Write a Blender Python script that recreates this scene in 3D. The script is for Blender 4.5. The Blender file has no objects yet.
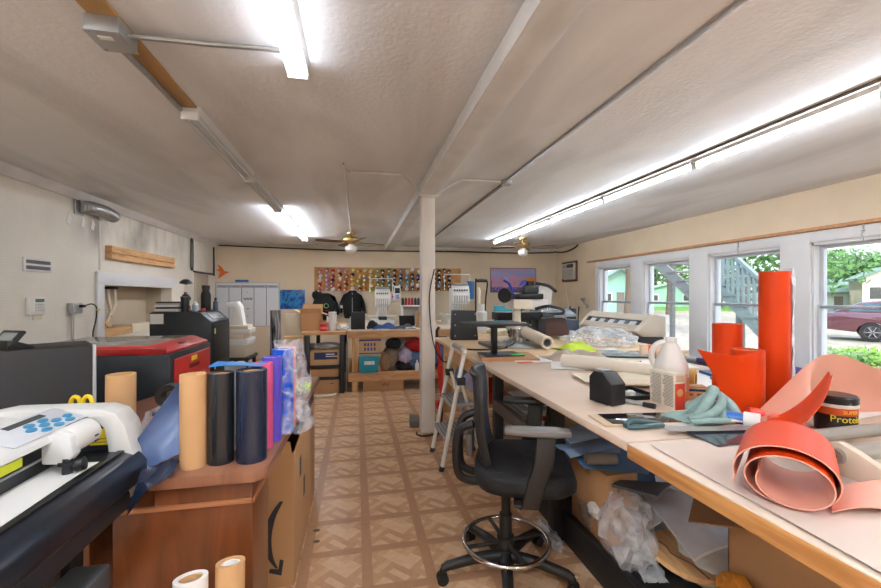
import bpy, bmesh, math, random
from mathutils import Vector, Matrix, Euler, noise
sc = bpy.context.scene
COL = sc.collection
PI = math.pi
R = math.radians
rnd = random.Random(7)

# ---------------------------------------------------------------- materials
def lin(c):
    return tuple(((x/255)/12.92 if x/255 <= .04045 else ((x/255+.055)/1.055)**2.4) for x in c)
MATS = {}
def mat(key, rgb=(200, 200, 200), rough=.55, metal=0, var=.06, vs=6, bump=0, bs=60, alpha=None, emit=0, coat=0, stretch=None):
    if key in MATS: return MATS[key]
    m = bpy.data.materials.new(key); m.use_nodes = True
    nt = m.node_tree; N = nt.nodes; L = nt.links
    b = N['Principled BSDF']
    c = lin(rgb)
    b.inputs['Roughness'].default_value = rough
    b.inputs['Metallic'].default_value = metal
    if coat: b.inputs['Coat Weight'].default_value = coat
    tc = N.new('ShaderNodeTexCoord')
    vec = tc.outputs['Object']
    if stretch:
        mp = N.new('ShaderNodeMapping'); mp.inputs['Scale'].default_value = stretch
        L.new(vec, mp.inputs['Vector']); vec = mp.outputs['Vector']
    nz = N.new('ShaderNodeTexNoise'); nz.inputs['Scale'].default_value = vs; nz.inputs['Detail'].default_value = 4
    L.new(vec, nz.inputs['Vector'])
    mx = N.new('ShaderNodeMix'); mx.data_type = 'RGBA'
    mx.inputs['A'].default_value = (*[max(0, x*(1-var*2)) for x in c], 1)
    mx.inputs['B'].default_value = (*[min(1, x*(1+var*2)) for x in c], 1)
    L.new(nz.outputs['Fac'], mx.inputs['Factor'])
    L.new(mx.outputs['Result'], b.inputs['Base Color'])
    if emit:
        b.inputs['Emission Color'].default_value = (*c, 1); b.inputs['Emission Strength'].default_value = emit
    if bump:
        n2 = N.new('ShaderNodeTexNoise'); n2.inputs['Scale'].default_value = bs; n2.inputs['Detail'].default_value = 5
        L.new(tc.outputs['Object'], n2.inputs['Vector'])
        bp = N.new('ShaderNodeBump'); bp.inputs['Strength'].default_value = bump; bp.inputs['Distance'].default_value = .01
        L.new(n2.outputs['Fac'], bp.inputs['Height']); L.new(bp.outputs['Normal'], b.inputs['Normal'])
    if alpha is not None:
        b.inputs['Alpha'].default_value = alpha
    MATS[key] = m
    return m

def film(key, rgb, alpha, rough=.12, bump=.6, bs=25):
    """clear plastic film: transparent body with glossy creases"""
    if key in MATS: return MATS[key]
    m = bpy.data.materials.new(key); m.use_nodes = True
    nt = m.node_tree; N = nt.nodes; L = nt.links
    out = N['Material Output']; b = N['Principled BSDF']
    b.inputs['Base Color'].default_value = (*lin(rgb), 1); b.inputs['Roughness'].default_value = rough
    tr = N.new('ShaderNodeBsdfTransparent'); mx = N.new('ShaderNodeMixShader')
    tc = N.new('ShaderNodeTexCoord'); nz = N.new('ShaderNodeTexNoise'); nz.inputs['Scale'].default_value = bs; nz.inputs['Detail'].default_value = 3
    L.new(tc.outputs['Object'], nz.inputs['Vector'])
    bp = N.new('ShaderNodeBump'); bp.inputs['Strength'].default_value = bump; bp.inputs['Distance'].default_value = .02
    L.new(nz.outputs['Fac'], bp.inputs['Height']); L.new(bp.outputs['Normal'], b.inputs['Normal'])
    rp = N.new('ShaderNodeMapRange'); rp.inputs['From Min'].default_value = .35; rp.inputs['From Max'].default_value = .7
    rp.inputs['To Min'].default_value = max(0, alpha-.22); rp.inputs['To Max'].default_value = min(1, alpha+.25)
    L.new(nz.outputs['Fac'], rp.inputs['Value'])
    L.new(rp.outputs['Result'], mx.inputs['Fac']); L.new(tr.outputs[0], mx.inputs[1]); L.new(b.outputs[0], mx.inputs[2])
    L.new(mx.outputs[0], out.inputs['Surface'])
    MATS[key] = m
    return m

def ramp_mat(key, stops, scale, kind='noise', rough=.5, stretch=(1, 1, 1), rot=(0, 0, 0), dist=0, bump=0, coat=0, metal=0, detail=6):
    if key in MATS: return MATS[key]
    m = bpy.data.materials.new(key); m.use_nodes = True
    nt = m.node_tree; N = nt.nodes; L = nt.links; b = N['Principled BSDF']
    tc = N.new('ShaderNodeTexCoord'); mp = N.new('ShaderNodeMapping')
    mp.inputs['Scale'].default_value = stretch; mp.inputs['Rotation'].default_value = rot
    L.new(tc.outputs['Object'], mp.inputs['Vector'])
    if kind == 'noise':
        t = N.new('ShaderNodeTexNoise'); t.inputs['Scale'].default_value = scale; t.inputs['Detail'].default_value = detail
        t.inputs['Distortion'].default_value = dist
    elif kind == 'voronoi':
        t = N.new('ShaderNodeTexVoronoi'); t.inputs['Scale'].default_value = scale
    else:
        t = N.new('ShaderNodeTexWave'); t.inputs['Scale'].default_value = scale; t.inputs['Distortion'].default_value = dist
        t.inputs['Detail'].default_value = 3
    L.new(mp.outputs['Vector'], t.inputs['Vector'])
    rp = N.new('ShaderNodeValToRGB'); e = rp.color_ramp.elements
    while len(e) < len(stops): e.new(.5)
    for i, (p, c) in enumerate(stops):
        e[i].position = p; e[i].color = (*lin(c), 1)
    L.new(t.outputs['Color' if kind == 'voronoi' and len(stops) > 4 else ('Distance' if kind == 'voronoi' else ('Fac' if kind == 'noise' else 'Fac'))], rp.inputs['Fac'])
    L.new(rp.outputs['Color'], b.inputs['Base Color'])
    b.inputs['Roughness'].default_value = rough; b.inputs['Coat Weight'].default_value = coat; b.inputs['Metallic'].default_value = metal
    if bump:
        bp = N.new('ShaderNodeBump'); bp.inputs['Strength'].default_value = bump; bp.inputs['Distance'].default_value = .01
        L.new(t.outputs[0], bp.inputs['Height']); L.new(bp.outputs['Normal'], b.inputs['Normal'])
    MATS[key] = m
    return m

# ---------------------------------------------------------------- mesh builder
class MB:
    def __init__(s):
        s.v = []; s.f = []; s.mi = []; s.cur = 0; s.xf = None
    def add(s, verts, faces, mi=None):
        o = len(s.v)
        for p in verts:
            p = Vector(p)
            s.v.append(s.xf @ p if s.xf else p)
        for f in faces:
            s.f.append([i+o for i in f]); s.mi.append(s.cur if mi is None else mi)
        return s
    def box(s, a, b, bev=0, rot=None, seg=2):
        """axis box from corner a to corner b, optional bevel, optional rotation about its centre"""
        a = Vector(a); b = Vector(b); c = (a+b)/2; h = Vector([abs(x) for x in (b-a)/2])
        bm = bmesh.new(); bmesh.ops.create_cube(bm, size=2)
        for v in bm.verts: v.co = Vector((v.co.x*h.x, v.co.y*h.y, v.co.z*h.z))
        if bev:
            bev = min(bev, .45*min(2*h.x, 2*h.y, 2*h.z))
            bmesh.ops.bevel(bm, geom=bm.edges[:], offset=bev, segments=seg, profile=.5, affect='EDGES')
        M = Matrix.Translation(c)
        if rot is not None: M = M @ (Euler(rot).to_matrix().to_4x4() if not isinstance(rot, Matrix) else rot.to_4x4())
        bm.verts.ensure_lookup_table(); bm.verts.index_update()
        s.add([M @ v.co for v in bm.verts], [[v.index for v in f.verts] for f in bm.faces]); bm.free()
        return s
    def cyl(s, p0, p1, r0, r1=None, n=20, caps=True):
        p0 = Vector(p0); p1 = Vector(p1); r1 = r0 if r1 is None else r1
        d = (p1-p0).normalized(); q = d.to_track_quat('Z', 'Y')
        vs = []
        for p, r in ((p0, r0), (p1, r1)):
            for i in range(n):
                t = 2*PI*i/n; vs.append(p+q @ Vector((r*math.cos(t), r*math.sin(t), 0)))
        fs = [[i, (i+1) % n, n+(i+1) % n, n+i] for i in range(n)]
        if caps: fs += [list(range(n-1, -1, -1)), list(range(n, 2*n))]
        return s.add(vs, fs)
    def lathe(s, prof, c=(0, 0, 0), n=28, axis=(0, 0, 1), closed=False, sx=1, sy=1):
        """profile of (r, z); rotates about axis through c"""
        c = Vector(c); q = Vector(axis).normalized().to_track_quat('Z', 'Y')
        vs = []; fs = []; k = len(prof)
        for r, z in prof:
            for i in range(n):
                t = 2*PI*i/n; vs.append(c+q @ Vector((r*math.cos(t)*sx, r*math.sin(t)*sy, z)))
        for j in range(k if closed else k-1):
            a = j*n; b = ((j+1) % k)*n
            for i in range(n):
                fs.append([a+i, a+(i+1) % n, b+(i+1) % n, b+i])
        if not closed:
            if prof[0][0] > 1e-6: fs.append(list(range(n-1, -1, -1)))
            if prof[-1][0] > 1e-6: fs.append(list(range((k-1)*n, k*n)))
        return s.add(vs, fs)
    def pipe(s, p0, p1, ro, ri, n=28):
        p0 = Vector(p0); d = Vector(p1)-p0; L_ = d.length
        return s.lathe([(ro, 0), (ro, L_), (ri, L_), (ri, 0)], p0, n, d, closed=True)
    def tube(s, pts, r, n=10, closed=False, caps=True):
        pts = [Vector(p) for p in pts]; m = len(pts)
        rr = r if isinstance(r, (list, tuple)) else [r]*m
        vs = []; fs = []; up = None
        for i, p in enumerate(pts):
            if closed: d = pts[(i+1) % m]-pts[i-1]
            else: d = pts[min(i+1, m-1)]-pts[max(i-1, 0)]
            d.normalize()
            if up is None:
                up = Vector((0, 0, 1)) if abs(d.z) < .9 else Vector((1, 0, 0))
            x = d.cross(up)
            if x.length < 1e-6: x = d.cross(Vector((.3, 1, .2)))
            x.normalize(); up = x.cross(d).normalized()
            for k in range(n):
                t = 2*PI*k/n; vs.append(p+rr[i]*(x*math.cos(t)+up*math.sin(t)))
        for i in range(m if closed else m-1):
            a = i*n; b = ((i+1) % m)*n
            for k in range(n): fs.append([a+k, a+(k+1) % n, b+(k+1) % n, b+k])
        if caps and not closed:
            fs += [list(range(n-1, -1, -1)), list(range((m-1)*n, m*n))]
        return s.add(vs, fs)
    def prism(s, poly, d, axis='y', o=(0, 0, 0), bev=0):
        """polygon in the plane across axis, extruded from d[0] to d[1]; poly coords: axis y->(x,z), x->(y,z), z->(x,y)"""
        o = Vector(o); n = len(poly)
        def P(a, b, t):
            return o+Vector({'y': (a, t, b), 'x': (t, a, b), 'z': (a, b, t)}[axis])
        bm = bmesh.new()
        lo = [bm.verts.new(P(a, b, d[0])) for a, b in poly]; hi = [bm.verts.new(P(a, b, d[1])) for a, b in poly]
        bm.faces.new(lo[::-1]); bm.faces.new(hi)
        for i in range(n): bm.faces.new([lo[i], lo[(i+1) % n], hi[(i+1) % n], hi[i]])
        bmesh.ops.recalc_face_normals(bm, faces=bm.faces[:])
        if bev: bmesh.ops.bevel(bm, geom=bm.edges[:], offset=bev, segments=2, profile=.5, affect='EDGES')
        bm.verts.index_update()
        s.add([v.co.copy() for v in bm.verts], [[v.index for v in f.verts] for f in bm.faces]); bm.free()
        return s
    def sheet(s, fn, nu, nv, th=.0015, mats=(0, 0)):
        """a surface fn(u,v) with thickness; front side mats[0], back side mats[1]"""
        P = [[Vector(fn(i/nu, j/nv)) for j in range(nv+1)] for i in range(nu+1)]
        top = []; bot = []
        for i in range(nu+1):
            for j in range(nv+1):
                du = P[min(i+1, nu)][j]-P[max(i-1, 0)][j]; dv = P[i][min(j+1, nv)]-P[i][max(j-1, 0)]
                n = du.cross(dv)
                n = n.normalized() if n.length > 1e-12 else Vector((0, 0, 1))
                top.append(P[i][j]+n*th/2); bot.append(P[i][j]-n*th/2)
        w = nv+1; k = len(top)
        F = lambda i, j: i*w+j
        ft = [[F(i, j), F(i+1, j), F(i+1, j+1), F(i, j+1)] for i in range(nu) for j in range(nv)]
        fb = [[k+q for q in f[::-1]] for f in ft]
        rim = [F(i, 0) for i in range(nu)]+[F(nu, j) for j in range(nv)]+[F(i, nv) for i in range(nu, 0, -1)]+[F(0, j) for j in range(nv, 0, -1)]
        fr = [[rim[i], k+rim[i], k+rim[(i+1) % len(rim)], rim[(i+1) % len(rim)]] for i in range(len(rim))]
        o = len(s.v)
        s.add(top+bot, ft, mats[0]); 
        for f in fb: s.f.append([i+o for i in f]); s.mi.append(mats[1])
        for f in fr: s.f.append([i+o for i in f]); s.mi.append(mats[1])
        return s
    def blob(s, c, r, amp=.25, fr=2.2, seed=0, sub=4, flat=None, ridged=True):
        """an irregular lump; flat = height below which it is cut flat"""
        c = Vector(c); bm = bmesh.new(); bmesh.ops.create_icosphere(bm, subdivisions=sub, radius=1)
        off = Vector((seed*3.7, seed*1.3, -seed*2.1))
        out = []
        for v in bm.verts:
            d = v.co.normalized()
            q = d*fr+off
            n = noise.noise(q)+.5*noise.noise(q*2.1)+.3*noise.noise(q*4.3)
            if ridged: n = .55*n+.6*(.35-abs(noise.noise(q*1.7+Vector((9, 2, 4)))))
            k = 1+amp*n
            p = c+Vector((d.x*r[0]*k, d.y*r[1]*k, d.z*r[2]*k))
            if flat is not None and p.z < flat: p.z = flat+.001*noise.noise(q*5)
            out.append(p)
        bm.verts.index_update()
        s.add(out, [[v.index for v in f.verts] for f in bm.faces]); bm.free()
        return s
    def build(s, name, m, parent=None, loc=None, rz=0, ang=38, flip=False):
        base = Vector((0, 0, 0))
        if parent is not None: base = ORG.get(parent.name, Vector((0, 0, 0)))
        elif loc is not None: base = Vector(loc)
        if rz and parent is None: base = Vector((0, 0, 0))
        me = bpy.data.meshes.new(name)
        me.from_pydata([v-base for v in s.v], [], s.f)
        for x in (m if isinstance(m, (list, tuple)) else [m]): me.materials.append(x)
        me.polygons.foreach_set('material_index', s.mi)
        bm = bmesh.new(); bm.from_mesh(me)
        if not getattr(s, 'keepn', False): bmesh.ops.recalc_face_normals(bm, faces=bm.faces[:])
        bm.to_mesh(me); bm.free()
        me.polygons.foreach_set('use_smooth', [True]*len(me.polygons))
        me.set_sharp_from_angle(angle=R(ang))
        o = bpy.data.objects.new(name, me); COL.objects.link(o)
        if parent is not None:
            o.parent = parent; ORG[o.name] = base
        else:
            if loc is not None: o.location = loc
            o.rotation_euler = (0, 0, rz); ORG[o.name] = base
        return o
ORG = {}
def tag(o, label, cat, group=None, kind=None):
    o['label'] = label; o['category'] = cat
    if group: o['group'] = group
    if kind: o['kind'] = kind
    return o
def T(name, loc, label, cat, group=None, rz=0, local=False):
    """an Empty at a thing's base; its parts are given in world coordinates unless local"""
    o = bpy.data.objects.new(name, None); COL.objects.link(o)
    o.empty_display_size = .1; o.location = loc; o.rotation_euler = (0, 0, rz)
    ORG[o.name] = Vector((0, 0, 0)) if (local or rz) else Vector(loc)
    return tag(o, label, cat, group)
def S(name, mb, m, parent=None):
    o = mb.build(name, m, parent)
    if parent is None: o['kind'] = 'structure'
    return o
def copy_tree(o, parent=None):
    c = o.copy(); COL.objects.link(c)
    if parent: c.parent = parent
    ORG[c.name] = ORG.get(o.name, Vector((0, 0, 0)))
    for ch in list(o.children): copy_tree(ch, c)
    return c
def B(a, b, bev=0, rot=None): return MB().box(a, b, bev, rot)
def text(body, size, m, parent, loc, rot, name='lettering', ext=.0008, align='CENTER', sx=1):
    cu = bpy.data.curves.new(name, 'FONT'); cu.body = body; cu.size = size; cu.extrude = ext
    cu.align_x = align; cu.align_y = 'CENTER'; cu.resolution_u = 3
    cu.materials.append(m)
    tmp = bpy.data.objects.new('tmp', cu); COL.objects.link(tmp)
    dg = bpy.context.evaluated_depsgraph_get()
    me = bpy.data.meshes.new_from_object(tmp.evaluated_get(dg)); bpy.data.objects.remove(tmp); bpy.data.curves.remove(cu)
    me.materials.clear(); me.materials.append(m); me.name = name
    o = bpy.data.objects.new(name, me); COL.objects.link(o); o.parent = parent
    base = ORG.get(parent.name, Vector((0, 0, 0)))
    o.location = Vector(loc)-base; o.rotation_euler = rot; o.scale = (sx, 1, 1)
    return o
def bez(p0, p1, p2, p3, n=14):
    p0, p1, p2, p3 = map(Vector, (p0, p1, p2, p3)); out = []
    for i in range(n+1):
        t = i/n; u = 1-t
        out.append(p0*u**3+p1*3*u*u*t+p2*3*u*t*t+p3*t**3)
    return out
def smooth(pts, n=6):
    """Catmull-Rom through points"""
    pts = [Vector(p) for p in pts]; out = []
    for i in range(len(pts)-1):
        a = pts[max(i-1, 0)]; b = pts[i]; c = pts[i+1]; d = pts[min(i+2, len(pts)-1)]
        for k in range(n):
            t = k/n
            out.append(.5*((2*b)+(c-a)*t+(2*a-5*b+4*c-d)*t*t+(3*b-a-3*c+d)*t**3))
    out.append(pts[-1]); return out
ORDW = ['', 'first', 'second', 'third', 'fourth', 'fifth', 'sixth', 'seventh', 'eighth', 'ninth', 'tenth', 'eleventh', 'twelfth', 'thirteenth', 'fourteenth', 'fifteenth', 'sixteenth', 'seventeenth', 'eighteenth', 'nineteenth', 'twentieth', 'twenty-first', 'twenty-second']

# common materials
white = mat('white_paint', (226, 225, 222), .45, var=.03)
trimw = mat('trim_white', (222, 221, 220), .5, var=.04, vs=3)
black = mat('black_plastic', (17, 17, 18), .45, var=.12)
blackm = mat('black_metal', (22, 22, 24), .4, metal=.3, var=.1)
dgrey = mat('dark_grey_metal', (38, 41, 45), .45, metal=.1, var=.06)
chrome = mat('chrome', (205, 205, 208), .12, metal=1, var=.02)
galv = mat('galvanized_steel', (172, 174, 174), .38, metal=.75, var=.12, vs=18)
steelg = mat('grey_paint_metal', (170, 171, 172), .4, metal=.3, var=.04)
card = mat('cardboard', (186, 142, 98), .8, var=.06, vs=5, bump=.08, bs=120)
cardl = mat('cardboard_light', (206, 166, 120), .8, var=.05, vs=5)
cardd = mat('cardboard_inside', (150, 108, 70), .85, var=.06)
kraft = mat('kraft_tube', (196, 152, 104), .7, var=.05, vs=9)
paper = mat('white_paper', (232, 230, 226), .75, var=.02)
cream = mat('cream_paper', (224, 212, 188), .8, var=.04)
orange = mat('orange_vinyl', (208, 62, 13), .34, var=.03)
orange.node_tree.nodes['Principled BSDF'].inputs['Specular IOR Level'].default_value = .22
linerp = mat('vinyl_liner_pink', (222, 158, 136), .5, var=.04)
navy = mat('navy_vinyl', (26, 36, 56), .25, var=.05, coat=.3)
bluev = mat('blue_vinyl', (28, 74, 190), .3, var=.05)
redp = mat('red_paint', (196, 36, 30), .35, var=.04)
yellowp = mat('yellow_plastic', (232, 196, 30), .45, var=.04)
wood = ramp_mat('pine_wood', [(.3, (190, 138, 86)), (.55, (214, 168, 116)), (.75, (224, 184, 136))], 3.5, 'noise', .6, (1, 1, 8), dist=1.5)
woodx = ramp_mat('pine_board', [(.3, (176, 120, 76)), (.55, (204, 150, 104)), (.75, (218, 170, 124))], 4, 'noise', .6, (1, 9, 9), dist=1.2)
ply = ramp_mat('plywood', [(.3, (202, 164, 112)), (.55, (218, 182, 132)), (.75, (228, 196, 150))], 3, 'noise', .55, (2, 8, 8), dist=1)
brass = mat('brass', (186, 152, 88), .3, metal=.85, var=.05)
glassw = mat('lamp_glass', (238, 236, 230), .3, var=.01)
# ---------------------------------------------------------------- setting materials
def floor_mat():
    m = bpy.data.materials.new('parquet_vinyl'); m.use_nodes = True
    nt = m.node_tree; N = nt.nodes; L = nt.links; b = N['Principled BSDF']
    def val(x, i=None): return x
    def math_(op, a, c=None, d=None):
        n = N.new('ShaderNodeMath'); n.operation = op
        for k, x in enumerate((a, c, d)):
            if x is None: continue
            if isinstance(x, (int, float)): n.inputs[k].default_value = x
            else: L.new(x, n.inputs[k])
        return n.outputs[0]
    tc = N.new('ShaderNodeTexCoord'); sp = N.new('ShaderNodeSeparateXYZ'); L.new(tc.outputs['Object'], sp.inputs[0])
    x = math_('DIVIDE', math_('SUBTRACT', sp.outputs[0], .05), .306)
    y = math_('DIVIDE', math_('SUBTRACT', sp.outputs[1], 2.205), .306)
    fx = math_('FRACT', x); fy = math_('FRACT', y)
    ax = math_('ABSOLUTE', math_('SUBTRACT', fx, .5)); ay = math_('ABSOLUTE', math_('SUBTRACT', fy, .5))
    edge = math_('GREATER_THAN', math_('MAXIMUM', ax, ay), .415)
    k = 2.0
    u = math_('MULTIPLY', math_('ADD', fx, fy), k); v = math_('MULTIPLY', math_('SUBTRACT', fx, fy), k)
    fu = math_('FLOOR', u); fv = math_('FLOOR', v)
    par = math_('MODULO', math_('ABSOLUTE', math_('ADD', fu, fv)), 2)
    su = math_('FLOOR', math_('MULTIPLY', u, 3)); sv = math_('FLOOR', math_('MULTIPLY', v, 3))
    idA = math_('ADD', math_('MULTIPLY', su, 7.13), math_('MULTIPLY', fv, 3.7))
    idB = math_('ADD', math_('MULTIPLY', sv, 5.31), math_('MULTIPLY', fu, 11.9))
    mixid = math_('ADD', math_('MULTIPLY', par, idA), math_('MULTIPLY', math_('SUBTRACT', 1, par), idB))
    mixid2 = math_('ADD', mixid, math_('ADD', math_('MULTIPLY', math_('FLOOR', x), 1.0), math_('MULTIPLY', math_('FLOOR', y), 1.0)))
    wn = N.new('ShaderNodeTexWhiteNoise'); wn.noise_dimensions = '1D'; L.new(mixid, wn.inputs['W'])
    rp = N.new('ShaderNodeValToRGB'); e = rp.color_ramp.elements
    cs = [(0, (190, 148, 112)), (.35, (204, 164, 126)), (.6, (216, 178, 140)), (1, (222, 188, 152))]
    while len(e) < len(cs): e.new(.5)
    for i, (p, c) in enumerate(cs): e[i].position = p; e[i].color = (*lin(c), 1)
    L.new(wn.outputs['Value'], rp.inputs['Fac'])
    nz = N.new('ShaderNodeTexNoise'); nz.inputs['Scale'].default_value = 30; nz.inputs['Detail'].default_value = 4
    L.new(tc.outputs['Object'], nz.inputs['Vector'])
    mx = N.new('ShaderNodeMix'); mx.data_type = 'RGBA'
    L.new(edge, mx.inputs['Factor']); L.new(rp.outputs['Color'], mx.inputs['A']); mx.inputs['B'].default_value = (*lin((176, 134, 100)), 1)
    m2 = N.new('ShaderNodeMix'); m2.data_type = 'RGBA'; m2.blend_type = 'MULTIPLY'
    L.new(mx.outputs['Result'], m2.inputs['A'])
    r2 = N.new('ShaderNodeValToRGB'); r2.color_ramp.elements[0].color = (.8, .78, .76, 1); r2.color_ramp.elements[1].color = (1, 1, 1, 1)
    r2.color_ramp.elements[0].position = .3; r2.color_ramp.elements[1].position = .6
    L.new(nz.outputs['Fac'], r2.inputs['Fac']); L.new(r2.outputs['Color'], m2.inputs['B']); m2.inputs['Factor'].default_value = .55
    # scattered wear
    n3 = N.new('ShaderNodeTexNoise'); n3.inputs['Scale'].default_value = 1.7; n3.inputs['Detail'].default_value = 8
    L.new(tc.outputs['Object'], n3.inputs['Vector'])
    r3 = N.new('ShaderNodeValToRGB'); r3.color_ramp.elements[0].position = .3; r3.color_ramp.elements[1].position = .5
    r3.color_ramp.elements[0].color = (.82, .78, .74, 1); r3.color_ramp.elements[1].color = (1, 1, 1, 1)
    L.new(n3.outputs['Fac'], r3.inputs['Fac'])
    m3 = N.new('ShaderNodeMix'); m3.data_type = 'RGBA'; m3.blend_type = 'MULTIPLY'; m3.inputs['Factor'].default_value = .7
    L.new(m2.outputs['Result'], m3.inputs['A']); L.new(r3.outputs['Color'], m3.inputs['B'])
    L.new(m3.outputs['Result'], b.inputs['Base Color'])
    b.inputs['Roughness'].default_value = .38; b.inputs['Specular IOR Level'].default_value = .35
    return m

def wall_mat(key, rgb, stain=None, diamonds=False, bump=.12):
    m = bpy.data.materials.new(key); m.use_nodes = True
    nt = m.node_tree; N = nt.nodes; L = nt.links; b = N['Principled BSDF']
    tc = N.new('ShaderNodeTexCoord')
    nz = N.new('ShaderNodeTexNoise'); nz.inputs['Scale'].default_value = 1.3; nz.inputs['Detail'].default_value = 8
    L.new(tc.outputs['Object'], nz.inputs['Vector'])
    rp = N.new('ShaderNodeValToRGB'); e = rp.color_ramp.elements; c = lin(rgb)
    e[0].position = .3; e[0].color = (*[x*.86 for x in c], 1); e[1].position = .6; e[1].color = (*c, 1)
    L.new(nz.outputs['Fac'], rp.inputs['Fac']); col = rp.outputs['Color']
    if stain:
        (y0, y1, z0, z1), scol, amount = stain
        sp = N.new('ShaderNodeSeparateXYZ'); L.new(tc.outputs['Object'], sp.inputs[0])
        def rng(o, a, d, ax):
            n = N.new('ShaderNodeMapRange'); n.interpolation_type = 'SMOOTHSTEP'
            n.inputs['From Min'].default_value = a; n.inputs['From Max'].default_value = d
            L.new(sp.outputs[ax], n.inputs['Value']); return n.outputs[0]
        def mul(a, d):
            n = N.new('ShaderNodeMath'); n.operation = 'MULTIPLY'; L.new(a, n.inputs[0])
            if isinstance(d, float): n.inputs[1].default_value = d
            else: L.new(d, n.inputs[1])
            return n.outputs[0]
        n2 = N.new('ShaderNodeTexNoise'); n2.inputs['Scale'].default_value = 2.2; n2.inputs['Detail'].default_value = 7
        mp = N.new('ShaderNodeMapping'); mp.inputs['Scale'].default_value = (1, 1, .45)
        L.new(tc.outputs['Object'], mp.inputs['Vector']); L.new(mp.outputs['Vector'], n2.inputs['Vector'])
        r2 = N.new('ShaderNodeMapRange'); r2.inputs['From Min'].default_value = .42; r2.inputs['From Max'].default_value = .68
        L.new(n2.outputs['Fac'], r2.inputs['Value'])
        f = mul(mul(rng(0, y0, y0+.7, 1), rng(0, y1, y1-1.2, 1)), mul(rng(0, z0, z0+.35, 2), r2.outputs[0]))
        f = mul(f, amount)
        mx = N.new('ShaderNodeMix'); mx.data_type = 'RGBA'; L.new(f, mx.inputs['Factor']); L.new(col, mx.inputs['A'])
        mx.inputs['B'].default_value = (*lin(scol), 1); col = mx.outputs['Result']
    L.new(col, b.inputs['Base Color']); b.inputs['Roughness'].default_value = .6
    if diamonds:
        mp = N.new('ShaderNodeMapping'); mp.inputs['Rotation'].default_value = (R(45), 0, 0); mp.inputs['Scale'].default_value = (1, 66, 66)
        L.new(tc.outputs['Object'], mp.inputs['Vector'])
        v = N.new('ShaderNodeTexChecker'); v.inputs['Scale'].default_value = 1
        v.inputs['Color1'].default_value = (1, 1, 1, 1); v.inputs['Color2'].default_value = (.80, .79, .76, 1)
        L.new(mp.outputs['Vector'], v.inputs['Vector'])
        mm = N.new('ShaderNodeMix'); mm.data_type = 'RGBA'; mm.blend_type = 'MULTIPLY'; mm.inputs['Factor'].default_value = .35
        L.new(col, mm.inputs['A']); L.new(v.outputs['Color'], mm.inputs['B']); L.new(mm.outputs['Result'], b.inputs['Base Color'])
        h = v.outputs['Fac']
    else:
        v = N.new('ShaderNodeTexNoise'); v.inputs['Scale'].default_value = 45; v.inputs['Detail'].default_value = 5
        L.new(tc.outputs['Object'], v.inputs['Vector']); h = v.outputs['Fac']
    bp = N.new('ShaderNodeBump'); bp.inputs['Strength'].default_value = bump; bp.inputs['Distance'].default_value = .006
    L.new(h, bp.inputs['Height']); L.new(bp.outputs['Normal'], b.inputs['Normal'])
    return m

def ceil_mat():
    m = bpy.data.materials.new('ceiling_plaster'); m.use_nodes = True
    nt = m.node_tree; N = nt.nodes; L = nt.links; b = N['Principled BSDF']
    tc = N.new('ShaderNodeTexCoord'); mp = N.new('ShaderNodeMapping'); mp.inputs['Scale'].default_value = (1.6, .45, 1)
    L.new(tc.outputs['Object'], mp.inputs['Vector'])
    nz = N.new('ShaderNodeTexNoise'); nz.inputs['Scale'].default_value = 1.0; nz.inputs['Detail'].default_value = 9; nz.inputs['Distortion'].default_value = .6
    L.new(mp.outputs['Vector'], nz.inputs['Vector'])
    rp = N.new('ShaderNodeValToRGB'); e = rp.color_ramp.elements
    e[0].position = .28; e[0].color = (*lin((206, 206, 206)), 1); e[1].position = .55; e[1].color = (*lin((238, 239, 240)), 1)
    L.new(nz.outputs['Fac'], rp.inputs['Fac']); L.new(rp.outputs['Color'], b.inputs['Base Color'])
    n2 = N.new('ShaderNodeTexNoise'); n2.inputs['Scale'].default_value = 38; n2.inputs['Detail'].default_value = 6
    L.new(tc.outputs['Object'], n2.inputs['Vector'])
    bp = N.new('ShaderNodeBump'); bp.inputs['Strength'].default_value = .28; bp.inputs['Distance'].default_value = .010
    L.new(n2.outputs['Fac'], bp.inputs['Height']); L.new(bp.outputs['Normal'], b.inputs['Normal'])
    b.inputs['Roughness'].default_value = .85
    return m

ZC = 2.45; XL = -2.88; XR = 4.57; YF = -2.3
def yb(x): return 9.02-.063*x          # the back wall runs slightly out of square
RZB = -math.atan(.063)
yBL = yb(XL); yBR = yb(XR)
m_left = wall_mat('left_wall_vinyl', (238, 231, 216), ((4.6, 8.3, 1.75, 2.5), (96, 92, 86), .75), True, .25)
m_back = wall_mat('back_wall_paint', (226, 208, 180))
m_right = wall_mat('right_wall_paint', (228, 208, 178))
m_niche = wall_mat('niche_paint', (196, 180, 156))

S('floor', MB().prism([(XL-.1, YF-.1), (XR+.02, YF-.1), (XR+.02, yBR+.1), (XL-.1, yBL+.1)], (-.12, 0), 'z'), floor_mat())
S('ceiling', MB().prism([(XL-.2, YF-.2), (XR+.22, YF-.2), (XR+.22, yBR+.2), (XL-.2, yBL+.2)], (ZC, ZC+.12), 'z'), ceil_mat())
S('wall_back', MB().prism([(XL-.2, yb(XL-.2)), (XR+.2, yb(XR+.2)), (XR+.2, yb(XR+.2)+.15), (XL-.2, yb(XL-.2)+.15)], (0, ZC), 'z'), m_back)
S('wall_front', B((XL-.2, YF-.15, 0), (XR+.2, YF, ZC)), m_right)
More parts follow.
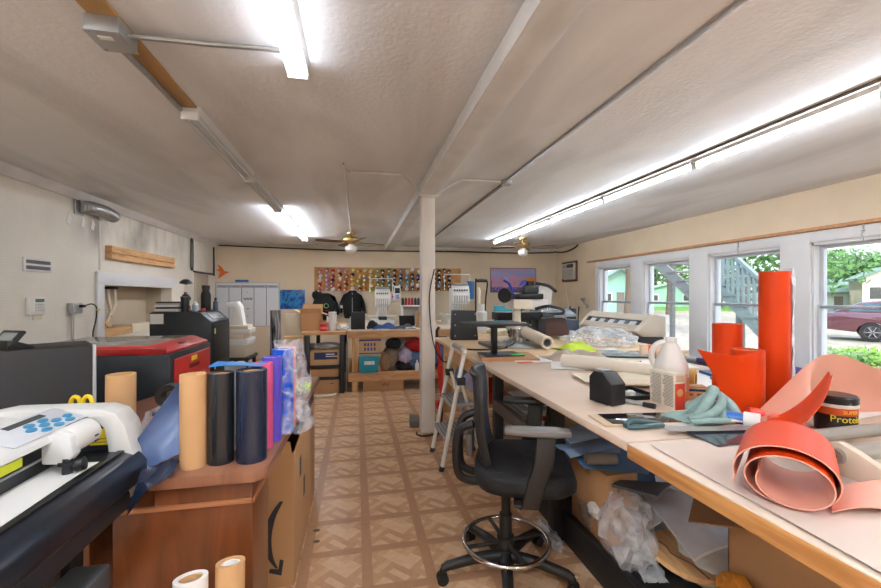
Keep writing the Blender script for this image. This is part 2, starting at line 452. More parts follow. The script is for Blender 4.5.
# left wall with the pass-through niche
NY0, NY1, NZ0, NZ1, ND = 5.36, 7.15, .86, 1.50, .36
mb = MB()
mb.box((XL-.15, YF, 0), (XL, NY0, ZC)); mb.box((XL-.15, NY1, 0), (XL, yBL, ZC))
mb.box((XL-.15, NY0, 0), (XL, NY1, NZ0)); mb.box((XL-.15, NY0, NZ1), (XL, NY1, ZC))
S('wall_left', mb, m_left)
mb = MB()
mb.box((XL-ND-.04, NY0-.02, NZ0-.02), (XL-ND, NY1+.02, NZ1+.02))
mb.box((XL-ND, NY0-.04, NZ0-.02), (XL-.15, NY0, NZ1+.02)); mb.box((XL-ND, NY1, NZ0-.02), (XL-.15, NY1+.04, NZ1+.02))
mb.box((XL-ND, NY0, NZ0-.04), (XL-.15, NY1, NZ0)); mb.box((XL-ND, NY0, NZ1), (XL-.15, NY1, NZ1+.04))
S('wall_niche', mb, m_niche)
mb = MB()
mb.box((XL-.001, NY0-.13, NZ1), (XL+.03, NY1+.06, NZ1+.13), .004); mb.box((XL-.001, NY0-.13, .2), (XL+.03, NY0, NZ1), .004)
mb.box((XL-.15, NY0, NZ1-.02), (XL+.03, NY1, NZ1), .003)
S('trim_niche', mb, trimw)
S('trim_seam', B((XL, 5.30, 1.65), (XL+.008, 5.325, 2.36), .002), mat('seam_strip', (214, 208, 196), .5))
mb = MB(); mb.prism([(XL, 2.36), (XL+.02, 2.36), (XL+.05, 2.42), (XL+.06, ZC), (XL, ZC)], (YF, yBL), 'y')
S('trim_left', mb, mat('cornice_paint', (212, 208, 202), .5, var=.12, vs=4))
# beam and post
mb = MB()
mb.box((.605, YF, 2.35), (.765, yb(.7), ZC), .004)
mb.box((.60, YF, 2.345), (.612, yb(.7)-.01, 2.44), .002)
S('beam', mb, mat('beam_paint', (212, 210, 206), .5, var=.10, vs=5))
S('post_column', B((.625, 3.95, 0), (.76, 4.09, 2.35), .006), mat('post_paint', (222, 214, 204), .5, var=.06, vs=4))
# flat board strip on the ceiling over the left row of lamps
S('trim_ceiling_board', B((-1.01, -.6, ZC-.012), (-.905, 2.60, ZC), .002), mat('tan_board', (176, 136, 82), .6, var=.1, vs=4))
# back wall baseboard-free; conduit rail along the top of the back wall
S('trim_back', MB().prism([(XL, yb(XL)-.03), (XR, yb(XR)-.03), (XR, yb(XR)), (XL, yb(XL))], (2.375, 2.42), 'z'), mat('back_batten', (206, 200, 190), .55, var=.08))

# ---------------------------------------------------------------- right wall, its four windows and three unseen ones added for daylight
WZ0, WZ1 = .52, 1.90
WIN = [(6.08, 7.02), (4.84, 5.78), (3.60, 4.54), (2.36, 3.30), (1.12, 2.06), (-.12, .82), (-1.36, -.42)]  # last three are unseen, added to let in more daylight
mb = MB(); xw0, xw1 = XR, XR+.17
mb.box((xw0, YF, 0), (xw1, WIN[6][0], ZC)); mb.box((xw0, WIN[0][1], 0), (xw1, yBR+.1, ZC))
mb.box((xw0, WIN[6][0], 0), (xw1, WIN[0][1], WZ0)); mb.box((xw0, WIN[6][0], WZ1), (xw1, WIN[0][1], ZC))
for k in range(6): mb.box((xw0, WIN[k+1][1], WZ0), (xw1, WIN[k][0], WZ1))
S('wall_right', mb, m_right)
# broad white casing around all the windows
mb = MB(); x0 = XR-.022
mb.box((x0, WIN[6][0]-.12, WZ1), (XR, WIN[0][1]+.10, WZ1+.11), .003)
mb.box((x0, WIN[0][1], WZ0-.1), (XR, WIN[0][1]+.10, WZ1), .003)
mb.box((x0, WIN[6][0]-.12, WZ0-.1), (XR, WIN[6][0], WZ1), .003)
for k in range(6): mb.box((x0-.006, WIN[k+1][1]+.0, WZ0-.02), (XR, WIN[k][0], WZ1+.04), .003)
S('trim_window_casing', mb, trimw)
mb = MB(); mb.box((XR-.07, WIN[6][0]-.14, WZ0-.045), (XR+.09, WIN[0][1]+.12, WZ0-.005), .006)
mb.box((XR-.02, WIN[6][0]-.12, WZ0-.12), (XR, WIN[0][1]+.10, WZ0-.045), .003)
S('trim_window_ledge', mb, trimw)
S('trim_header_board', B((XR-.05, -1.5, WZ1+.115), (XR, 7.38, WZ1+.15), .004), woodx)
def pane_mat():
    m = bpy.data.materials.new('window_glass'); m.use_nodes = True
    nt = m.node_tree; N = nt.nodes; L = nt.links
    out = N['Material Output']; N.remove(N['Principled BSDF'])
    tr = N.new('ShaderNodeBsdfTransparent'); tr.inputs['Color'].default_value = (.96, .98, .97, 1)
    gl = N.new('ShaderNodeBsdfGlossy'); gl.inputs['Roughness'].default_value = .02
    mx = N.new('ShaderNodeMixShader'); mx.inputs[0].default_value = .04; L.new(tr.outputs[0], mx.inputs[1]); L.new(gl.outputs[0], mx.inputs[2])
    L.new(mx.outputs[0], out.inputs['Surface']); return m
glass = pane_mat()
sashm = mat('sash_white', (206, 209, 212), .4, var=.03)
railm = mat('sash_rail_grey', (150, 156, 162), .4, var=.04)
for k, (a, b_) in enumerate(WIN):
    mb = MB(); xa, xb = XR, XR+.17
    mb.box((xa, a, WZ0-.005), (xb, a+.02, WZ1)); mb.box((xa, b_-.02, WZ0-.005), (xb, b_, WZ1))
    mb.box((xa, a, WZ1-.03), (xb, b_, WZ1)); mb.box((xa+.03, a, WZ0-.005), (xb, b_, WZ0+.025))
    w = S('window_%d' % (k+1), mb, trimw)
    zm = 1.235
    for nm, z0, z1, xs in (('upper_sash', zm-.01, WZ1-.03, XR+.075), ('lower_sash', WZ0+.025, zm+.03, XR+.045)):
        mb = MB(); t = .036; y0, y1 = a+.02, b_-.02
        mb.box((xs, y0, z0), (xs+.03, y0+t, z1), .003); mb.box((xs, y1-t, z0), (xs+.03, y1, z1), .003)
        mb.box((xs, y0+t, z1-t), (xs+.03, y1-t, z1), .003); mb.box((xs, y0+t, z0), (xs+.03, y1-t, z0+t), .003)
        s_ = mb.build(nm, sashm, w)
        p = B((xs+.012, y0+t-.005, z0+t-.005), (xs+.016, y1-t+.005, z1-t+.005)).build('pane', glass, s_)
    B((XR+.040, a+.04, zm-.005), (XR+.080, b_-.04, zm+.022), .003).build('meeting_rail', railm, w)
    if k in (2, 3):
        yc = (a+b_)/2+.02
        mb = MB(); mb.cyl((XR-.035, yc, WZ1+.115), (XR-.035, yc, WZ1+.07), .006, n=8)
        mb.tube([(XR-.035+.012*math.cos(t), yc+.012*math.sin(t), WZ1+.055) for t in [i*.6 for i in range(11)]], .004, 6)
        mb.tube([(XR-.035, yc, WZ1+.05), (XR-.035, yc+.008, WZ1+.02), (XR-.035, yc-.004, WZ1-.02), (XR-.035, yc+.004, WZ1-.05)], .004, 6)
        tag(mb.build('curtain_hook', steelg, None, (XR-.035, yc, WZ1)), 'small metal hook hanging over the %s window' % ('third' if k == 2 else 'fourth, nearest'), 'hook', 'hooks over the windows')

# ---------------------------------------------------------------- camera
cd = bpy.data.cameras.new('camera'); cam = bpy.data.objects.new('camera', cd); COL.objects.link(cam)
cam.location = (0, 0, 1.36); cam.rotation_euler = (R(90), 0, -math.atan(83.5/405))
cd.sensor_width = 36; cd.lens = 405/881*36; cd.shift_y = 1.5/881; cd.clip_start = .02; cd.clip_end = 300
sc.camera = cam
sc.view_settings.view_transform = 'Standard'; sc.view_settings.look = 'None'; sc.view_settings.exposure = .62; sc.view_settings.gamma = 1
try: sc.view_settings.use_curve_mapping = False
except Exception: pass

# ---------------------------------------------------------------- daylight
w = bpy.data.worlds.new('sky'); sc.world = w; w.use_nodes = True
nt = w.node_tree; bg = nt.nodes['Background']; st = nt.nodes.new('ShaderNodeTexSky')
st.sky_type = 'NISHITA'; st.sun_disc = False; st.sun_elevation = R(48); st.sun_rotation = R(200); st.air_density = 1; st.dust_density = 2.5
nt.links.new(st.outputs['Color'], bg.inputs['Color']); bg.inputs['Strength'].default_value = .5
su = bpy.data.lights.new('sun', 'SUN'); su.energy = 2.6; su.angle = R(1); su.color = (1, .95, .86)
so = bpy.data.objects.new('sun', su); COL.objects.link(so); so.location = (10, 6, 12)
so.rotation_euler = Vector((-.15, -.75, -1)).to_track_quat('-Z', 'Y').to_euler()

# ---------------------------------------------------------------- fluorescent lamps
tube_on = mat('tube_lit', (236, 244, 255), .4, var=0, emit=44)
tube_far = mat('tube_lit_far', (240, 245, 255), .4, var=0, emit=36)
tube_strong = mat('tube_lit_added', (236, 244, 255), .4, var=0, emit=58)  # stronger glow, only for the unseen lamps added behind the camera
tube_soft = mat('tube_lit_soft', (240, 245, 255), .4, var=0, emit=9)
tube_off = mat('tube_unlit', (226, 228, 230), .25, var=.01)
lampm = mat('lamp_housing', (224, 224, 222), .4, var=.03)
def lamp(x, y0, y1, lit, label, twin=True, group='fluorescent strip lights'):
    t = T('fluorescent_light', (x, (y0+y1)/2, ZC), label, 'ceiling light', group)
    w_ = .055 if twin else .035
    mb = MB(); mb.prism([(x-w_, ZC), (x-w_*.75, ZC-.038), (x+w_*.75, ZC-.038), (x+w_, ZC)], (y0+.01, y1-.01), 'y', bev=.002)
    mb.build('housing', lampm, t)
    for ye in (y0+.012, y1-.012):
        ws = .046 if twin else .014
        B((x-ws, ye-.012, ZC-.082), (x+ws, ye+.012, ZC-.03), .003).build('socket', lampm, t)
    for dx in ((-.032, .032) if twin else (0,)):
        mb = MB(); mb.lathe([(.006, 0), (.0125, .004), (.0125, y1-y0-.05), (.006, y1-y0-.046)], (x+dx, y0+.025, ZC-.062), 12, (0, 1, 0))
        mb.build('lamp_tube', {0: tube_off, 1: tube_on, 2: tube_strong, 3: tube_soft, 4: tube_far}[int(lit)], t)
    return t
lamp(-.94, 2.56, 3.88, False, 'unlit twin tube ceiling strip light, first of the left row after the conduit box')
lamp(-.94, 3.88, 5.20, False, 'unlit twin tube ceiling strip light, middle of the left row')
lamp(-.94, 5.22, 6.52, 4, 'lit twin tube ceiling strip light directly beyond the unlit ones, left row')
lamp(-.94, 6.53, 7.83, 4, 'lit twin tube ceiling strip light at far end of the left row')
lamp(-.27, .72, 2.0, 3, 'lit twin tube ceiling strip light at top of the photo, conduit to the box')
names = ['nearest, at the photo edge', 'second from the near end', 'third from the near end', 'fourth from the near end', 'last, at the far end']
ys = [1.56, 2.76, 3.97, 5.22, 6.42, 7.58]
for k in range(5):
    lamp(2.64, ys[k], ys[k+1]-.01, True, 'lit single tube strip light by the windows, %s of its row' % names[k], False)
for k, (x, y0) in enumerate(((2.64, .35), (2.64, -.86), (2.64, -2.1), (1.1, -1.9), (-.27, -.6), (-.27, -1.9), (-1.9, -.3))):  # lamps out of view, added to brighten the room
    lamp(x, y0, y0+1.2, 2, 'unseen strip light added behind the camera for fill, %s from the window side' % ORDW[k+1], k > 1)
# ---------------------------------------------------------------- conduits and boxes on the ceiling
cond = mat('painted_conduit', (222, 220, 216), .45, var=.04)
def conduit(name, pts, r, m, label, n=8):
    o = MB().tube(pts, r, n).build(name, m, None, pts[0]); return tag(o, label, 'conduit')
t = T('junction_box', (-.965, 1.84, ZC-.012), 'galvanized junction box on the ceiling board between the two left lamp rows', 'electrical box')
mb = MB(); mb.box((-1.02, 1.78, ZC-.075), (-.90, 1.92, ZC-.012), .004); mb.build('body', galv, t)
mb = MB(); mb.box((-1.024, 1.776, ZC-.079), (-.896, 1.924, ZC-.074), .002)
for x, y in ((-1.01, 1.79), (-.91, 1.79), (-1.01, 1.91), (-.91, 1.91)): mb.cyl((x, y, ZC-.082), (x, y, ZC-.078), .006, n=8)
mb.build('cover_plate', steelg, t)
B((-.99, 1.81, ZC-.0815), (-.94, 1.835, ZC-.0785), .001).build('sticker', paper, t)
conduit('conduit', [(-.90, 1.86, ZC-.04), (-.6, 1.87, ZC-.03), (-.40, 1.87, ZC-.022), (-.325, 1.87, ZC-.022)], .011, galv, 'galvanized conduit running from the junction box to the upper lit lamp')
conduit('conduit', [(-.985, 1.925, ZC-.04), (-.985, 2.2, ZC-.03), (-.985, 2.555, ZC-.03)], .013, galv, 'galvanized conduit from the junction box along the board to the unlit lamp')
conduit('conduit', smooth([(-.10, 7.2, ZC-.012), (-.10, 3.68, ZC-.012), (-.07, 3.63, ZC-.012), (.33, 3.60, ZC-.012), (.40, 3.62, ZC-.016), (.56, 3.88, ZC-.06), (.59, 3.91, ZC-.115)], 3), .011, cond, 'white conduit bending across the ceiling from the left fan to the beam')
conduit('conduit', smooth([(.60, 3.90, 2.333), (.77, 3.88, 2.333), (.80, 3.86, 2.37), (.95, 3.68, ZC-.014), (1.0, 3.65, ZC-.012), (1.33, 3.63, ZC-.012)], 3), .011, cond, 'white conduit passing under the beam to the round ceiling box')
mb = MB(); mb.lathe([(.001, -.045), (.045, -.045), (.05, -.04), (.05, 0), (.001, 0)], (1.385, 3.63, ZC), 18)
tag(mb.build('conduit_box', steelg, None, (1.385, 3.63, ZC)), 'small round conduit box on the ceiling right of the beam', 'electrical box')
mb = MB(); mb.box((1.365, -.8, ZC-.018), (1.395, 3.58, ZC), .004); mb.box((1.40, -.8, ZC-.008), (1.408, 3.58, ZC), .001)
tag(mb.build('cable_raceway', steelg, None, (1.38, 0, ZC)), 'long grey metal raceway on the ceiling in front of the round box', 'raceway')
mb = MB(); mb.box((1.372, 3.68, ZC-.022), (1.40, yb(1.4)-.04, ZC), .004)
tag(mb.build('cable_raceway', mat('dark_grey_raceway', (122, 118, 114), .5), None, (1.38, 3.7, ZC)), 'dark raceway on the ceiling running from the round box to the back wall', 'raceway')
mb = MB(); mb.box((2.56, -1.0, ZC-.02), (2.585, 7.6, ZC), .003)
tag(mb.build('cable_raceway', mat('brown_raceway', (104, 90, 78), .5), None, (2.57, 0, ZC)), 'thin brown raceway on the ceiling beside the single tube lamp row', 'raceway')
# black cables sagging along the top of the back wall
def cable(pts, r, label, m=black, cat='cable', n=6, k=5):
    o = MB().tube(smooth(pts, k), r, n).build('cable', m, None, pts[0]); return tag(o, label, cat)
P_ = lambda x, d, z: (x, yb(x)-d, z)
cable([P_(-2.8, .05, 2.40), P_(-1.6, .05, 2.365), P_(-.4, .06, 2.335), P_(.9, .06, 2.335), P_(2.2, .06, 2.345), P_(3.4, .06, 2.33), P_(4.3, .06, 2.35), P_(4.5, .08, 2.37)], .014, 'thick black cable sagging along the top of the back wall', k=6)
cable([(4.50, 8.66, 2.37), (4.535, 8.3, 2.33), (4.54, 7.9, 2.37), (4.54, 7.75, 2.42)], .016, 'black cable end rising on the right wall above the air conditioner')
conduit('conduit', [P_(1.5, .04, 2.425), P_(3.0, .04, 2.425), P_(4.4, .04, 2.41)], .012, cond, 'white conduit at the top of the back wall behind the right fan')
# ---------------------------------------------------------------- ceiling fans
def fan(x, y, label, a0, glass_r):
    t = T('ceiling_fan', (x, y, ZC), label, 'ceiling fan', 'ceiling fans', local=True)
    mb = MB(); mb.lathe([(.001, 0), (.075, 0), (.07, -.03), (.03, -.045), (.014, -.05), (.014, -.075)], (0, 0, 0), 24); mb.build('canopy', brass, t)
    mb = MB(); mb.lathe([(.02, -.07), (.10, -.08), (.13, -.10), (.135, -.135), (.125, -.16), (.07, -.175), (.06, -.20), (.001, -.205)], (0, 0, 0), 28); mb.build('motor', brass, t)
    mb = MB(); mb.lathe([(.05, -.20), (.05, -.225), (.085, -.235), (glass_r, -.27), (glass_r*.95, -.31), (glass_r*.55, -.345), (.001, -.35)], (0, 0, 0), 24); mb.build('lamp_shade', glassw, t)
    for k in range(4):
        a = a0+k*PI/2; c, s = math.cos(a), math.sin(a)
        M = Matrix.Rotation(a, 4, 'Z') @ Matrix.Translation((0, 0, -.165)) @ Matrix.Rotation(R(12), 4, 'X')
        mb = MB(); mb.xf = M; mb.prism([(.16, -.045), (.55, -.062), (.60, -.05), (.62, 0), (.60, .05), (.55, .062), (.16, .045)], (-.004, .004), 'z'); 
        bl = mb.build('blade', mat('fan_blade_wood', (108, 82, 58), .45, var=.15, vs=9), t)
        mb = MB(); mb.xf = M; mb.prism([(.10, -.012), (.17, -.03), (.21, -.02), (.21, .02), (.17, .03), (.10, .012)], (.004, .010), 'z'); mb.build('blade_arm', brass, t)
    for dx in (-.05, .05):
        MB().tube([(dx, 0, -.23), (dx, 0, -.42)], .0015, 5).build('pull_chain', brass, t)
fan(-.10, 7.2, 'brass ceiling fan with white shade, left of the beam above the jackets', .35, .10)
fan(3.08, 7.2, 'brass ceiling fan with white shade, right by the tube lamp row', 1.0, .085)

# ---------------------------------------------------------------- left wall fittings
X0 = XL
t = T('vent_grille', (X0, 4.39, 1.635), 'white two-row vent grille on the left wall above the alarm keypad', 'vent')
mb = MB(); mb.box((X0, 4.225, 1.575), (X0+.012, 4.565, 1.70), .003); mb.build('frame', trimw, t)
for z in (1.597, 1.648):
    mb = MB()
    mb.box((X0+.012, 4.25, z), (X0+.014, 4.54, z+.032))
    for k in range(22): mb.box((X0+.013, 4.255+k*.013, z), (X0+.019, 4.259+k*.013, z+.032))
    mb.build('louvre_row', mat('vent_grey', (130, 130, 128), .5), t)
t = T('alarm_keypad', (X0, 4.355, 1.25), 'white alarm keypad with small screen on the left wall below the vent', 'keypad')
B((X0, 4.255, 1.185), (X0+.03, 4.455, 1.345), .008).build('body', mat('keypad_white', (228, 226, 220), .4), t)
B((X0+.029, 4.33, 1.30), (X0+.032, 4.435, 1.33), .001).build('screen', mat('lcd_grey', (120, 130, 122), .2), t)
for i in range(3):
    mb = MB()
    for j in range(4): mb.box((X0+.029, 4.33+j*.028, 1.215+i*.026), (X0+.034, 4.35+j*.028, 1.232+i*.026), .002)
    mb.build('key_row', mat('key_grey', (206, 206, 202), .5), t)
tag(B((X0, 4.34, 1.135), (X0+.006, 4.45, 1.182), .001).build('note_card', cream, None, (X0, 4.40, 1.135)), 'small paper note stuck to the left wall under the keypad', 'note')
t = T('outlet_box', (X0, 4.86, 1.22), 'grey metal outlet box with conduit on the left wall beside the niche', 'electrical box')
B((X0, 4.785, 1.175), (X0+.055, 4.935, 1.285), .006).build('body', galv, t)
B((X0+.055, 4.80, 1.185), (X0+.061, 4.92, 1.275), .002).build('face_plate', steelg, t)
MB().tube([(X0+.028, 4.82, 1.175), (X0+.028, 4.82, .02)], .013, 10).build('conduit_pipe', galv, t)
t = T('power_cord', (X0+.06, 4.94, 1.25), 'black power cord looping from the outlet box on the left wall', 'cord')
MB().box((X0+.06, 4.86, 1.235), (X0+.10, 4.91, 1.265), .006).build('plug', black, t)
MB().tube(smooth([(X0+.09, 4.90, 1.25), (X0+.10, 5.0, 1.27), (X0+.09, 5.10, 1.22), (X0+.07, 5.12, 1.08), (X0+.06, 5.09, .95), (X0+.05, 5.12, .8), (X0+.05, 5.14, .3), (X0+.06, 5.14, .012)], 5), .007, 6).build('wire', black, t)
B((X0+.092, 5.09, 1.195), (X0+.098, 5.15, 1.215), .001).build('yellow_tag', yellowp, t)
# duct stub near the ceiling
t = T('flexible_duct', (X0, 5.15, 2.30), 'short silver flexible duct stub on the left wall under the cornice', 'duct')
pts = [(X0+.02, 4.93, 2.295), (X0+.09, 5.02, 2.30), (X0+.12, 5.2, 2.295), (X0+.12, 5.36, 2.27)]
sm = smooth(pts, 9); MB().tube(sm, [.062+.007*(i % 2) for i in range(len(sm))], 16).build('hose', galv, t)
mb = MB(); mb.box((X0, 4.88, 2.21), (X0+.02, 5.02, 2.36), .006); mb.build('wall_plate', steelg, t)
for y in (4.80, 5.02, 5.18):
    tag(MB().prism([(y-.03, 2.10), (y+.02, 2.08), (y+.045, 2.16), (y, 2.21)], (X0, X0+.006), 'x').build('tape_patch', paper, None, (X0, y, 2.1)), '%s white torn tape patch on the left wall under the duct stub' % {4.80: 'leftmost', 5.02: 'middle', 5.18: 'rightmost'}[y], 'tape', 'torn tape patches')
# timber rail above the niche
mb = MB(); mb.prism([(X0, 1.79), (X0+.07, 1.79), (X0+.07, 1.84), (X0+.055, 1.85), (X0+.055, 1.86), (X0+.07, 1.87), (X0+.07, 1.945), (X0, 1.945)], (5.42, 7.10), 'y')
tag(mb.build('timber_rail', wood, None, (X0, 6.26, 1.79)), 'pale grooved timber rail on the left wall above the niche', 'rail')
# things inside the niche
t = T('wooden_clamp_stand', (X0-.15, 5.95, NZ0), 'pale wooden forked stand leaning inside the wall niche', 'stand')
MB().box((X0-.30, 5.5, NZ0), (X0-.05, 6.1, NZ0+.10), .01).build('base', wood, t)
mb = MB(); mb.tube([(X0-.17, 5.72, NZ0+.10), (X0-.17, 5.86, NZ0+.30), (X0-.17, 5.82, NZ0+.42), (X0-.17, 5.80, NZ0+.58)], .02, 8)
mb.build('fork_arm', cream, t)
MB().tube([(X0-.17, 5.86, NZ0+.24), (X0-.17, 5.96, NZ0+.40), (X0-.17, 5.94, NZ0+.58)], .02, 8).build('fork_arm', cream, t)
MB().box((X0-.2, 5.77, NZ0+.58), (X0-.14, 5.97, NZ0+.61), .006).build('top_bar', black, t)
MB().box((X0-.2, 5.56, NZ0+.12), (X0-.14, 5.92, NZ0+.17), .006, (R(-38), 0, 0)).build('brace', wood, t)
tag(B((X0-.30, 6.14, NZ0), (X0-.06, 6.6, NZ0+.12), .004).build('storage_box', cream, None, (X0-.18, 6.37, NZ0)), 'low cream box inside the wall niche right of the forked stand', 'box')
# framed cover board near the back corner
t = T('wall_board', (X0, 8.40, 2.1), 'white board with dark tube frame high on the left wall, back corner', 'board')
B((X0, 7.98, 1.80), (X0+.02, 8.98, 2.34), .003).build('panel', mat('board_cream', (222, 216, 202), .5), t)
MB().tube(smooth([(X0+.03, 8.98, 2.34), (X0+.03, 8.99, 1.82), (X0+.03, 8.9, 1.79), (X0+.03, 7.98, 1.79)], 5), .018, 8).build('frame', dgrey, t)
MB().tube(smooth([(X0+.03, 7.86, 2.36), (X0+.03, 7.84, 2.30), (X0+.03, 7.84, 1.86), (X0+.03, 7.9, 1.82), (X0+.03, 7.92, 1.86), (X0+.03, 7.92, 2.30), (X0+.03, 7.86, 2.36)], 4), .012, 8).build('bracket_loop', dgrey, t)
S('door_1', B((X0-.0, 8.06, 0), (X0+.02, 8.72, 1.76), .004), mat('taupe_door', (176, 162, 142), .5))
# ---------------------------------------------------------------- back wall: pictures, whiteboard
def onback(x, z, d=0): return (x, yb(x)-d, z)
t = T('wall_decal', onback(-2.76, 1.87, .004), 'orange hummingbird-shaped decal on the back wall above the whiteboard', 'decal', rz=RZB)
mb = MB(); mb.prism([(-.12, .02), (-.05, .04), (-.08, .14), (.0, .08), (.05, .0), (.16, -.02), (.06, -.06), (.02, -.10), (-.07, -.16), (-.05, -.07), (-.04, -.01)], (-.006, .0), 'y'); mb.build('bird_shape', mat('decal_orange', (222, 106, 40), .5), t)
MB().prism([(-.19, .17), (-.13, .19), (-.10, .16), (-.15, .15)], (-.006, 0), 'y').build('flower_shape', paper, t)
t = T('whiteboard', onback(-2.245, .72, .0), 'white calendar whiteboard with five columns on the back wall', 'whiteboard', rz=RZB)
B((-.62, -.014, 0), (.62, 0, .90), .002).build('board_surface', mat('whiteboard', (226, 230, 236), .2, var=.01), t)
mb = MB(); mb.box((-.635, -.022, -.012), (.635, 0, 0), .002); mb.box((-.635, -.022, .90), (.635, 0, .912), .002); mb.box((-.635, -.022, 0), (-.622, 0, .9)); mb.box((.622, -.022, 0), (.635, 0, .9)); mb.build('frame', steelg, t)
inkm = mat('ink_dark', (52, 52, 58), .6); 
mb = MB(); mb.box((-.61, -.0155, .80), (.61, -.014, .86)); mb.build('header_band', mat('header_grey', (178, 180, 192), .5), t)
mb = MB()
for k in range(1, 5): mb.box((-.62+k*.248-.005, -.0155, .01), (-.62+k*.248+.005, -.014, .86))
mb.build('column_lines', inkm, t)
for k, d in enumerate(('MONDAY', 'TUESDAY', 'WEDNESDAY', 'THURSDAY', 'FRIDAY')): text(d, .040, inkm, t, (-.496+k*.248, -.017, .83), (R(90), 0, 0))
for dx in (-.055, .005, .065):
    MB().prism([(-.02+dx, .60), (.0+dx, .565), (.03+dx, .60), (.02+dx, .56), (.0+dx, .54), (-.03+dx, .58)], (-.016, -.014), 'y').build('marker_scribble', inkm, t)
for z, w_ in ((.36, .05), (.35, .02), (.2, .03), (.70, .02)):
    B((-.02, -.016, z), (-.02+w_, -.014, z+.010)).build('marker_note', inkm, t)
tag(B((-.13, -.03, 0), (.13, 0, .045), .004).build('label_strip', mat('strip_blue', (44, 104, 170), .5), None, onback(-2.36, 1.645, 0), RZB), 'blue strip standing on top edge of the whiteboard', 'strip')
bpy.context.view_layer.update()
pic = ramp_mat('blue_crowd_print', [(.25, (12, 18, 40)), (.42, (20, 70, 150)), (.55, (40, 150, 215)), (.62, (16, 30, 64)), (.8, (190, 214, 235))], 7, 'noise', .3, detail=4)
t = T('picture_print', onback(-1.345, 1.07, 0), 'blue and black crowd photo print on the back wall beside the whiteboard', 'picture', rz=RZB)
B((-.255, -.012, 0), (.255, 0, .41), .002).build('print', pic, t)
# skyline poster
t = T('skyline_poster', onback(3.525, 1.43, 0), 'wide purple and orange city skyline poster on the back wall', 'poster', rz=RZB)
B((-.545, -.012, 0), (.545, 0, .56), .002).build('backing', mat('poster_dark', (60, 50, 70), .5), t)
def poster_mat():
    m = bpy.data.materials.new('poster_dusk'); m.use_nodes = True
    nt = m.node_tree; N = nt.nodes; L = nt.links; b = N['Principled BSDF']
    tc = N.new('ShaderNodeTexCoord'); sp = N.new('ShaderNodeSeparateXYZ'); L.new(tc.outputs['Object'], sp.inputs[0])
    mr = N.new('ShaderNodeMapRange'); mr.inputs['From Min'].default_value = 0; mr.inputs['From Max'].default_value = .56; L.new(sp.outputs[2], mr.inputs['Value'])
    rp = N.new('ShaderNodeValToRGB'); e = rp.color_ramp.elements
    cs = [(0, (70, 50, 120)), (.3, (120, 84, 160)), (.55, (178, 150, 190)), (.8, (150, 160, 210)), (1, (196, 150, 170))]
    while len(e) < len(cs): e.new(.5)
    for i, (p, c) in enumerate(cs): e[i].position = p; e[i].color = (*lin(c), 1)
    nz = N.new('ShaderNodeTexNoise'); nz.inputs['Scale'].default_value = 9; L.new(tc.outputs['Object'], nz.inputs['Vector'])
    ad = N.new('ShaderNodeMath'); ad.operation = 'MULTIPLY_ADD'; L.new(nz.outputs['Fac'], ad.inputs[0]); ad.inputs[1].default_value = .5; L.new(mr.outputs[0], ad.inputs[2])
    sb = N.new('ShaderNodeMath'); sb.operation = 'SUBTRACT'; L.new(ad.outputs[0], sb.inputs[0]); sb.inputs[1].default_value = .25
    L.new(sb.outputs[0], rp.inputs['Fac']); L.new(rp.outputs['Color'], b.inputs['Base Color']); b.inputs['Roughness'].default_value = .35
    return m
B((-.535, -.0135, .01), (.535, -.012, .55)).build('dusk_print', poster_mat(), t)
mb = MB(); r3 = random.Random(3); x = -.5
while x < .18:
    w_ = r3.uniform(.03, .07); mb.box((x, -.0145, .12), (x+w_, -.0135, r3.uniform(.25, .43))); x += w_+.006
mb.build('skyline_shapes', mat('skyline_pink', (196, 140, 170), .4, var=.25, vs=40), t)
mb = MB(); mb.prism([(.25, .10), (.52, .10), (.52, .30), (.44, .36), (.32, .33), (.25, .28)], (-.0145, -.0135), 'y'); mb.build('orange_shapes', mat('skyline_orange', (226, 132, 48), .4, var=.25, vs=40), t)
mb = MB(); r3 = random.Random(5)
for k in range(60):
    x = r3.uniform(-.52, .5); z = r3.uniform(.03, .2); mb.box((x, -.015, z), (x+.012, -.0145, z+.008))
mb.build('light_specks', mat('specks', (250, 226, 170), .4), t)

# ---------------------------------------------------------------- thread board and spools
bm_ = ramp_mat('fibreboard', [(.3, (186, 136, 82)), (.6, (206, 156, 100))], 5, 'noise', .7)
t = T('thread_board', onback(.70, 1.46, 0), 'long tan board of thread spools on the back wall', 'thread board', rz=RZB)
B((-1.60, -.02, 0), (1.60, 0, .51), .002).build('backboard', bm_, t)
pal = [('pink', (224, 130, 150)), ('rose', (206, 90, 120)), ('lilac', (196, 150, 190)), ('red', (190, 40, 40)), ('dark red', (130, 26, 34)), ('orange', (226, 112, 40)),
       ('yellow', (232, 206, 70)), ('gold', (206, 160, 50)), ('pale yellow', (238, 224, 150)), ('cream', (232, 214, 170)), ('lime', (150, 186, 70)), ('green', (50, 130, 70)), ('dark green', (24, 70, 50)),
       ('teal', (40, 160, 170)), ('light blue', (110, 180, 220)), ('blue', (36, 80, 170)), ('navy', (22, 32, 74)), ('black', (20, 20, 22)), ('grey', (140, 140, 142)), ('white', (238, 238, 236)), ('brown', (110, 66, 40))]
PAL = dict(pal)
